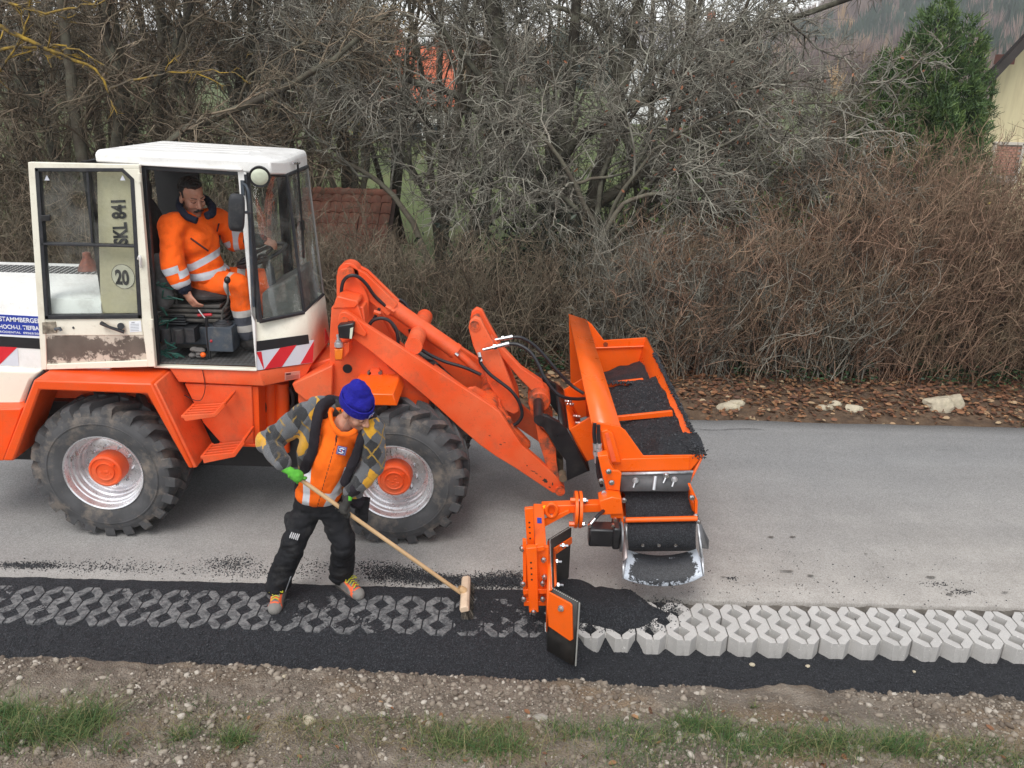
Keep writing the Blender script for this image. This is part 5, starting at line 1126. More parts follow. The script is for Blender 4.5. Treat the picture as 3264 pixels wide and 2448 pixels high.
for k_, (x, y) in enumerate([(207, 512), (209, 548), (211, 590), (213, 632), (219, 815), (222, 858), (224, 902), (226, 944)]):
    p = at(R6(x, y), 4.798 if y < 700 else 4.658); mb = MB(); mb.cyl(p, p + Vector((0, .004, 0)), .0065, n=8); mb.build('peg_hole', INK, B)
for (x, y, Y) in ((152, 706, 4.70), (158, 972, 4.68), (164, 1086, 4.68), (314, 790, 4.70), (322, 920, 4.70), (308, 968, 4.68), (308, 1086, 4.68), (240, 1184, 4.66)):
    p = at(R6(x, y), Y); mb = MB(); mb.cyl(p - Vector((0, .025, 0)), p + Vector((0, .02, 0)), .011, n=8); mb.lathe([(.019, -.008), (.019, .004)], p, 6, 0, Vector((0, 1, 0)), True); mb.build('bolt', STEEL, B)
# deflector: three rubber panels
Yv = (5.22, 5.05, 4.47, 4.34)
tops = [at(R6(*q), y) for q, y in zip(((514, 548), (362, 640), (376, 1005), (575, 1112)), Yv)]
RUBPL = mat('deflector_rubber', (.028, .026, .024), .6, var=.25, vs=9, bump=.25, bs=90, dirt=(.10, .09, .08), da=.35)
zb4 = [.10, .05, .05, .045]
quads = [[tops[i], tops[i + 1], Vector((tops[i + 1].x, tops[i + 1].y, zb4[i + 1])), Vector((tops[i].x, tops[i].y, zb4[i]))] for i in range(3)]
thick('deflector_rubber', quads, RUBPL, .026)
mb = MB()
for i in range(3):
    L_ = (tops[i + 1] - tops[i]).length; k = int(L_ / .014)
    for j in range(k):
        p = tops[i].lerp(tops[i + 1], (j + .5) / k) + Vector((0, 0, .0015)); mb.box(p, (.007, .005, .003))
st_ = mb.build('stitching', mat('pale_thread', (.45, .45, .42), .6), B); st_['kind'] = 'stuff'
mb = MB(); e0 = tops[3]; mb.tube([e0 + Vector((.008, -.008, 0)), Vector((e0.x + .008, e0.y - .008, .045))], .005, 6); mb.build('edge_cord', mat('grey_cord', (.3, .3, .28), .7), B)
P0_, nn_ = pl3(tops[2], tops[3], quads[2][3]); nw = nn_ if nn_.y < 0 else -nn_
mb = MB(); a = [onp(R6(*q), P0_ + nw * .016, nn_) for q in ((352, 1020), (372, 1036), (525, 1118), (536, 1136), (541, 1390), (522, 1401), (358, 1288))]; mb.prism(a, nw * .012); mb.build('wing_plate', ORANGE_NEW, B, .003)
p = onp(R6(449, 1158), P0_ + nw * .03, nn_); mb = MB(); mb.lathe([(.02, 0), (.02, .006), (.012, .007), (.012, .022), (0, .023)], p, 12, 0, nw); mb.build('bolt', ZINC, B)
thick('mounting_strip', [[at(R6(345, 652), 5.02), at(R6(362, 646), 5.05), at(R6(380, 1020), 4.45), at(R6(352, 1026), 4.45)], [at(R6(352, 1026), 4.45), at(R6(345, 652), 5.02), at(R6(345, 652), 5.02) - Vector((0, 0, .3)), at(R6(352, 1026), 4.45) - Vector((0, 0, .3))]], ORANGE_NEW, .008)
thick('inner_strip', [[at(R6(386, 705), 5.02), at(R6(404, 740), 4.98), at(R6(412, 985), 4.55), at(R6(396, 1000), 4.52)]], ORANGE_NEW, .01)
P0_, nn_ = pl3(tops[0], tops[1], quads[0][3]); nw = nn_ if nn_.x > 0 else -nn_
mb = MB(); a = [onp(R6(*q), P0_ + nw * .016, nn_) for q in ((386, 704), (522, 618), (522, 664), (400, 748))]; mb.prism(a, nw * .01); mb.build('rear_wing_plate', ORANGE_NEW, B, .002)
for (x, y) in ((466, 685), (418, 806), (428, 984)):
    p = at(R6(x, y), 4.96 if y < 900 else 4.6); mb = MB(); mb.cyl(p - Vector((.025, 0, 0)), p + Vector((.03, 0, 0)), .009, n=8); mb.lathe([(.02, 0), (.02, .012)], p - Vector((.01, 0, 0)), 6, 0, Vector((1, 0, 0)), True); mb.build('wing_bolt', STEEL, B)

# ---------------------------------------------------------------- the load in the bucket
cp = [((915, 800), 7.08), ((1060, 775), 7.08), ((1240, 730), 7.08), ((1365, 690), 7.08), ((930, 900), 6.72), ((1200, 880), 6.68), ((1420, 830), 6.68), ((985, 1030), 6.26), ((1250, 1005), 6.26), ((1490, 975), 6.26),
      ((1010, 1110), 6.25), ((1250, 1085), 6.25), ((1500, 1065), 6.25), ((1100, 1220), 5.98), ((1250, 1200), 5.98), ((1500, 1195), 5.93), ((1180, 1320), 5.75), ((1250, 1370), 5.62), ((1420, 1240), 5.66), ((1600, 1215), 5.70), ((1720, 1250), 5.60), ((1450, 1375), 5.44), ((1700, 1380), 5.44), ((1770, 1340), 5.47)]
cpts = [at(R5(*q), y) for q, y in cp]
def load_h(X, Y):
    w = 0; s = 0
    for p in cpts:
        d2 = (X - p.x) ** 2 + (Y - p.y) ** 2 + .0015; k = d2 ** -1.7; w = w + k; s = s + k * p.z
    return s / w + .02 * fbm(X, Y, 9, 4) + .004 * (RNG.random(X.shape) - .5)
grid('chippings_load', .76, 1.36, Y0 + .01, 7.1, .014, load_h, CHIP, attrs={'mud': lambda X, Y: X * 0}, kind='stuff', label='black asphalt chippings heaped in the orange spreader bucket')
gx, gy, gv = [], [], []
n = 3200; X = RNG.uniform(.8, 1.3, n); Y = RNG.uniform(5.46, 7.05, n); gx.append(X); gy.append(Y); gv.append(load_h(X, Y) + .001)
n = 2600; u_ = RNG.random(n) ** .9; e0, e1 = nd_.lerp(fd, .0), nd_.lerp(fd, .82); gx.append(e0.x + (e1.x - e0.x) * u_ + RNG.normal(0, .008, n)); gy.append(e0.y + (e1.y - e0.y) * u_); gv.append(e0.z + (e1.z - e0.z) * u_ + np.abs(RNG.normal(0, .007, n)))
n = 900; gx.append(RNG.normal(nd_.x - .035, .024, n)); gy.append(RNG.normal(Y0 + .06, .035, n)); gv.append(nd_.z + np.abs(RNG.normal(0, .018, n)) - .015)
n = 700; X = RNG.uniform(.75, 1.22, n); gx.append(X); gy.append(RNG.normal(7.10, .02, n)); p1 = at(R5(900, 745), 7.1); p2 = at(R5(1240, 660), 7.3); gv.append(p1.z + (p2.z - p1.z) * (X - .75) / .47 * RNG.random(n))
P = np.stack([np.concatenate(gx), np.concatenate(gy), np.concatenate(gv)], -1)
stones('loose_load', P, RNG.uniform(.003, .0095, len(P)), GRIT, RNG, .9, (OCT_V, OCT_F), kind='stuff', label='loose black chippings on the load and along the bucket rim')
def back_h(X, Y): return at(R5(1150, 735), 7.3).z - .03 + .30 * (X - 1.0) + .05 * fbm(X, Y, 5, 3) + .02 * fbm(X, Y, 9, 4)
grid('rear_load', .76, 1.30, 7.14, 7.80, .02, back_h, CHIP, attrs={'mud': lambda X, Y: X * 0}, kind='stuff', label='black chippings behind the far cross bar of the bucket')
# ================================================================ trees, hedges, buildings beyond the road
def tubes_np(P, R, sides):
    n, k, _ = P.shape
    T = np.gradient(P, axis=1); T /= np.linalg.norm(T, axis=2, keepdims=True) + 1e-9
    ref = np.tile(np.array([.31, .87, .38]), (n, k, 1)); N = np.cross(T, ref); N /= np.linalg.norm(N, axis=2, keepdims=True) + 1e-9; Bn = np.cross(T, N)
    a = 2 * np.pi * np.arange(sides) / sides
    co = P[:, :, None, :] + R[:, :, None, None] * (np.cos(a)[None, None, :, None] * N[:, :, None, :] + np.sin(a)[None, None, :, None] * Bn[:, :, None, :])
    i = np.arange(n * k * sides).reshape(n, k, sides); j = np.roll(i, -1, 2)
    f = np.stack([i[:, :-1], j[:, :-1], j[:, 1:], i[:, 1:]], -1).reshape(-1, 4)
    return co.reshape(-1, 3), f
def unit(v): return v / (np.linalg.norm(v, axis=-1, keepdims=True) + 1e-9)
def kids(P, R, per, L, ang, k, rng, grav=0.0, jit=.25, tip=.0015, t0=.25, t1=1.0, rs=.55, flat=1.0):
    n, kk, _ = P.shape; per_n = n * per
    t = rng.uniform(t0, t1, (n, per)) * (kk - 1); i = np.clip(t.astype(int), 0, kk - 2); fr = (t - i)[..., None]
    rowi = np.arange(n)[:, None]
    p = P[rowi, i] * (1 - fr) + P[rowi, i + 1] * fr; d = unit(P[rowi, i + 1] - P[rowi, i]); r = R[rowi, i] * (1 - fr[..., 0]) + R[rowi, i + 1] * fr[..., 0]
    p, d, r = p.reshape(-1, 3), d.reshape(-1, 3), r.reshape(-1)
    side = unit(np.cross(d, unit(rng.normal(size=(per_n, 3))))); a = rng.uniform(ang[0], ang[1], (per_n, 1))
    dd = unit(d * np.cos(a) + side * np.sin(a)); dd[:, 1] *= flat
    ln = rng.uniform(L[0], L[1], per_n) * (1.15 - .5 * (t.reshape(-1) / (kk - 1)))
    pts = [p]; cur = dd
    for s in range(1, k):
        cur = unit(cur + rng.normal(size=cur.shape) * jit + np.array([0, 0, grav])); pts.append(pts[-1] + cur * (ln / (k - 1))[:, None])
    r0 = np.minimum(r * rs, ln * .0095) + tip
    return np.stack(pts, 1), r0[:, None] * np.linspace(1, .25, k)[None] + tip * .5
def join(levels):
    co, fs, at_ = [], [], []; off = 0
    for P, R, s in levels:
        c, f = tubes_np(P, R, s); co.append(c); fs.append(f + off); off += len(c); at_.append(np.repeat(RNG.random(len(P)), P.shape[1] * s))
    return np.concatenate(co), np.concatenate(fs), np.concatenate(at_)
def bark(name, lo, hi, lichen=None, la=.5, ls=6):
    t = NT(name); c = t.mix(t.math('POWER', t.attr('rnd'), 2.2), shade(lo, .75), shade(hi, 1.35))
    if lichen:
        c = t.mix(t.math('MULTIPLY', t.ramp(t.noise(ls, 6, .7), [(.42, 0.0), (.62, 1.0)]), la), c, lichen)
    t.base(c); t.rough(.9); t.b.inputs['Specular IOR Level'].default_value = .2
    return t.m
BARK_D = bark('dark_bark', (.040, .034, .027), (.095, .080, .062), (.19, .19, .14), .55, 5)
BARK_B = bark('brown_twig', (.085, .062, .044), (.23, .175, .125), (.27, .25, .18), .45, 3)
BARK_G = bark('lichen_twig', (.07, .058, .046), (.26, .235, .195), (.42, .42, .35), .55, 4)
BARK_R = bark('red_brown_twig', (.12, .074, .052), (.34, .215, .15), (.32, .26, .17), .45, 2)
BARK_Y = bark('yellow_lichen_bark', (.05, .042, .034), (.12, .10, .075), (.42, .27, .035), .85, 5)
BARK_W = bark('birch_bark', (.40, .38, .35), (.55, .53, .50), (.06, .055, .05), .8, 5)
def limb(qs, Y, r0, r1, k=14):
    Ys = Y if isinstance(Y, (list, tuple)) else [Y] * len(qs)
    c = spline([at(D(*q), y) for q, y in zip(qs, Ys)], 6); idx = np.linspace(0, len(c) - 1, k)
    P = np.array([c[int(round(i))][:] for i in idx]); P += RNG.normal(0, .02, P.shape) * np.linspace(.3, 1, k)[:, None]
    return P, np.linspace(r0, r1, k)
def tree(name, limbs, mats, label, spec, group='bare trees behind the hedge', base=None, dens=1.0):
    Ps = np.stack([l[0] for l in limbs]); Rs = np.stack([l[1] for l in limbs])
    e = empty(name, tuple(base if base is not None else Ps[0, 0]), label, 'tree', group)
    c, f, a = join([(Ps, Rs, 9)]); link_mesh('trunk', arrays('trunk', c, f, mats[0], {'rnd': a}, True), e)
    lv = []; P, R = Ps, Rs
    for (per, L, ang, k, grav, jit, tip, s) in spec:
        P, R = kids(P, R, max(1, int(per * dens)), L, ang, k, RNG, grav, jit, tip); lv.append((P, R, s))
    c, f, a = join(lv); link_mesh('crown', arrays('crown', c, f, mats[1], {'rnd': a}, True), e, kind='stuff')
    return e
STD = [(10, (.7, 1.7), (.4, 1.1), 7, .03, .18, .004, 5), (8, (.3, .9), (.4, 1.2), 5, .0, .25, .0028, 4), (9, (.14, .5), (.4, 1.2), 4, .0, .3, .0020, 3)]
tree('multistem_tree', [limb([(215, 610), (200, 450), (170, 300), (150, 120), (120, -90)], 11.8, .10, .05), limb([(232, 610), (238, 400), (262, 220), (230, 60), (240, -100)], 11.9, .09, .045),
     limb([(240, 580), (290, 400), (400, 285), (560, 215), (700, 140), (850, 20)], [11.8, 11.6, 11.4, 11.3, 11.2, 11.2], .075, .025), limb([(195, 580), (120, 350), (60, 200), (-20, 80)], [11.8, 11.7, 11.5, 11.4], .06, .02),
     limb([(225, 500), (290, 280), (390, 80), (430, -80)], [11.9, 12.2, 12.4, 12.5], .06, .025), limb([(250, 600), (330, 420), (470, 340), (640, 300), (760, 270)], [11.9, 12, 12, 12.1, 12], .05, .015), limb([(205, 600), (90, 420), (20, 330), (-60, 300)], 12, .05, .02), limb([(180, 610), (130, 480), (105, 300), (60, 100), (70, -80)], 12.3, .07, .03)],
     [BARK_D, BARK_B], 'dark multi-stemmed bare tree rising behind the cab and its open door', STD, None, dens=1.15)
tree('lichen_branch_tree', [limb([(-140, -60), (-20, 45), (70, 92), (150, 125), (215, 165), (262, 250)], 10.6, .035, .01), limb([(-90, 140), (10, 105), (100, 100), (150, 98), (230, 140)], 10.7, .022, .006), limb([(-100, -30), (30, 10), (110, 25), (180, 10), (260, -10)], 10.6, .02, .006),
     limb([(-140, 320), (-60, 210), (0, 150), (50, 70), (60, 10)], 10.6, .02, .006), limb([(240, 190), (330, 165), (430, 155), (520, 160)], 10.9, .014, .005)],
     [BARK_Y, BARK_Y], 'bare branches crusted with orange yellow lichen hanging in at the upper left', [(5, (.2, .55), (.5, 1.2), 5, .0, .3, .004, 4), (4, (.08, .25), (.5, 1.2), 4, 0, .35, .003, 3)])
tree('leaning_tree', [limb([(925, 690), (985, 560), (1035, 455), (1060, 330), (1100, 200)], 11.6, .10, .05), limb([(950, 640), (890, 480), (800, 380), (690, 330), (600, 330)], [11.6, 11.6, 11.8, 12, 12], .05, .015), limb([(1000, 540), (1090, 450), (1220, 400), (1330, 380)], [11.6, 11.5, 11.4, 11.4], .05, .015), limb([(1030, 470), (960, 330), (900, 230), (820, 180)], 11.8, .04, .015), limb([(990, 560), (920, 420), (850, 300), (760, 250), (690, 170)], 11.9, .045, .015)],
     [BARK_D, BARK_G], 'bare tree with a leaning trunk in front of the green lawn', STD)
tree('big_tree', [limb([(1300, 520), (1215, 455), (1140, 385), (1095, 230), (1075, 90), (1045, -90)], 12.2, .17, .09), limb([(1240, 470), (1215, 330), (1235, 150), (1250, -90)], [12.2, 12.4, 12.6, 12.7], .11, .06), limb([(1270, 480), (1320, 280), (1360, 120), (1385, -90)], [12.3, 12.6, 12.8, 13], .12, .07),
     limb([(1150, 395), (1290, 270), (1420, 205), (1560, 115), (1680, 45), (1960, -40)], [12.2, 12, 11.9, 11.9, 11.9, 12], .08, .03), limb([(1250, 470), (1430, 330), (1480, 150), (1500, -90)], [12.3, 12.9, 13.2, 13.4], .09, .05), limb([(1120, 330), (1010, 220), (880, 170), (780, 120), (640, 100)], [12.2, 12, 12, 12, 12], .06, .02), limb([(1090, 220), (1000, 120), (930, 20), (900, -80)], 12.3, .05, .02), limb([(1350, 180), (1290, 60), (1180, 0), (1110, -60)], 12.7, .05, .02), limb([(1330, 250), (1450, 120), (1580, 60), (1650, -60)], 12.8, .05, .02)],
     [BARK_D, BARK_G], 'big bare tree with several dark trunks left of the conifer', STD, None, dens=1.2)
DROOP = [(13, (.5, 1.5), (.4, 1.1), 8, -.12, .2, .004, 5), (9, (.25, .8), (.4, 1.2), 6, -.10, .28, .0026, 4), (7, (.12, .42), (.4, 1.3), 4, -.04, .32, .0018, 3)]
tree('drooping_tree', [limb([(1300, 520), (1340, 420), (1420, 320), (1560, 245), (1750, 225), (1930, 215)], [11.2, 11.1, 11, 10.9, 10.8, 10.8], .03, .008), limb([(1310, 520), (1400, 400), (1540, 320), (1720, 295), (1900, 330)], [11.2, 10.9, 10.7, 10.6, 10.6], .026, .008), limb([(1290, 510), (1300, 380), (1370, 250), (1480, 150), (1620, 120)], [11.3, 11.4, 11.4, 11.3, 11.3], .04, .01),
     limb([(1300, 520), (1240, 400), (1180, 300), (1120, 260), (1020, 270)], 11.2, .04, .01), limb([(1320, 520), (1430, 440), (1570, 400), (1730, 420), (1840, 470)], [11.1, 10.8, 10.6, 10.5, 10.5], .024, .007), limb([(1310, 500), (1380, 350), (1450, 250), (1640, 190), (1790, 170)], [11.3, 11.2, 11.2, 11.1, 11], .026, .008), limb([(1330, 520), (1470, 360), (1650, 360), (1800, 380), (1880, 440)], [11.1, 11, 10.9, 10.8, 10.8], .022, .007), limb([(1290, 520), (1220, 430), (1110, 380), (1020, 390)], 11, .04, .01), limb([(1300, 520), (1350, 440), (1450, 420), (1560, 470), (1600, 520)], 10.7, .035, .01)],
     [BARK_D, BARK_G], 'wide drooping bare tree with pale lichen grey twigs above the hedge', DROOP, None, dens=1.2)
tree('birch_tree', [limb([(618, 420), (612, 280), (606, 120), (600, -100)], 15.5, .085, .06), limb([(610, 250), (570, 130), (550, -40)], 15.5, .03, .01), limb([(608, 200), (660, 90), (690, -30)], 15.5, .03, .01)], [BARK_W, BARK_B], 'slim pale birch trunk behind the cab roof', STD)
# further bare trees in depth: two kinds, each copied
def generic(seed, mats, H=6.5):
    r = np.random.default_rng(seed); L = []
    for s in range(5):
        a = r.uniform(0, 6.28); k = 14; z = np.linspace(0, H * r.uniform(.8, 1.1), k); w = (z / H) ** 1.3 * r.uniform(.6, 2.2)
        L.append((np.stack([np.cos(a) * w, np.sin(a) * w, z], -1) + r.normal(0, .05, (k, 3)) * np.linspace(0, 1, k)[:, None], np.linspace(.075, .02, k)))
    return L
protos = [tree('thicket_tree', generic(11 + i, None), [BARK_D, m], 'tangled bare tree in the thicket behind the road', [(12, (.9, 2.0), (.4, 1.1), 7, .04, .2, .004, 4), (8, (.35, 1.0), (.4, 1.2), 5, .02, .25, .003, 3), (5, (.15, .5), (.4, 1.2), 3, .0, .3, .002, 3)], 'thicket trees in the background', (0, 0, 0)) for i, m in enumerate((BARK_B, BARK_G, BARK_B))]
spots = [(-60, 13.4), (70, 14.5), (330, 13.6), (430, 15.5), (520, 14), (660, 15), (760, 14.2), (850, 16.5), (950, 14.6), (1180, 17), (1400, 15), (1560, 15.5), (1690, 14.0), (250, 16), (-200, 15), (1500, 13), (590, 17.5), (1790, 14.8), (140, 18), (1050, 19)]
for i, (px, Y) in enumerate(spots):
    pr = protos[i % 3]
    if i < 3: o = pr
    else:
        o = pr.copy(); COL.objects.link(o)
        for ch in pr.children:
            c_ = ch.copy(); COL.objects.link(c_); c_.parent = o
    p = at(D(px, 500), Y); o.location = (p.x, Y, -.05); o.rotation_euler = (0, 0, random.random() * 6.28); s_ = random.uniform(.75, 1.1) * (.62 if px > 1450 else 1.0); o.scale = (s_, s_, s_)
def label_by_place(o, txt): o['label'] = txt
SURR = ['at the far upper left edge', 'behind the open cab door', 'above the left half of the cab roof', 'behind the cab roof, deeper in', 'right above the cab roof', 'behind the windscreen', 'above the tiled shed', 'beside the red roofed house', 'in front of the green lawn', 'behind the leaning trunk, far back', 'behind the big dark trunks', 'behind the drooping tree', 'left of the conifer', 'deep behind the multi-stemmed tree', 'outermost on the left', 'low behind the bucket', 'far behind the birch', 'nearest to the conifer', 'far back at the left', 'far back on the lawn']
th = [o for o in bpy.data.objects if o.name.startswith('thicket_tree') and o.type == 'EMPTY']
for o, t_ in zip(th, SURR): o['label'] = 'tangled bare tree ' + t_

# ---- hedges
def hedge(name, n, x0, x1, y0, y1, hfun, m, label, per=(7, 4), rng=RNG, lean=.25, r=.006, red=None):
    X = rng.uniform(x0, x1, n); Y = rng.uniform(y0, y1, n); H = hfun(X) * rng.uniform(.72, 1.12, n); k = 8
    d = unit(np.stack([rng.normal(0, lean, n), rng.normal(-.04, lean * .7, n), np.ones(n)], -1)); pts = [np.stack([X, Y, farv_h(X, Y) - .03], -1)]
    for s in range(1, k):
        d = unit(d + rng.normal(size=d.shape) * .11 + np.array([0, 0, .03])); pts.append(pts[-1] + d * (H / (k - 1))[:, None])
    P = np.stack(pts, 1); R = (rng.uniform(.6, 1.5, n) * r)[:, None] * np.linspace(1, .3, k)[None]
    P1, R1 = kids(P, R, per[0], (.25, .75), (.25, .95), 5, rng, .05, .22, .0018, .05, 1.0, .6); P2, R2 = kids(P1, R1, per[1], (.10, .35), (.3, 1.1), 4, rng, .03, .28, .0014, .1, 1.0, .6)
    c, f, a = join([(P, R, 5), (P1, R1, 3), (P2, R2, 3)])
    return link_mesh(name, arrays(name, c, f, m, {'rnd': a}, True), label=label, cat='hedge')
hR = lambda X: 1.55 + 1.05 * sstep(1.6, 5.0, X)
hedge('hedge', 1350, 1.7, 9.2, 9.42, 11.0, hR, BARK_R, 'tall red brown leafless hedge right of the bucket', (9, 4), r=.0038)
hedge('hedge', 330, .9, 4.2, 9.45, 10.7, lambda X: 1.65 + 0 * X, BARK_G, 'thin grey brown leafless hedge directly behind the bucket', (6, 3), r=.0075)
hedge('hedge', 300, -2.2, 1.3, 9.5, 10.8, lambda X: 1.42 + 0 * X, BARK_B, 'tangled leafless hedge behind the loader arms', (6, 4), lean=.32, r=.007)
hedge('hedge', 280, -6.6, -1.6, 9.9, 11.0, lambda X: 2.0 - .42 * sstep(-3.6, -2.6, X), BARK_B, 'brown leafless hedge behind the cab and the tiled shed', (6, 4), lean=.3)
hedge('thicket', 420, .6, 7.2, 12.4, 13.8, lambda X: 2.3 + 0 * X, BARK_D, 'bramble thicket coloured dark for the shade under the drooping tree', (9, 5), lean=.4)  # dark bark puts the shaded depth of the bush into the twig colour
hedge('thicket', 380, -8.6, -3.9, 12.6, 14.4, lambda X: 2.6 + 0 * X, BARK_B, 'dim brown thicket below the bare trees behind the cab', (9, 5), lean=.4)
n = 420; X = RNG.uniform(1.5, 7.5, n); Y = RNG.uniform(9.6, 10.6, n); Z = RNG.uniform(.5, 2.3, n) * np.clip(hR(X) / 2.4, 0, 1)
leaf_mesh('hanging_leaves', np.stack([X, Y, Z], -1), RNG.uniform(.018, .032, n), rnd_mat('hanging_leaf', [(0.0, (.20, .07, .03)), (.5, (.36, .15, .05)), (.8, (.45, .32, .10)), (1.0, (.42, .40, .10))], .7), RNG, 3, kind='stuff', label='last orange and yellow leaves hanging in the hedge')
n = 260; P = np.stack([at(D(x, y), RNG.uniform(10.4, 11.3))[:] for x, y in zip(RNG.normal(1600, 130, n), RNG.normal(300, 120, n))])
leaf_mesh('withered_leaves', P, RNG.uniform(.02, .038, n), rnd_mat('withered_leaf', [(0.0, (.16, .06, .035)), (1.0, (.34, .14, .07))], .8), RNG, 3, kind='stuff', label='withered russet leaves left in the drooping tree')
n = 4200; a = RNG.normal(size=(n, 3)) * np.array([.62, .35, .42]) + np.array([.35, 11.4, .75]); a = a[a[:, 2] > 0]
leaf_mesh('evergreen_shrub', a, RNG.uniform(.03, .055, len(a)), rnd_mat('evergreen_leaf', [(0.0, (.008, .018, .010)), (1.0, (.035, .055, .028))], .5), RNG, 3, label='dark evergreen shrub half hidden in the hedge behind the arms', cat='shrub')
n = 900; a = RNG.normal(size=(n, 3)) * np.array([.7, .2, .22]) + np.array([3.0, 10.6, 1.75])
leaf_mesh('green_shrub', a, RNG.uniform(.02, .04, len(a)), rnd_mat('fresh_leaf', [(0.0, (.03, .075, .02)), (1.0, (.16, .22, .05))], .6), RNG, 3, label='small light green shrub between the hedge and the drooping tree', cat='shrub')

# ---- conifer
def conifer(px, Y, H, W, tops, label, nt=1700):
    c = at(D(px, 300), Y); e = empty('conifer', (c.x, Y, -.1), label, 'tree')
    rng = np.random.default_rng(5); P, d, size = [], [], []
    for (dx, h, w) in tops:
        n = int(nt * w / W); z = h * (1 - rng.random(n) ** .6 * .97); rr = w * (1 - (z / h)) ** .7 * (.72 + .5 * rng.random(n)) + .08; a = rng.uniform(0, 6.283, n)
        rr *= 1 + .28 * np.sin(a * 5 + z * 3); P.append(np.stack([c.x + dx + rr * np.cos(a), Y + rr * np.sin(a), z], -1)); d.append(np.stack([np.cos(a) * .55, np.sin(a) * .55, np.ones(n)], -1))
    P = np.concatenate(P); d = unit(np.concatenate(d)); n = len(P); q = 12
    B_ = np.repeat(P, q, 0); dd = unit(np.repeat(d, q, 0) + rng.normal(0, .6, (n * q, 3))); Ln = rng.uniform(.07, .14, n * q); off = rng.normal(0, .03, (n * q, 3))
    wv = unit(np.cross(dd, rng.normal(size=dd.shape))) * rng.uniform(.006, .011, n * q)[:, None]; B_ = B_ + off; tip = B_ + dd * Ln[:, None]
    co = np.stack([B_ - wv, B_ + wv, tip + wv * .5, tip - wv * .5], 1); f = np.arange(n * q * 4).reshape(-1, 4)
    m = rnd_mat('conifer_needle', [(0.0, (.024, .056, .016)), (.5, (.072, .138, .036)), (1.0, (.17, .25, .065))], .6)
    tr = np.repeat(np.clip(rng.normal(.5, .28, n), 0, 1), q * 4)
    link_mesh('crown', arrays('crown', co, f, m, {'rnd': tr}, False), e, kind='stuff')
    mb = MB()
    for (dx, h, w) in tops: mb.cyl((c.x + dx * .4, Y, -.1), (c.x + dx, Y, h * .93), .09, .02, 8)
    mb.build('trunk', BARK_D, e)
conifer(1968, 16.5, 4.9, 1.6, [(.1, 4.75, 1.1), (.72, 4.5, .75), (-.6, 3.9, .9), (-1.05, 3.1, .7), (1.0, 2.9, .45), (-1.4, 2.3, .5)], 'dense dark green conifer with two tops beside the barn', 5200)

# ---- buildings
def building(name, loc, label, cat='house'): return empty(name, loc, label, cat)
bx = at(D(2126, 300), 20.0).x
sl_a, sl_b = at(D(2090, 203), 19.4), at(D(2212, 72), 19.4); sl = (sl_b.z - sl_a.z) / (sl_b.x - sl_a.x); ridge = bx + 5.5
rz = lambda x: sl_a.z + sl * (x - sl_a.x)
bz = rz(bx) - .42; zr = rz(ridge) - .42; BD = Vector((bx - .3, 20, 0)).normalized() * 9
bn = building('barn', (bx + 4, 22, 0), 'cream barn with a dark overhanging gable roof at the right edge', 'barn')
t = NT('barn_plaster'); v_ = t.mapv(t.obj(), (2.2, 2.2, .25)); t.base(t.mix(t.ramp(t.noise(3, 5, .6, v_), [(.45, 0.0), (.7, .6)]), (.66, .58, .37), (.44, .36, .22))); t.rough(.9); BARNW = t.m
mb = MB(); mb.prism([(bx, 20, -1), (ridge + 5.5, 20, -1), (ridge + 5.5, 20, bz), (ridge, 20, zr), (bx, 20, bz)], BD); mb.build('wall', BARNW, bn)
ox = sl_a.x; DROOF = mat('dark_roof_boards', (.022, .018, .018), .8, var=.3, vs=6)
mb = MB(); mb.prism([(ox, 19.4, rz(ox) - .34), (ridge, 19.4, rz(ridge) - .34), (ridge, 19.4, rz(ridge)), (ox, 19.4, rz(ox))], BD * 1.1)
mb.prism([(ridge, 19.4, rz(ridge) - .34), (ridge + 6, 19.4, rz(ridge) - .34 - 6 * sl), (ridge + 6, 19.4, rz(ridge) - 6 * sl), (ridge, 19.4, rz(ridge))], BD * 1.1); mb.build('roof', DROOF, bn)
mb = MB(); mb.prism([(ox - .02, 19.36, rz(ox) - .40), (ridge, 19.36, rz(ridge) - .40), (ridge, 19.36, rz(ridge) - .12), (ox - .02, 19.36, rz(ox) - .12)], (0, .05, 0)); mb.build('verge_board', mat('dark_verge_board', (.035, .028, .026), .7, var=.3, vs=5), bn)
mb = MB()
for k_ in range(3): p = (bx - .15, 19.55, bz - .12 - .0 * k_); 
mb.box((bx - .1, 19.65, bz - .02), (.18, .5, .2)); mb.build('rafter', mat('red_brown_wood', (.13, .045, .035), .7), bn)
w0, w1 = at(D(2152, 312), 19.95), at(D(2196, 360), 19.95)
mb = MB(); mb.box(((w0.x + w1.x) / 2, 19.97, (w0.z + w1.z) / 2 - .2), (w1.x - w0.x, .06, w0.z - w1.z + .4)); win = mb.build('blocked_window', mat('mortar', (.36, .30, .27), .9, var=.2), bn)
bme = MB().box((0, 0, 0), (.105, .03, .045)).mesh('brick', mat('pale_brick', (.40, .20, .15), .9, var=.3, vs=9))
for r_ in range(11):
    for c_ in range(5):
        o = bpy.data.objects.new('brick', bme); COL.objects.link(o); o.parent = win; o.location = (w0.x + .05 + c_ * .118 + (r_ % 2) * .05, 19.935, w0.z - .06 - r_ * .058)
        if o.location.x > w1.x - .04: bpy.data.objects.remove(o)
mb = MB(); mb.box(((w0.x + w1.x) / 2, 19.94, w0.z + .03), (w1.x - w0.x + .12, .1, .06)); mb.box((w0.x - .03, 19.94, w0.z - .4), (.06, .1, .85)); mb.box((w1.x + .03, 19.94, w0.z - .4), (.06, .1, .85)); fr_ = mb.build('window_frame', mat('pale_stone_frame', (.55, .50, .44), .8), bn); fr_['kind'] = 'stuff'
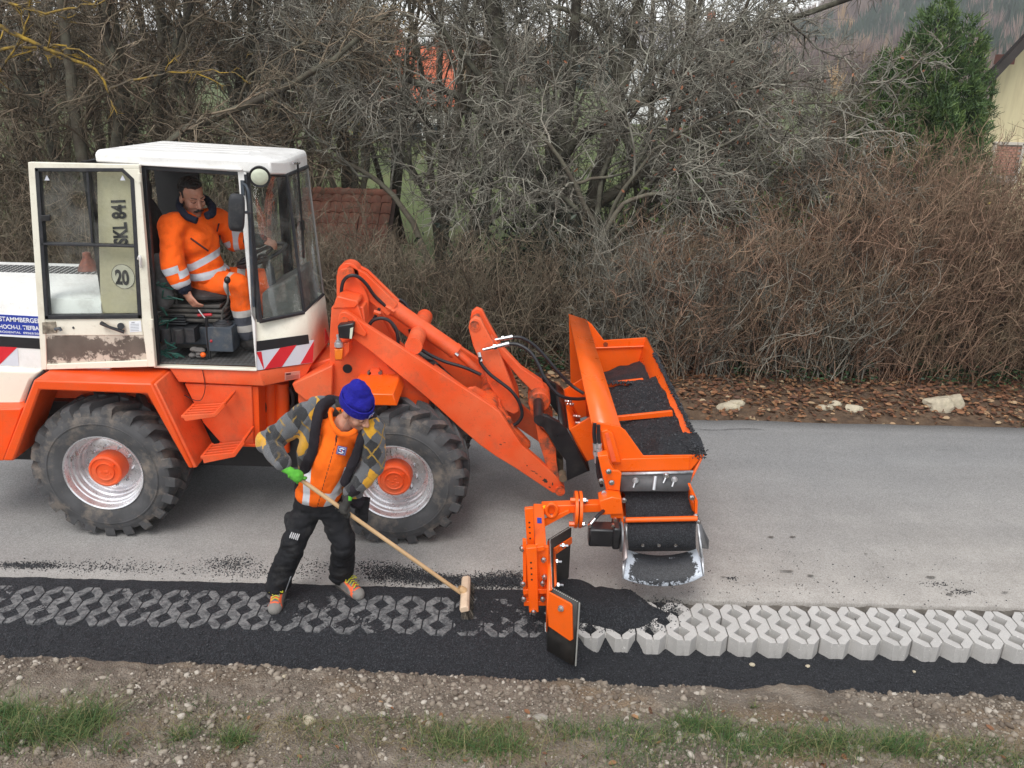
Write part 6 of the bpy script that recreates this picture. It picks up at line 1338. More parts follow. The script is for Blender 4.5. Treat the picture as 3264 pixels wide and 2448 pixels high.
# tiled shed
s0, s1 = at(D(655, 410), 13.6), at(D(856, 418), 13.6); se0, se1 = at(D(640, 575), 12.4), at(D(862, 585), 12.4)
sh = building('tiled_shed', ((s0.x + s1.x) / 2, 13.4, 0), 'low shed with a weathered red tiled roof behind the windscreen', 'shed')
zR, zE = (s0.z + s1.z) / 2, (se0.z + se1.z) / 2; xL, xR = s0.x, s1.x
mb = MB(); mb.prism([(xL + .1, 12.55, -.2), (xL + .1, 14.7, -.2), (xL + .1, 14.7, zE), (xL + .1, 13.62, zR - .08), (xL + .1, 12.55, zE)], (xR - xL - .2, 0, 0)); mb.build('wall', mat('shed_boards', (.13, .10, .075), .9, var=.3), sh)
mb = MB(); mb.prism([(xL, 12.4, zE - .05), (xL, 13.6, zR - .05), (xL, 14.8, zE - .05), (xL, 14.8, zE - .1), (xL, 13.6, zR - .1), (xL, 12.4, zE - .1)], (xR - xL, 0, 0)); rf = mb.build('roof', mat('roof_battens', (.07, .045, .035), .9), sh)
TILE = [mat('red_roof_tile', (.25, .105, .07), .9, var=.45, vs=4, dirt=(.13, .11, .085), da=.85, ds=6)]
tw, tl = .155, .30; mbt = MB(); prf = [(-tw / 2, 0), (-tw / 4, .022), (0, .028), (tw / 4, .022), (tw / 2, 0)]
mbt.loft([[Vector((x, y, z + zz)) for x, z in prf] for y, zz in ((0, .02), (tl, 0))], 0, False, False); mbt.loft([[Vector((x, 0, z + .02)) for x, z in prf], [Vector((x, 0, z + .003)) for x, z in prf]], 0, False, False)
tme = mbt.mesh('roof_tile', TILE); ang_ = math.atan2(zR - zE, 1.2); rl = math.hypot(1.2, zR - zE)
nr_ = int(rl / .22); nc_t = int((xR - xL) / tw)
for r_ in range(nr_ + 1):
    for c_ in range(nc_t):
        o = bpy.data.objects.new('roof_tile', tme); COL.objects.link(o); o.parent = rf; d_ = r_ * .22
        o.location = (xL + (c_ + .5) * tw + random.uniform(-.008, .008), 12.4 + d_ * math.cos(ang_), zE + d_ * math.sin(ang_) - .03 + random.uniform(0, .012)); o.rotation_euler = (ang_, 0, random.uniform(-.03, .03))
mb = MB(); mb.tube([(xL, 13.6, zR - .02), (xR, 13.6, zR - .02)], .07, 10); mb.build('ridge', TILE[0], rf)
# house with the bright red roof, far behind
def house(name, px, Y, py_eave, py_ridge, w, label, wallc, roofc, ground=-2.0):
    p = at(D(px, py_eave), Y); zE_ = p.z; zR_ = at(D(px, py_ridge), Y + 2.5).z; h = building(name, (p.x, Y + 2.5, ground), label)
    mb = MB(); mb.box((p.x, Y + 2.5, (ground + zE_) / 2), (w, 5, zE_ - ground)); mb.prism([(p.x - w / 2, Y, zE_), (p.x - w / 2, Y + 5, zE_), (p.x - w / 2, Y + 2.5, zR_ - .1)], (w, 0, 0)); mb.build('wall', mat(name + '_wall', wallc, .9), h)
    mb = MB(); x0 = p.x - w / 2 - .3; mb.prism([(x0, Y - .5, zE_ - .3), (x0, Y + 2.5, zR_), (x0, Y + 5.5, zE_ - .3), (x0, Y + 5.5, zE_ - .45), (x0, Y + 2.5, zR_ - .15), (x0, Y - .5, zE_ - .45)], (w + .6, 0, 0)); r = mb.build('roof', roofc, h)
    mb = MB(); mb.box((p.x + w * .3, Y + 2.9, zR_ + .2), (.5, .5, .9)); mb.build('chimney', mat(name + '_chimney', (.35, .15, .1), .9), r)
    for k_ in (-.3, 0, .3):
        mb = MB(); mb.box((p.x + w * k_, Y - .02, (ground + zE_) / 2 + .5), (.9, .06, 1.1)); f_ = mb.build('window', mat('window_frame_white', (.7, .7, .68), .5), h)
        mb = MB(); mb.box((p.x + w * k_, Y - .045, (ground + zE_) / 2 + .5), (.72, .05, .92)); mb.build('pane', mat('dark_pane', (.03, .035, .04), .1), f_)
    return h
redroof = mat('bright_red_tiles', (.46, .115, .055), .8, var=.2, vs=4)
house('red_roofed_house', 893, 42, 205, 100, 3.4, 'white house with a bright red roof far behind the bare branches', (.72, .68, .62), redroof, -2.5)
house('ochre_house', 800, 55, 150, 85, 4.5, 'ochre walled house behind the red roofed one', (.50, .36, .16), mat('brown_tiles', (.20, .10, .07), .8), -2.5)
house('white_house', 1480, 60, 95, 45, 7, 'pale house with a grey roof glimpsed through the big tree', (.7, .7, .7), mat('grey_tiles', (.22, .21, .21), .8), -2.5)
# golden tree
n = 2600; c_ = at(D(775, 70), 30); a = RNG.normal(size=(n, 3)) * np.array([.9, .8, 1.6]) + np.array([c_.x, 30, c_.z - .2])
ge = empty('golden_tree', (c_.x, 30, -.3), 'small tree still in golden leaf behind the bare branches', 'tree')
leaf_mesh('crown', a, RNG.uniform(.05, .1, n), rnd_mat('golden_leaf', [(0.0, (.25, .15, .03)), (1.0, (.52, .36, .08))], .7), RNG, 3, ge, kind='stuff')
mb = MB(); mb.cyl((c_.x, 30, -.4), (c_.x, 30, c_.z), .1, .04, 8); mb.build('trunk', BARK_D, ge)

# ---- wooded hill
def hill_h(X, Y):
    k = sstep(70, 330, Y); return -1.2 + k * (2.5 + 40 * sstep(45, 190, X) + 4 * fbm(X, Y, .02, 3)) * (1 - .0 * k)
t = NT('hill_floor'); t.base(t.ramp(t.noise(.08, 5), [(.35, (.085, .065, .05)), (.65, (.14, .11, .08))])); t.rough(.95)
grid('hill', -330, 420, 66, 420, 7, hill_h, t.m, kind='structure', label='wooded hill rising in the haze')
n = 5200; X = RNG.uniform(-150, 290, n); Y = RNG.uniform(130, 380, n); Z = hill_h(X, Y)
kind_ = fbm(X, Y, .035, 3); q = 26
def brush(name, sel, H, W, m, label, q=26, spread=.28):
    x, y, z = X[sel], Y[sel], Z[sel]; n_ = len(x); h = RNG.uniform(H[0], H[1], n_)
    B_ = np.repeat(np.stack([x, y, z], -1), q, 0); hh_ = np.repeat(h, q); a_ = RNG.uniform(0, 6.283, n_ * q); st = hh_ * RNG.uniform(.1, .6, n_ * q); rad = hh_ * spread * RNG.random(n_ * q)
    b0 = B_ + np.stack([np.cos(a_) * rad * .3, np.sin(a_) * rad * .3, st], -1); tip = B_ + np.stack([np.cos(a_) * rad, np.sin(a_) * rad, hh_ * RNG.uniform(.6, 1.0, n_ * q) + st * .2], -1)
    w_ = np.stack([np.ones(n_ * q), RNG.normal(0, .4, n_ * q), np.zeros(n_ * q)], -1) * RNG.uniform(W[0], W[1], n_ * q)[:, None]
    co = np.stack([b0 - w_, b0 + w_, tip + w_ * .15, tip - w_ * .15], 1); f = np.arange(n_ * q * 4).reshape(-1, 4)
    link_mesh(name, arrays(name, co, f, m, {'rnd': np.repeat(RNG.random(n_), q * 4)}, False), kind='stuff', label=label)
brush('far_wood', kind_ > -.3, (5, 9), (.06, .2), rnd_mat('far_twig', [(0.0, (.13, .085, .080)), (.6, (.22, .155, .14)), (.9, (.30, .22, .17)), (1.0, (.52, .32, .13))], .9), 'leafless brownish wood covering the hill')
brush('far_firs', kind_ <= -.3, (6, 10), (.2, .45), rnd_mat('far_fir', [(0.0, (.020, .040, .030)), (1.0, (.05, .085, .06))], .9), 'dark firs among the bare wood on the hill', 30, .2)

# ---- autumn haze between here and the hill
t = NT('haze_air'); t.t.nodes.remove(t.b); vp = t.n('VolumePrincipled'); vp.inputs['Color'].default_value = (.93, .95, 1.0, 1); vp.inputs['Density'].default_value = .0007; vp.inputs['Anisotropy'].default_value = .1
t.l(vp.outputs[0], t.out.inputs['Volume'])
mb = MB(); mb.box((45, 205, 32), (790, 440, 80)); hz = mb.build('haze', t.m); tag(hz, 'thin autumn haze in the valley air', None, None, 'stuff')
S.cycles.volume_bounces = 2; S.cycles.volume_step_rate = 4
# ================================================================ the two men
def skin_over(mb, vox, smooth=4, noise_amp=0.0, noise_s=12, stretch=None):
    me = mb.mesh('tmp', []); o = bpy.data.objects.new('tmp', me); COL.objects.link(o)
    r = o.modifiers.new('r', 'REMESH'); r.mode = 'VOXEL'; r.voxel_size = vox; r.use_smooth_shade = True
    s_ = o.modifiers.new('s', 'SMOOTH'); s_.factor = .6; s_.iterations = smooth
    dg = bpy.context.evaluated_depsgraph_get(); dg.update()
    out = bpy.data.meshes.new_from_object(o.evaluated_get(dg)); bpy.data.objects.remove(o); bpy.data.meshes.remove(me)
    n = len(out.vertices)
    if noise_amp:
        co = np.zeros(n * 3, np.float32); out.vertices.foreach_get('co', co); co = co.reshape(-1, 3)
        no = np.zeros(n * 3, np.float32); out.vertices.foreach_get('normal', no); no = no.reshape(-1, 3)
        st = np.array(stretch if stretch is not None else (1, 1, 1), float)
        d = np.array([mnoise.noise(Vector(c * st) * noise_s) + .5 * mnoise.noise(Vector(c * st) * noise_s * 2.3 + Vector((7, 3, 1))) for c in co])
        d = np.sign(d) * np.abs(d) ** .8
        co = co + no * (d * noise_amp)[:, None]; out.vertices.foreach_set('co', co.astype(np.float32).ravel()); out.update()
    return out
def verts(me):
    co = np.zeros(len(me.vertices) * 3, np.float32); me.vertices.foreach_get('co', co); return co.reshape(-1, 3).astype(float)
def fattr(me, name, v):
    a = me.attributes.new(name, 'FLOAT', 'POINT'); a.data.foreach_set('value', np.asarray(v, np.float32))
def part(name, me, mats, parent, lab=None):
    me.materials.clear()
    for m in (mats if isinstance(mats, (list, tuple)) else [mats]): me.materials.append(m)
    me.polygons.foreach_set('use_smooth', [True] * len(me.polygons))
    o = bpy.data.objects.new(name, me); put(o, parent)
    if lab: o['label'] = lab
    return o
def bone_t(co, a, b):                  # distance along a limb in metres, distance from it
    a, b = np.array(a[:]), np.array(b[:]); d = b - a; L_ = np.linalg.norm(d); d /= L_; t = (co - a) @ d
    return t, np.linalg.norm(co - a - np.clip(t, 0, L_)[:, None] * d, axis=1), L_
def cloth(name, c, var=.18, vs=9, masks=(), rough=.85, bs=30, bump=.35, dirt=None, da=.4, ds=9, sheen=0.0):
    t = NT(name); col = t.ramp(t.noise(vs, 6, .6), [(.3, shade(c, 1 - var)), (.7, shade(c, 1 + var))])
    if dirt: col = t.mix(t.math('MULTIPLY', t.ramp(t.noise(ds, 7, .7), [(.5, 0.0), (.68, 1.0)]), da), col, dirt)
    for an, mc in masks:
        col = t.mix(t.math('GREATER_THAN', t.attr(an), 0.0), col, mc)
    t.base(col); t.rough(rough); t.b.inputs['Specular IOR Level'].default_value = .25; t.bump(t.math('ADD', t.noise(bs, 5, .6), t.math('MULTIPLY', t.noise(300, 2), .25)), bump * 1.8, .012)
    t.b.inputs['Sheen Weight'].default_value = sheen
    return t.m
t = NT('skin'); c = t.ramp(t.noise(26, 5), [(.3, (.40, .19, .125)), (.7, (.53, .28, .195))]); c = t.mix(t.math('MULTIPLY', t.ramp(t.noise(8, 4), [(.45, 0.0), (.7, 1.0)]), .5), c, (.50, .19, .13))
c = t.mix(t.math('MULTIPLY', t.math('GREATER_THAN', t.attr('beard'), 0.0), .45), c, (.16, .12, .10))
t.base(c); t.rough(.5); t.b.inputs['Subsurface Weight'].default_value = .08; t.b.inputs['Subsurface Radius'].default_value = (.01, .004, .002); SKIN = t.m
HAIRD = mat('dark_hair', (.014, .011, .010), .6, var=.4, vs=60, bump=.6, bs=120)
HAIRG = mat('grey_stubble_hair', (.12, .10, .085), .8, var=.4, vs=80)
REFL = (.55, .58, .64)
def frame(fwd):
    f_ = Vector(fwd).normalized(); x = f_.cross(Vector((0, 0, 1))).normalized(); z = x.cross(f_); return Matrix((x, f_, z)).transposed()
def head(parent, C_, fwd, tilt, neck_to, hair, s=1.0, moustache=None, extra_body=None):
    R_ = frame(fwd) @ Matrix.Rotation(tilt, 3, 'Y'); W = lambda p: C_ + R_ @ (Vector(p) * s)
    mb = MB(); E = lambda c, r: mb.ell(W(c), tuple(k * s for k in r), R_, 18, 11)
    E((0, -.012, .04), (.076, .097, .088)); E((0, .03, -.025), (.064, .066, .085)); E((0, .048, -.088), (.046, .044, .033)); E((0, .035, -.06), (.060, .055, .05))
    for k in (-1, 1):
        E((k * .042, .062, -.03), (.024, .024, .030)); E((k * .078, -.008, -.012), (.011, .022, .032)); mb.cap(W((k * .012, .088, .022)), .013 * s, W((k * .05, .072, .02)), .012 * s); E((k * .016, .104, -.038), (.010, .011, .009))
    mb.cap(W((0, .092, .012)), .010 * s, W((0, .116, -.034)), .0145 * s); E((0, .093, -.070), (.026, .012, .007)); E((0, .089, -.083), (.022, .012, .008)); E((0, .086, -.108), (.02, .015, .014))
    mb.cap(W((0, -.02, -.07)), .058 * s, Vector(neck_to), .062 * s)
    if extra_body: extra_body(mb)
    me = skin_over(mb, .0055, 3); co = verts(me); loc = (co - np.array(C_[:])) @ np.array(R_) / s
    beard = np.where(loc[:, 1] > .0, np.minimum(-.045 - loc[:, 2], loc[:, 2] + .145), -1.0); fattr(me, 'beard', beard)
    b = part('body', me, SKIN, parent)
    eb = MB()
    for k in (-1, 1):
        eb.cap(W((k * .016, .099, .026)), .0034, W((k * .05, .083, .030)), .0022, 8)
    o = eb.build('eyebrow', HAIRD if hair is HAIRD else HAIRG, parent); o['kind'] = 'stuff'
    for k in (-1, 1):
        ey = MB(); ey.ell(W((k * .032, .0835, .003)), (.0155, .0105, .0085), R_, 12, 7, 2); ey.cap(W((k * .019, .0925, -.0015)), .0022, W((k * .033, .0935, -.0035)), .0026, 6, 1); ey.cap(W((k * .033, .0935, -.0035)), .0026, W((k * .046, .0855, -.001)), .002, 6, 1)
        ey.build('eye', [mat('eye_white', (.5, .47, .44), .3), mat('iris', (.02, .018, .016), .2), SKIN], parent)
    mo = MB(); mo.cap(W((-.022, .0985, -.0765)), .0028, W((.022, .0985, -.0765)), .0028, 6); mo.build('mouth', mat('lip_line', (.10, .03, .028), .6), parent)
    if moustache:
        mo = MB(); mo.cap(W((0, .108, -.060)), .0105, W((-.034, .092, -.072)), .006, 10); mo.cap(W((0, .108, -.060)), .0105, W((.034, .092, -.072)), .006, 10); part('moustache', skin_over(mo, .004, 1, .002, 90), moustache, parent)
    return W, R_
def grip(H, axis, n, wrist, r=.0135, flip=1, s=1.0):      # a hand closed round a rod
    a = Vector(axis).normalized(); n = (Vector(n) - a * Vector(n).dot(a)).normalized(); t_ = a.cross(n) * flip; mb = MB()
    pc = H + n * (r + .018); mb.ell(pc, (.044 * s, .034 * s, .017 * s), Matrix((a, t_, n)).transposed(), 14, 9); mb.ell(pc + t_ * -.02, (.038 * s, .026 * s, .016 * s), Matrix((a, t_, n)).transposed(), 12, 8)
    for k, (off, ln, rr) in enumerate(((-.033, .86, .0088), (-.011, 1.0, .0096), (.011, 1.0, .0096), (.032, .92, .0094))):
        ph = [25, 75, 130, 185, 185 + 55 * ln]; pts = []
        for i, p_ in enumerate(ph):
            q = math.radians(p_); rho = r + rr + (.006 if i in (1, 3) else 0); pts.append(H + a * (off * s) + n * (math.cos(q) * rho) + t_ * (math.sin(q) * rho))
        for i in range(4): mb.cap(pts[i], rr * (1 - .05 * i), pts[i + 1], rr * (.95 - .05 * i), 10)
    th = [H + a * .048 * s + n * (r + .012) - t_ * .018, H + a * .058 * s - t_ * (r + .012) + n * .004, H + a * .050 * s - t_ * (r + .006) - n * (r + .004), H + a * .036 * s - n * (r + .011) - t_ * .004]
    for i in range(3): mb.cap(th[i], .0125 - .001 * i, th[i + 1], .0115 - .001 * i, 10)
    mb.cap(pc - t_ * .01, .024 * s, Vector(wrist), .029 * s)
    return mb
def loose_hand(wrist, d, n, curl=(.35, .5, .4), s=1.0, thumb=1, mb=None):     # relaxed hand: d along the fingers, n out of the back of the hand
    d = Vector(d).normalized(); n = (Vector(n) - d * Vector(n).dot(d)).normalized(); x = d.cross(n); mb = mb or MB(); Rm = Matrix((x, d, n)).transposed()
    w = Vector(wrist); mb.ell(w + d * .05 * s, (.040 * s, .050 * s, .017 * s), Rm, 14, 9); mb.cap(w - d * .02, .028 * s, w + d * .03 * s, .027 * s)
    for k, (off, L_, rr) in enumerate(((-.031, .062, .0086), (-.0105, .076, .0094), (.0105, .080, .0096), (.031, .072, .0094))):
        p = w + d * .088 * s + x * off * s * -1 * thumb; ang = 0; prev = p - d * .02
        for i, f_ in enumerate((.45, .32, .25)):
            ang += curl[i] * (1 + .12 * (3 - k)); dd = d * math.cos(ang) - n * math.sin(ang); q = p + dd * L_ * f_ * s
            mb.cap(p if i else prev, rr * (1 - .06 * i), q if True else p, rr * (.94 - .06 * i), 10); p = q
    tb = w + d * .03 * s - x * -.032 * s * -1 * thumb; t1 = tb + (x * thumb * .9 + d * .6 - n * .3).normalized() * .036 * s * 1; t2 = t1 + (x * thumb * .3 + d * 1.0 - n * .4).normalized() * .032 * s
    mb.cap(tb, .014 * s, t1, .012 * s, 10); mb.cap(t1, .0118 * s, t2, .0098 * s, 10)
    return mb

# ---------------------------------------------------------------- the worker with the broom
Wk = empty('person', (-1.29, 5.0, .02), 'man in blue beanie and checked jacket sweeping beside the loader', 'person')
A = lambda x, y, Y: at(R13(x, y), Y)
hipR, hipL, pel = A(420, 905, 5.06), A(570, 905, 5.04), A(488, 850, 5.05)
kneR, kneL = A(328, 1130, 4.95), A(655, 1130, 4.98); ankR, ankL = A(222, 1425, 4.98), A(640, 1355, 5.15)
chest, neck = A(590, 560, 5.0), A(655, 345, 4.95); shR, shL = A(425, 300, 5.04), A(835, 380, 4.93)
elR, wrR = A(158, 470, 5.10), A(228, 595, 4.99); elL, wrL = A(850, 640, 4.90), A(690, 815, 4.84)
# broom first, so that the hands close on it
broom_c = at(R8(2030, 262), 4.985); top_h = A(312, 682, 4.80)
BR = empty('broom', tuple(gz(R8(2045, 330), .03)), 'wooden push broom held by the sweeping man with its bristles on the pavers', 'broom')
WOOD = NT('ash_wood'); v_ = WOOD.mapv(WOOD.obj(), (3, 3, 3)); c = WOOD.ramp(WOOD.noise(4, 6, .6), [(.3, (.50, .32, .16)), (.7, (.64, .44, .245))]); c = WOOD.mix(WOOD.ramp(WOOD.noise(30, 4), [(.64, 0.0), (.72, .8)]), c, (.16, .09, .05)); WOOD.base(c); WOOD.rough(.5)
mb = MB(); mb.tube([top_h, top_h.lerp(broom_c, .5), broom_c], .0138, 12); hs_ = mb.build('handle', WOOD.m, BR)
b0, b1 = at(R8(2054, 212), 5.17), at(R8(2046, 345), 4.80); bx_ = (b1 - b0).normalized(); bc = (b0 + b1) / 2; bc.z = max(bc.z, .10); b0.z = b1.z = bc.z; bx_ = (b1 - b0).normalized()
dl = (top_h - broom_c).normalized(); up = (dl - bx_ * dl.dot(bx_)); up = (up.normalized() * .5 + Vector((0, 0, 1))).normalized(); sd = bx_.cross(up).normalized(); up = sd.cross(bx_).normalized()
Rb = Matrix((bx_, sd, up)).transposed()
mb = MB(); hl = (b1 - b0).length / 2
mb.loft([[bc + bx_ * (hl * u_) + sd * (y * k_) + up * (z * k_) for y, z in ((-.030, -.022), (.030, -.022), (.032, .006), (.02, .022), (-.02, .022), (-.032, .006))] for u_, k_ in ((-1.0, .82), (-.97, 1), (.97, 1), (1.0, .82))])
mb.build('head', mat('pale_beech', (.66, .50, .36), .55, var=.08, vs=10, dirt=(.30, .22, .16), da=.4, ds=14), BR, .003)
mb = MB(); mb.lathe([(.026, 0), (.024, .03), (.017, .05)], bc + up * .018, 14, 0, dl); mb.build('socket', WOOD.m, BR)
rng_ = np.random.default_rng(4); n = 900; u_ = rng_.uniform(-.96, .96, n); v2 = rng_.uniform(-.026, .026, n)
P0_ = np.array([(bc + bx_ * (hl * a_) + sd * b_ - up * .02)[:] for a_, b_ in zip(u_, v2)]); dirs = np.array([(-up + sd * (b_ * 6) + bx_ * (a_ * .15)).normalized()[:] for a_, b_ in zip(u_, v2)]) + rng_.normal(0, .07, (n, 3))
P1_ = P0_ + dirs * rng_.uniform(.062, .078, (n, 1)); Pm = (P0_ + P1_) / 2 + rng_.normal(0, .002, (n, 3)); c_, f_ = tubes_np(np.stack([P0_, Pm, P1_], 1), np.full((n, 3), .0016), 3)
link_mesh('bristles', arrays('bristles', c_, f_, rnd_mat('bristle', [(0.0, (.03, .026, .022)), (.6, (.10, .085, .07)), (1.0, (.38, .33, .27))], .6), {'rnd': np.repeat(rng_.random(n), 9)}), BR, kind='stuff')
def on_handle(q):
    d = ray(*q); best = min((abs((lambda p: (p - Vector((0, 0, CAM_H))).cross(d).length / d.length)(top_h.lerp(broom_c, k / 200))), k / 200) for k in range(201)); return top_h.lerp(broom_c, best[1])
hR_, hL_ = on_handle(R13(335, 705)) , on_handle(R13(655, 905)); hdir = (broom_c - top_h).normalized()
wrR = hR_ + Vector((-.075, .02, .045)); wrL = hL_ + Vector((.045, .02, .095))
GLOVEG = cloth('green_glove', (.10, .40, .045), .2, 20, dirt=(.05, .06, .04), da=.6, ds=18); GLOVED = cloth('dark_glove', (.035, .034, .032), .3, 20, dirt=(.10, .09, .08), da=.5, ds=18, masks=(('cuff', (.12, .50, .05)),))
me = skin_over(grip(hR_, hdir, Vector((-.6, -.35, .75)), wrR, flip=1), .0045, 2); part('glove', me, GLOVEG, Wk, 'bright green work glove at the top of the broom handle')
me = skin_over(grip(hL_, hdir, Vector((.25, -.55, .85)), wrL, flip=-1), .0045, 2); co = verts(me); t_, d_, L_ = bone_t(co, hL_ + Vector((.02, 0, .03)), wrL); fattr(me, 'cuff', np.where((t_ > L_ * .55), (co[:, 0] - (hL_.x + .045)), -1)); part('glove', me, GLOVED, Wk, 'dark work glove with a green cuff lower on the handle')
# trousers
mb = MB()
mb.cap(hipR, .098, kneR, .083); mb.cap(kneR, .083, ankR + Vector((0, 0, .02)), .083); mb.cap(hipL, .098, kneL, .080); mb.cap(kneL, .080, ankL + Vector((0, 0, .02)), .085)
mb.ell(pel + Vector((0, .0, -.02)), (.165, .125, .12)); mb.ell(pel + Vector((0, .01, .08)), (.155, .115, .12))
for k_, an in ((kneR, ankR), (kneL, ankL)): mb.ell(k_ + Vector((0, -.035, .0)), (.066, .055, .095)); mb.ell(an + Vector((-.01, -.01, .0)), (.080, .085, .05)); mb.ell(k_.lerp(an, .5) + Vector((0, .02, 0)), (.075, .085, .12))
mb.ell(A(300, 1010, 5.04), (.04, .05, .08)); mb.ell(A(760, 960, 5.02), (.035, .05, .09)); mb.cap(hipR.lerp(kneR, .2) + Vector((-.05, 0, 0)), .05, hipR.lerp(kneR, .7) + Vector((-.04, 0, 0)), .045)
me = skin_over(mb, .009, 4, .013, 8, (.8, 1, 1.7)); co = verts(me)
for nm, k_, an, sx in (('stripeA', kneR, ankR, -1), ('stripeB', kneL, ankL, 1)):
    t_, d_, L_ = bone_t(co, k_, an); side = (co[:, 0] - (np.array(k_[:])[0] + (an.x - k_.x) * np.clip(t_ / L_, 0, 1))) 
    fattr(me, nm, np.where((co[:, 1] < k_.y + .02), .003 - np.abs(side - ((.055 if sx < 0 else .05) - .09 * (np.clip(t_ / L_, 0, 1.2) - .95) * -1 * 0)), -1) * np.where((t_ > L_ * .62) & (t_ < L_ * 1.15), 1, np.nan_to_num(1)) + np.where((t_ > L_ * .62) & (d_ < .2), 0, -1))
TROUS = cloth('black_work_trousers', (.0125, .013, .0155), .3, 8, masks=(('stripeA', (.45, .47, .5)), ('stripeB', (.45, .47, .5))), dirt=(.06, .058, .056), da=.45, ds=7)
part('trousers', me, TROUS, Wk)
mb = MB()
for (x, y) in ((298, 1102), (311, 1105), (323, 1109), (336, 1112), (347, 1116)):
    p = A(x, y, 4.86); mb.prism([p + Vector((-.004, 0, -.008)), p + Vector((.002, 0, -.009)), p + Vector((.006, 0, .008)), p + Vector((0, 0, .009))], (0, .05, 0))
o = mb.build('knee_reflector', mat('reflector_white', (.7, .7, .72), .4), Wk); o['kind'] = 'stuff'
mb = MB(); mb.box(A(795, 900, 4.98), (.05, .06, .11), Matrix.Rotation(.15, 3, 'Y')); mb.box(A(790, 970, 4.97), (.045, .05, .06)); mb.tube([A(745, 860, 4.95), A(745, 905, 4.94)], .006, 6); mb.tube([A(700, 885, 4.92), A(745, 912, 4.92)], .004, 6); o = mb.build('tool_pocket', cloth('black_pocket', (.012, .012, .014)), Wk, .008); o['kind'] = 'stuff'
# shoes
SHOE = cloth('dusty_work_shoe', (.20, .185, .17), .3, 16, masks=(('trim', (.85, .15, .06)), ('toe', (.22, .21, .195))), dirt=(.10, .09, .08), da=.5, ds=12)
for an, toe, lab in ((ankR, gz(R13(190, 1590), .05), 'shoe pointing at the camera'), (ankL, gz(R13(772, 1488), .05), 'shoe pointing along the pavers')):
    heel = Vector((an.x, an.y, .06)); d = (toe - heel); d.z = 0; d.normalize(); heel = Vector((toe.x, toe.y, .06)) - d * .225; x = d.cross(Vector((0, 0, 1))); mb = MB()
    mb.cap(heel + Vector((0, 0, -.005)), .042, toe + Vector((0, 0, -.012)) - d * .035, .045); mb.ell(toe - d * .045 + Vector((0, 0, -.005)), (.050, .050, .040)); mb.cap(heel + d * .03 + Vector((0, 0, .03)), .045, heel + d * .13 + Vector((0, 0, .005)), .042); mb.cap(heel + d * .02 + Vector((0, 0, .02)), .044, an + Vector((0, 0, -.02)), .050)
    me = skin_over(mb, .006, 2); co = verts(me); co[:, 2] = np.maximum(co[:, 2], .021 + .0 * co[:, 2]); me.vertices.foreach_set('co', co.astype(np.float32).ravel()); me.update()
    u_ = (co - np.array(heel[:])) @ np.array(d[:]); s_ = (co - np.array(heel[:])) @ np.array(x[:])
    fattr(me, 'trim', np.maximum(.006 - np.abs(np.abs(s_) - .030 - .04 * (u_ - .1)), .007 - np.abs(u_ - .145 - .4 * np.abs(s_))) * np.where((co[:, 2] > .035) & (u_ < .17), 1, -1)); fattr(me, 'toe', u_ - .185)
    sh_ = part('shoe', me, SHOE, Wk)
    mb = MB(); mb.loft([[heel + d * (u2 * .27 - .045) + x * (.047 * w_) * s2 + Vector((0, 0, z - .06)) for u2, w_, s2 in ((0, .5, -1), (.12, .9, -1), (.45, .85, -1), (.75, 1.05, -1), (.95, .75, -1), (1.0, .2, -1), (1.0, .2, 1), (.95, .75, 1), (.75, 1.05, 1), (.45, .85, 1), (.12, .9, 1), (0, .5, 1))] for z in (.0205, .036)]); so = mb.build('sole', mat('shoe_sole', (.06, .058, .055), .8, dirt=(.14, .13, .12), da=.6), None, .003); so.parent = sh_
    mb = MB(); lc = heel + d * .10 + Vector((0, 0, .062))
    for k_ in range(4): p = lc + d * .022 * k_ - Vector((0, 0, .006 * k_)); mb.tube([p - x * .025 + Vector((0, 0, -.006)), p + Vector((0, 0, .006)), p + x * .025 + d * .01 + Vector((0, 0, -.006))], .0035, 6)
    for sg in (-1, 1): mb.tube(spline([lc, lc + x * .03 * sg + Vector((0, 0, .015)), lc + x * .045 * sg + d * .02, lc + x * .02 * sg + d * .02 + Vector((0, 0, .01)), lc], 5), .003, 6)
    lo_ = mb.build('laces', mat('yellow_laces', (.55, .55, .03), .6), None); lo_.parent = sh_; lo_['kind'] = 'stuff'
# orange hi-vis fleece
mb = MB()
mb.loft and mb.cap(A(505, 800, 5.03), .125, chest, .138); mb.cap(chest, .138, A(640, 430, 4.98), .105); mb.ell(A(490, 800, 5.02), (.160, .135, .10)); mb.ell(A(455, 740, 5.0), (.10, .11, .12)); mb.ell(A(590, 560, 5.0), (.165, .125, .16)); mb.cap(A(500, 350, 5.02), .07, A(790, 420, 4.95), .07); mb.cap(A(648, 410, 4.975), .075, A(655, 375, 4.96), .066)
me = skin_over(mb, .009, 4, .008, 9, (1, 1, .7)); co = verts(me)
ax0, ax1 = A(490, 870, 4.9), A(625, 400, 4.86); t_, d_, L_ = bone_t(co, ax0, ax1); axd = np.array((ax1 - ax0).normalized()[:]); sx = np.cross(axd, np.array([0, 1, 0])); sx /= np.linalg.norm(sx); u_ = (co - np.array(ax0[:])) @ sx
if sx[0] < 0: u_ = -u_
front = co[:, 1] < 5.02
fattr(me, 'zip', np.where(front, .0032 - np.abs(u_ - .0), -1)); fattr(me, 'refl', np.where(front, np.maximum(np.where(t_ < .30, .024 - np.abs(np.abs(u_ + .01) - (.098 + .03 * np.sin((t_ - .1) * 9))), -1), .016 - np.abs(t_ - .058 + .10 * np.maximum(-u_ * 0, 0))  * 1.0 - np.where(u_ < .02, .1, 0)), -1)); 
FLEECE = cloth('orange_fleece', (.92, .15, .008), .10, 7, masks=(('refl', (.62, .64, .68)), ('zip', (.12, .03, .02))), bs=24)
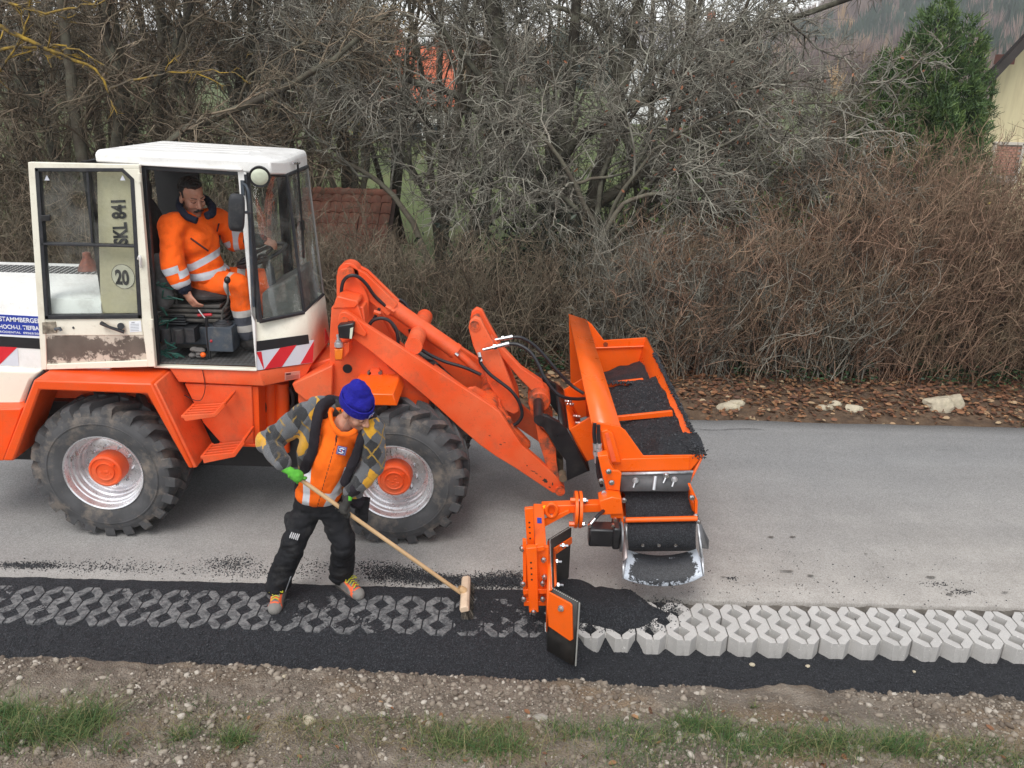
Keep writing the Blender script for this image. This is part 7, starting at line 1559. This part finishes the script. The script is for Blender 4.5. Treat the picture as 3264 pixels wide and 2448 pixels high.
part('fleece', me, FLEECE, Wk, 'bright orange fleece with white reflective stripes')
mb = MB()
def flapz(pts, h, th=.010):
    for a_, b_ in zip(pts[:-1], pts[1:]):
        for k in range(5):
            p = a_.lerp(b_, k / 5); mb.ell(p, (th * 1.6, th, h), None, 8, 6)
flapz([A(565, 290, 4.94), A(575, 350, 4.875), A(600, 395, 4.845), A(628, 420, 4.84)], .026); flapz([A(640, 425, 4.84), A(690, 425, 4.84), A(725, 405, 4.85), A(748, 375, 4.88)], .022); flapz([A(565, 290, 4.94), A(570, 262, 4.99), A(640, 262, 5.02), A(745, 330, 4.96), A(748, 375, 4.88)], .022)
part('collar', skin_over(mb, .006, 2), FLEECE, Wk)
p0 = A(640, 532, 4.853)
mb = MB(); e1, e2 = (A(678, 518, 4.85) - A(616, 505, 4.85)).normalized(), (A(616, 505, 4.85) - A(604, 555, 4.85)).normalized(); pn = e1.cross(e2); pn = pn if pn.y < 0 else -pn; pc = A(640, 532, 4.846)
sq = lambda a_, dz, m_: mb.prism([pc + e1 * (a_ * x) + e2 * (a_ * y) + pn * dz for x, y in ((-1, -1), (1, -1), (1, 1), (-1, 1))], -pn * .002, m_)
sq(.0295, .0, 0); sq(.0245, .0012, 1); sq(.0225, .0024, 0)
mb.tube([pc + e1 * x + e2 * y + pn * .0035 for x, y in ((.016, .013), (.0, .016), (-.014, .011), (-.010, .002), (.008, -.002), (.014, -.010), (.0, -.016), (-.016, -.013))], .0034, 6, 1); mb.ell(pc + pn * .005, (.005, .003, .005), None, 8, 6, 2)
o = mb.build('chest_badge', [mat('badge_blue', (.03, .04, .22), .6), mat('badge_white', (.7, .7, .72), .6), mat('badge_red', (.6, .12, .08), .6)], Wk); o['kind'] = 'stuff'
mb = MB(); mb.tube([A(608, 430, 4.835), A(604, 450, 4.83), A(603, 478, 4.835)], [.003, .006, .004], 6); mb.build('zip_pull', INK, Wk)
# checked jacket: sleeves and open front
mb = MB()
mb.cap(shR, .092, elR, .075); mb.cap(elR, .075, wrR + Vector((-.008, .005, .02)), .052); mb.cap(shL, .088, elL, .072); mb.cap(elL, .072, wrL + Vector((.012, .01, .02)), .052)
mb.cap(A(480, 250, 5.04), .075, A(600, 250, 5.06), .075); mb.cap(A(790, 350, 4.97), .07, A(700, 280, 5.04), .06)
mb.cap(A(455, 340, 5.03), .078, A(415, 560, 5.03), .066); mb.cap(A(415, 560, 5.03), .066, A(392, 690, 5.03), .05); mb.cap(A(815, 420, 4.96), .07, A(795, 600, 4.97), .07); mb.cap(A(795, 600, 4.97), .07, A(730, 800, 4.99), .06); mb.cap(A(730, 800, 4.99), .06, A(735, 850, 5.0), .045)
mb.ell(A(600, 500, 5.10), (.19, .09, .24)); mb.ell(A(540, 720, 5.12), (.17, .08, .14))
mb.ell(elR, (.085, .08, .085)); mb.ell(shR + Vector((-.02, 0, .0)), (.1, .095, .09))
me = skin_over(mb, .009, 4, .013, 8, (1.2, 1, .8))
t = NT('checked_fleece'); v_ = t.obj(); s_ = t.sep(v_)
uu = t.math('ADD', t.math('MULTIPLY', s_[0], 7.0), t.math('ADD', t.math('MULTIPLY', s_[2], 5.0), t.math('MULTIPLY', s_[1], 3.0))); vv = t.math('ADD', t.math('MULTIPLY', s_[0], 7.0), t.math('SUBTRACT', t.math('MULTIPLY', s_[1], 3.0), t.math('MULTIPLY', s_[2], 5.0)))
wob = t.math('MULTIPLY', t.math('SUBTRACT', t.noise(6, 4), .5), .75); uu = t.math('ADD', uu, wob); vv = t.math('ADD', vv, wob)
par = lambda x: t.math('GREATER_THAN', t.math('FRACT', t.math('MULTIPLY', x, .5)), .5)
pu, pv = par(uu), par(vv); both = t.math('MULTIPLY', pu, pv); none = t.math('MULTIPLY', t.math('SUBTRACT', 1.0, pu), t.math('SUBTRACT', 1.0, pv))
GREY, YEL, BLK = (.115, .12, .13), (.74, .37, .012), (.017, .018, .021)
both = t.math('MULTIPLY', both, t.math('GREATER_THAN', t.noise(7, 2), .37)); col = t.mix(both, GREY, YEL); col = t.mix(none, col, BLK)
ln_ = lambda x: t.math('LESS_THAN', t.math('ABSOLUTE', t.math('SUBTRACT', t.math('FRACT', x), .5)), .045)
col = t.mix(t.math('MULTIPLY', t.math('MULTIPLY', t.math('MAXIMUM', ln_(uu), ln_(vv)), t.ramp(t.noise(5, 2), [(.42, 0.0), (.5, 1.0)])), t.math('SUBTRACT', 1.0, t.math('MULTIPLY', both, .6))), col, (.36, .21, .02))
col = t.mix(t.math('MULTIPLY', t.noise(30, 5), .3), col, (.06, .06, .06)); t.base(col); t.rough(.95); t.bump(t.math('ADD', t.noise(18, 5), t.math('MULTIPLY', t.noise(260, 2), .3)), .9, .015); t.b.inputs['Sheen Weight'].default_value = .2
part('jacket', me, t.m, Wk, 'open fleece jacket with a yellow, grey and black check')
LIN = cloth('dark_lining', (.020, .017, .022), .25, 12)
mb = MB()
for pts, r_ in (([(575, 200, 5.02), (500, 250, 4.955), (478, 330, 4.92), (462, 430, 4.905), (448, 530, 4.905), (420, 600, 4.92), (395, 660, 4.96)], .034), ([(800, 320, 4.95), (800, 370, 4.885), (775, 440, 4.865), (745, 540, 4.86), (712, 620, 4.865), (680, 690, 4.875), (655, 745, 4.89)], .030)):
    c_ = spline([A(*p) for p in pts], 4)
    for a_, b_ in zip(c_[:-1], c_[1:]): mb.ell((a_ + b_) / 2, (r_ * 1.05, .022, r_ * 1.3), None, 10, 7)
mb.cap(A(560, 215, 5.04), .05, A(520, 280, 5.0), .045); mb.cap(A(560, 215, 5.06), .052, A(690, 240, 5.08), .05); mb.cap(A(690, 240, 5.08), .05, A(815, 320, 5.0), .042); mb.ell(A(838, 325, 4.93), (.035, .045, .07)); mb.ell(A(812, 340, 4.90), (.04, .03, .07))
me = skin_over(mb, .008, 3, .004, 12); part('lining', me, LIN, Wk)
for w_, el_ in ((wrR + Vector((-.008, .005, .02)), elR), (wrL + Vector((.012, .01, .02)), elL)):
    d = (el_ - w_).normalized(); mb = MB(); mb.tube([w_ - d * .025, w_, w_ + d * .03, w_ + d * .055], [.036, .046, .052, .05], 16); mb.build('cuff', LIN, Wk)
mb = MB(); mb.ell(A(742, 870, 4.97), (.055, .05, .045)); mb.ell(A(380, 690, 5.02), (.045, .05, .03)); o = mb.build('hem_band', LIN, Wk); o['kind'] = 'stuff'
# head, beanie
hc = A(738, 262, 4.885)
def wk_body(mb):
    mb.cap(A(655, 345, 4.955), .06, A(590, 560, 5.02), .10); mb.cap(A(590, 560, 5.03), .10, A(500, 800, 5.05), .10); mb.cap(A(500, 330, 5.04), .05, A(790, 400, 4.97), .05)
    mb.cap(shR, .05, elR, .042); mb.cap(elR, .042, wrR, .03); mb.cap(shL, .05, elL, .042); mb.cap(elL, .042, wrL, .03); mb.cap(hipR, .07, kneR, .05); mb.cap(kneR, .05, ankR, .04); mb.cap(hipL, .07, kneL, .05); mb.cap(kneL, .05, ankL, .04); mb.ell(pel, (.13, .10, .1))
W, Rh = head(Wk, hc, (.72, -.50, -.48), .10, A(672, 352, 4.93), HAIRG, 1.0, None, wk_body)
KNIT = cloth('blue_knit', (.014, .013, .27), .15, 30, bs=90, bump=.5); mb = MB()
mb.ell(W((0, -.018, .075)), (.094, .112, .10), Rh, 22, 14); mb.ell(W((0, -.03, .135)), (.070, .082, .075), Rh, 20, 12); mb.ell(W((.0, -.045, .185)), (.03, .036, .035), Rh)
bt = skin_over(mb, .007, 2, .009, 13); co = verts(bt); loc = (co - np.array(hc[:])) @ np.array(Rh); keep_z = .030 - .12 * loc[:, 1]
co2 = co + np.array((Rh @ Vector((0, 0, 1)))[:])[None] * np.maximum(keep_z - loc[:, 2], 0)[:, None]; bt.vertices.foreach_set('co', co2.astype(np.float32).ravel()); bt.update()
be = part('beanie', bt, KNIT, Wk)
mb = MB(); ring = []
def bell(k, z, g): a_ = 6.2832 * k / 40; p = (math.cos(a_) * (.095 + g), -.016 + math.sin(a_) * (.113 + g)); return W((p[0], p[1], z + .032 - .12 * p[1]))
mb.loft([[bell(k, z, g) for k in range(40)] for z, g in ((-.004, -.004), (-.002, .004), (.025, .0055), (.052, .004), (.056, -.002))], 0, False); o = mb.build('beanie_brim', KNIT, None); o.parent = be
mb = MB()
for q, w_, h_, m_ in ((A(813, 270, 4.7), .0, 0, 0),): pass
d_ = (hc - Vector((0, 0, CAM_H))).normalized()
def brim_pt(x, y):
    p = onp(R13(x, y), hc - d_ * .1, d_); best = min((bell(k, .024, .0065) for k in range(40) if (bell(k, .024, .0065) - hc).dot(d_) < 0), key=lambda q: (q - onp(R13(x, y), q, d_)).length); return best
c0 = brim_pt(813, 272); n_ = (c0 - W((0, -.016, .055))).normalized(); x_ = n_.cross(Rh @ Vector((0, 0, 1))).normalized(); x_ = x_ if x_.x > 0 else -x_; z_ = (Rh @ Vector((0, 0, 1)) - n_ * (Rh @ Vector((0, 0, 1))).dot(n_)).normalized()
mb.prism([c0 + x_ * a_ + z_ * b_ + n_ * .002 for a_, b_ in ((-.024, -.018), (.024, -.018), (.024, .018), (-.024, .018))], n_ * .002, 0); mb.prism([c0 + x_ * a_ + z_ * b_ + n_ * .004 for a_, b_ in ((-.020, -.014), (.020, -.014), (.020, .014), (-.020, .014))], n_ * .0008, 1)
mb.tube([c0 + x_ * a_ + z_ * b_ + n_ * .006 for a_, b_ in ((.013, .008), (0, .011), (-.012, .007), (.0, .0), (.012, -.006), (0, -.011), (-.013, -.008))], .0028, 5, 2); mb.ell(c0 + n_ * .007, (.006, .004, .005), None, 8, 6, 3)
o = mb.build('beanie_badge', [BLUEFILM, mat('badge_white', (.75, .75, .78), .6), mat('badge_blue', (.03, .04, .2), .6), mat('badge_pink', (.7, .3, .25), .6)], None); o.parent = be; o['kind'] = 'stuff'

# ---------------------------------------------------------------- the driver
Dr = empty('person', tuple(at(R12(690, 1180), 6.38)), 'moustached driver in orange hi-vis clothing sitting in the loader cab', 'person')
G = lambda x, y, Y: at(R12(x, y), Y)
pel, chest = G(680, 1090, 6.40), G(600, 780, 6.38); neck = G(590, 560, 6.37); shR, shL = G(395, 640, 6.20), G(800, 590, 6.56)
elR, wrR = G(400, 960, 6.10), G(505, 1195, 6.10); elL, wrL = G(935, 770, 6.60), G(1140, 765, 6.50)
mb = MB(); mb.cap(pel, .150, chest, .165); mb.cap(chest, .165, neck + Vector((0, 0, -.09)), .10); mb.ell(chest + Vector((0, 0, .02)), (.165, .21, .17)); mb.ell(G(650, 970, 6.38), (.165, .19, .14)); mb.ell(G(690, 1040, 6.38), (.17, .185, .09)); mb.cap(shR, .095, shL, .09); mb.cap(neck + Vector((0, 0, -.06)), .09, chest, .14)
mb.cap(shR, .085, elR, .083); mb.cap(elR, .083, G(470, 1120, 6.09), .068); mb.cap(shL, .09, elL, .078); mb.cap(elL, .078, G(1020, 765, 6.56), .065); mb.ell(shR + Vector((.02, 0, -.01)), (.092, .09, .088))
me = skin_over(mb, .009, 4, .013, 7.5, (1, 1, 1.3)); co = verts(me)
def bands(sets):
    out = np.full(len(co), -1.0)
    for a, b, hw, ts, rad in sets:
        t_, d_, L_ = bone_t(co, a, b)
        for tt in ts: out = np.maximum(out, np.where(d_ < rad, hw - np.abs(t_ - tt), -1))
    return out
t_r, d_r, L_r = bone_t(co, shR, elR); t_f, d_f, L_f = bone_t(co, elR, wrR); t_l, d_l, L_l = bone_t(co, shL, elL); t_b, d_b, L_b = bone_t(co, G(720, 1180, 6.38), chest)
arm = (np.minimum(d_r, d_f) < .112) & (co[:, 0] < G(515, 900, 6.2).x) ; arm2 = (co[:, 0] > G(880, 700, 6.5).x)
up_ = np.array((chest - pel).normalized()[:]); tor = (co - np.array(pel[:])) @ up_
torb = np.maximum(.027 - np.abs(tor - .065), .027 - np.abs(tor - .175 - .35 * np.clip(co[:, 0] - G(700, 900, 6.3).x, -.1, .3)))
armb = np.maximum(.026 - np.abs(t_f - .045), .026 - np.abs(t_f - .165))
l2 = .022 - np.abs(co[:, 0] - G(930, 740, 6.5).x)
fattr(me, 'refl', np.where(arm2, l2, np.where(arm, armb, np.where(co[:, 0] > G(505, 900, 6.2).x, torb, -1))))
zx = np.array([G(*q)[:] for q in ((620, 600, 6.2), (690, 640, 6.2), (720, 760, 6.2), (790, 860, 6.2), (820, 940, 6.2), (822, 1040, 6.2))])
zi = np.interp(co[:, 2], zx[::-1, 2], zx[::-1, 0]); fattr(me, 'zip', np.where(co[:, 1] < 6.36, .006 - np.abs(co[:, 0] - zi - .03 * 0), -1))
JACK = cloth('orange_jacket', (.95, .125, .008), .09, 6, masks=(('refl', (.50, .52, .56)), ('zip', (.03, .012, .015))), bs=20, dirt=(.35, .08, .02), da=.25, ds=14)
part('jacket', me, JACK, Dr, 'orange hi-vis jacket with grey reflective bands')
mb = MB()
for a_, b_ in (((558, 748), (705, 855)), ((795, 625), (783, 690)), ((800, 735), (806, 775))):
    Y = 6.175 if a_[0] < 700 else 6.20; mb.tube([G(a_[0], a_[1], Y), G((a_[0] + b_[0]) / 2, (a_[1] + b_[1]) / 2, Y - .005), G(b_[0], b_[1], Y)], .007, 6)
# pocket zips lie on the cloth
bv = bpy.data.objects['jacket.001'] if 'jacket.001' in bpy.data.objects else None
from mathutils.bvhtree import BVHTree
def on_mesh(ob, q, lift=.004):
    inv = Vector(ob.matrix_world.translation); me_ = ob.data; tr = BVHTree.FromPolygons([v.co for v in me_.vertices], [p.vertices[:] for p in me_.polygons]); d = ray(*q).normalized()
    h = tr.ray_cast(Vector((0, 0, CAM_H)), d); return (h[0] - d * lift) if h[0] is not None else None
mb = MB()
for a_, b_ in (((555, 748), (705, 855)), ((797, 622), (780, 690)), ((806, 725), (800, 778))):
    pts = [on_mesh(bv, R12(a_[0] + (b_[0] - a_[0]) * k / 6, a_[1] + (b_[1] - a_[1]) * k / 6)) for k in range(7)]; pts = [p for p in pts if p is not None]
    if len(pts) > 2: mb.tube(pts, .0065, 6)
o = mb.build('pocket_zip', mat('zip_dark', (.05, .015, .02), .6), Dr); o['kind'] = 'stuff'
NAVY = cloth('navy_cloth', (.014, .018, .036), .25, 14)
mb = MB(); mb.cap(G(452, 1100, 6.09), .066, G(500, 1170, 6.09), .054); mb.ell(G(475, 1130, 6.09), (.07, .065, .055)); part('cuff', skin_over(mb, .007, 3, .004, 16), NAVY, Dr)
mb = MB(); mb.cap(G(1060, 768, 6.54), .06, G(1165, 765, 6.48), .045); mb.ell(G(1120, 770, 6.51), (.065, .05, .055)); part('cuff', skin_over(mb, .007, 3, .004, 16), cloth('green_grey_cuff', (.035, .055, .055), .25, 14), Dr)
mb = MB(); mb.tube(spline([G(470, 440, 6.36), G(462, 480, 6.28), G(520, 560, 6.21), (G(610, 600, 6.19))], 5), [.026] * 16, 10); mb.tube(spline([G(690, 560, 6.24), G(740, 530, 6.30), G(735, 470, 6.42), G(700, 430, 6.5)], 5), [.030] * 16, 10); mb.tube(spline([G(470, 440, 6.36), G(500, 400, 6.46), G(620, 400, 6.52), G(700, 430, 6.5)], 5), [.034] * 16, 10); part('collar', skin_over(mb, .007, 2, .004, 20), NAVY, Dr)
hc = G(568, 395, 6.345)
def dr_body(mb):
    mb.cap(neck, .06, chest, .12); mb.cap(chest, .12, pel, .12); mb.cap(shR, .06, elR, .05); mb.cap(elR, .05, wrR, .032); mb.cap(shL, .06, elL, .05); mb.cap(elL, .05, wrL, .032); mb.cap(shR, .06, shL, .06)
    loose_hand(wrR, (.52, -.15, -.80), (-.45, -.75, -.1), (.25, .45, .35), 1.05, 1, mb); loose_hand(wrL, (.86, -.25, -.02), (.05, -.35, .9), (.35, .5, .35), 1.0, -1, mb)
    mb.cap(G(690, 1120, 6.30), .075, G(960, 1150, 6.27), .055); mb.cap(G(960, 1150, 6.27), .055, G(1040, 1540, 6.28), .042); mb.cap(G(720, 1080, 6.5), .075, G(1150, 1090, 6.55), .055); mb.cap(G(1150, 1090, 6.55), .055, G(1240, 1400, 6.52), .042)
W, Rh = head(Dr, hc, (.66, -.64, -.26), .06, neck + Vector((0, .01, -.02)), HAIRD, 1.03, HAIRD, dr_body)
mb = MB(); mb.ell(W((0, -.030, .062)), (.081, .098, .080), Rh, 20, 12); mb.ell(W((0, .028, .105)), (.060, .055, .034), Rh); mb.ell(W((.01, .058, .112)), (.036, .026, .018), Rh)
for k in (-1, 1): mb.cap(W((k * .072, .004, .04)), .010, W((k * .073, .014, .012)), .006)
mb.ell(W((0, -.065, .0)), (.070, .05, .07), Rh); part('hair', skin_over(mb, .0055, 2, .006, 38), HAIRD, Dr)
# trousers, boots
mb = MB(); kn, an = G(965, 1150, 6.27), G(1035, 1560, 6.28)
mb.cap(G(690, 1120, 6.32), .105, kn, .088); mb.cap(kn, .088, an, .072); mb.cap(G(720, 1080, 6.48), .10, G(1160, 1095, 6.56), .085); mb.cap(G(1160, 1095, 6.56), .085, G(1240, 1400, 6.52), .07); mb.ell(pel + Vector((.02, 0, -.05)), (.15, .18, .10))
me = skin_over(mb, .009, 4, .011, 8); co = verts(me)
t1, d1, L1 = bone_t(co, kn, an); t0, d0, L0 = bone_t(co, G(690, 1120, 6.32), kn); t2, d2, L2 = bone_t(co, G(720, 1080, 6.48), G(1160, 1095, 6.56))
low = (d1 < .12) & (t1 > .06); fattr(me, 'navy', np.where(low, t1 - .225, -1)); near = co[:, 1] < 6.44
fattr(me, 'refl', np.where(low, np.maximum(.026 - np.abs(t1 - .205), .026 - np.abs(t1 - .325)), np.where(near & (t1 < .06), .019 - np.abs(t0 - L0 * .80), np.where(~near, .03 - np.abs(t2 - L2 * .62), -1))))
TR = cloth('orange_trousers', (.92, .125, .010), .10, 6, masks=(('navy', (.075, .08, .10)), ('refl', (.46, .44, .42))), bs=20, dirt=(.30, .10, .05), da=.4, ds=10); part('trousers', me, TR, Dr, 'orange hi-vis trousers with dark lower legs')
for p, d in ((an + Vector((.01, 0, -.05)), Vector((1, -.05, 0))), (G(1240, 1400, 6.52) + Vector((0, 0, -.05)), Vector((1, 0, 0)))):
    mb = MB(); mb.cap(p, .052, p + Vector((0, 0, -.03)) + d * .02, .05); mb.cap(p + Vector((0, 0, -.035)) - d * .03, .042, p + Vector((0, 0, -.045)) + d * .16, .042); part('boot', skin_over(mb, .008, 2), mat('dark_boot', (.03, .028, .027), .7), Dr)
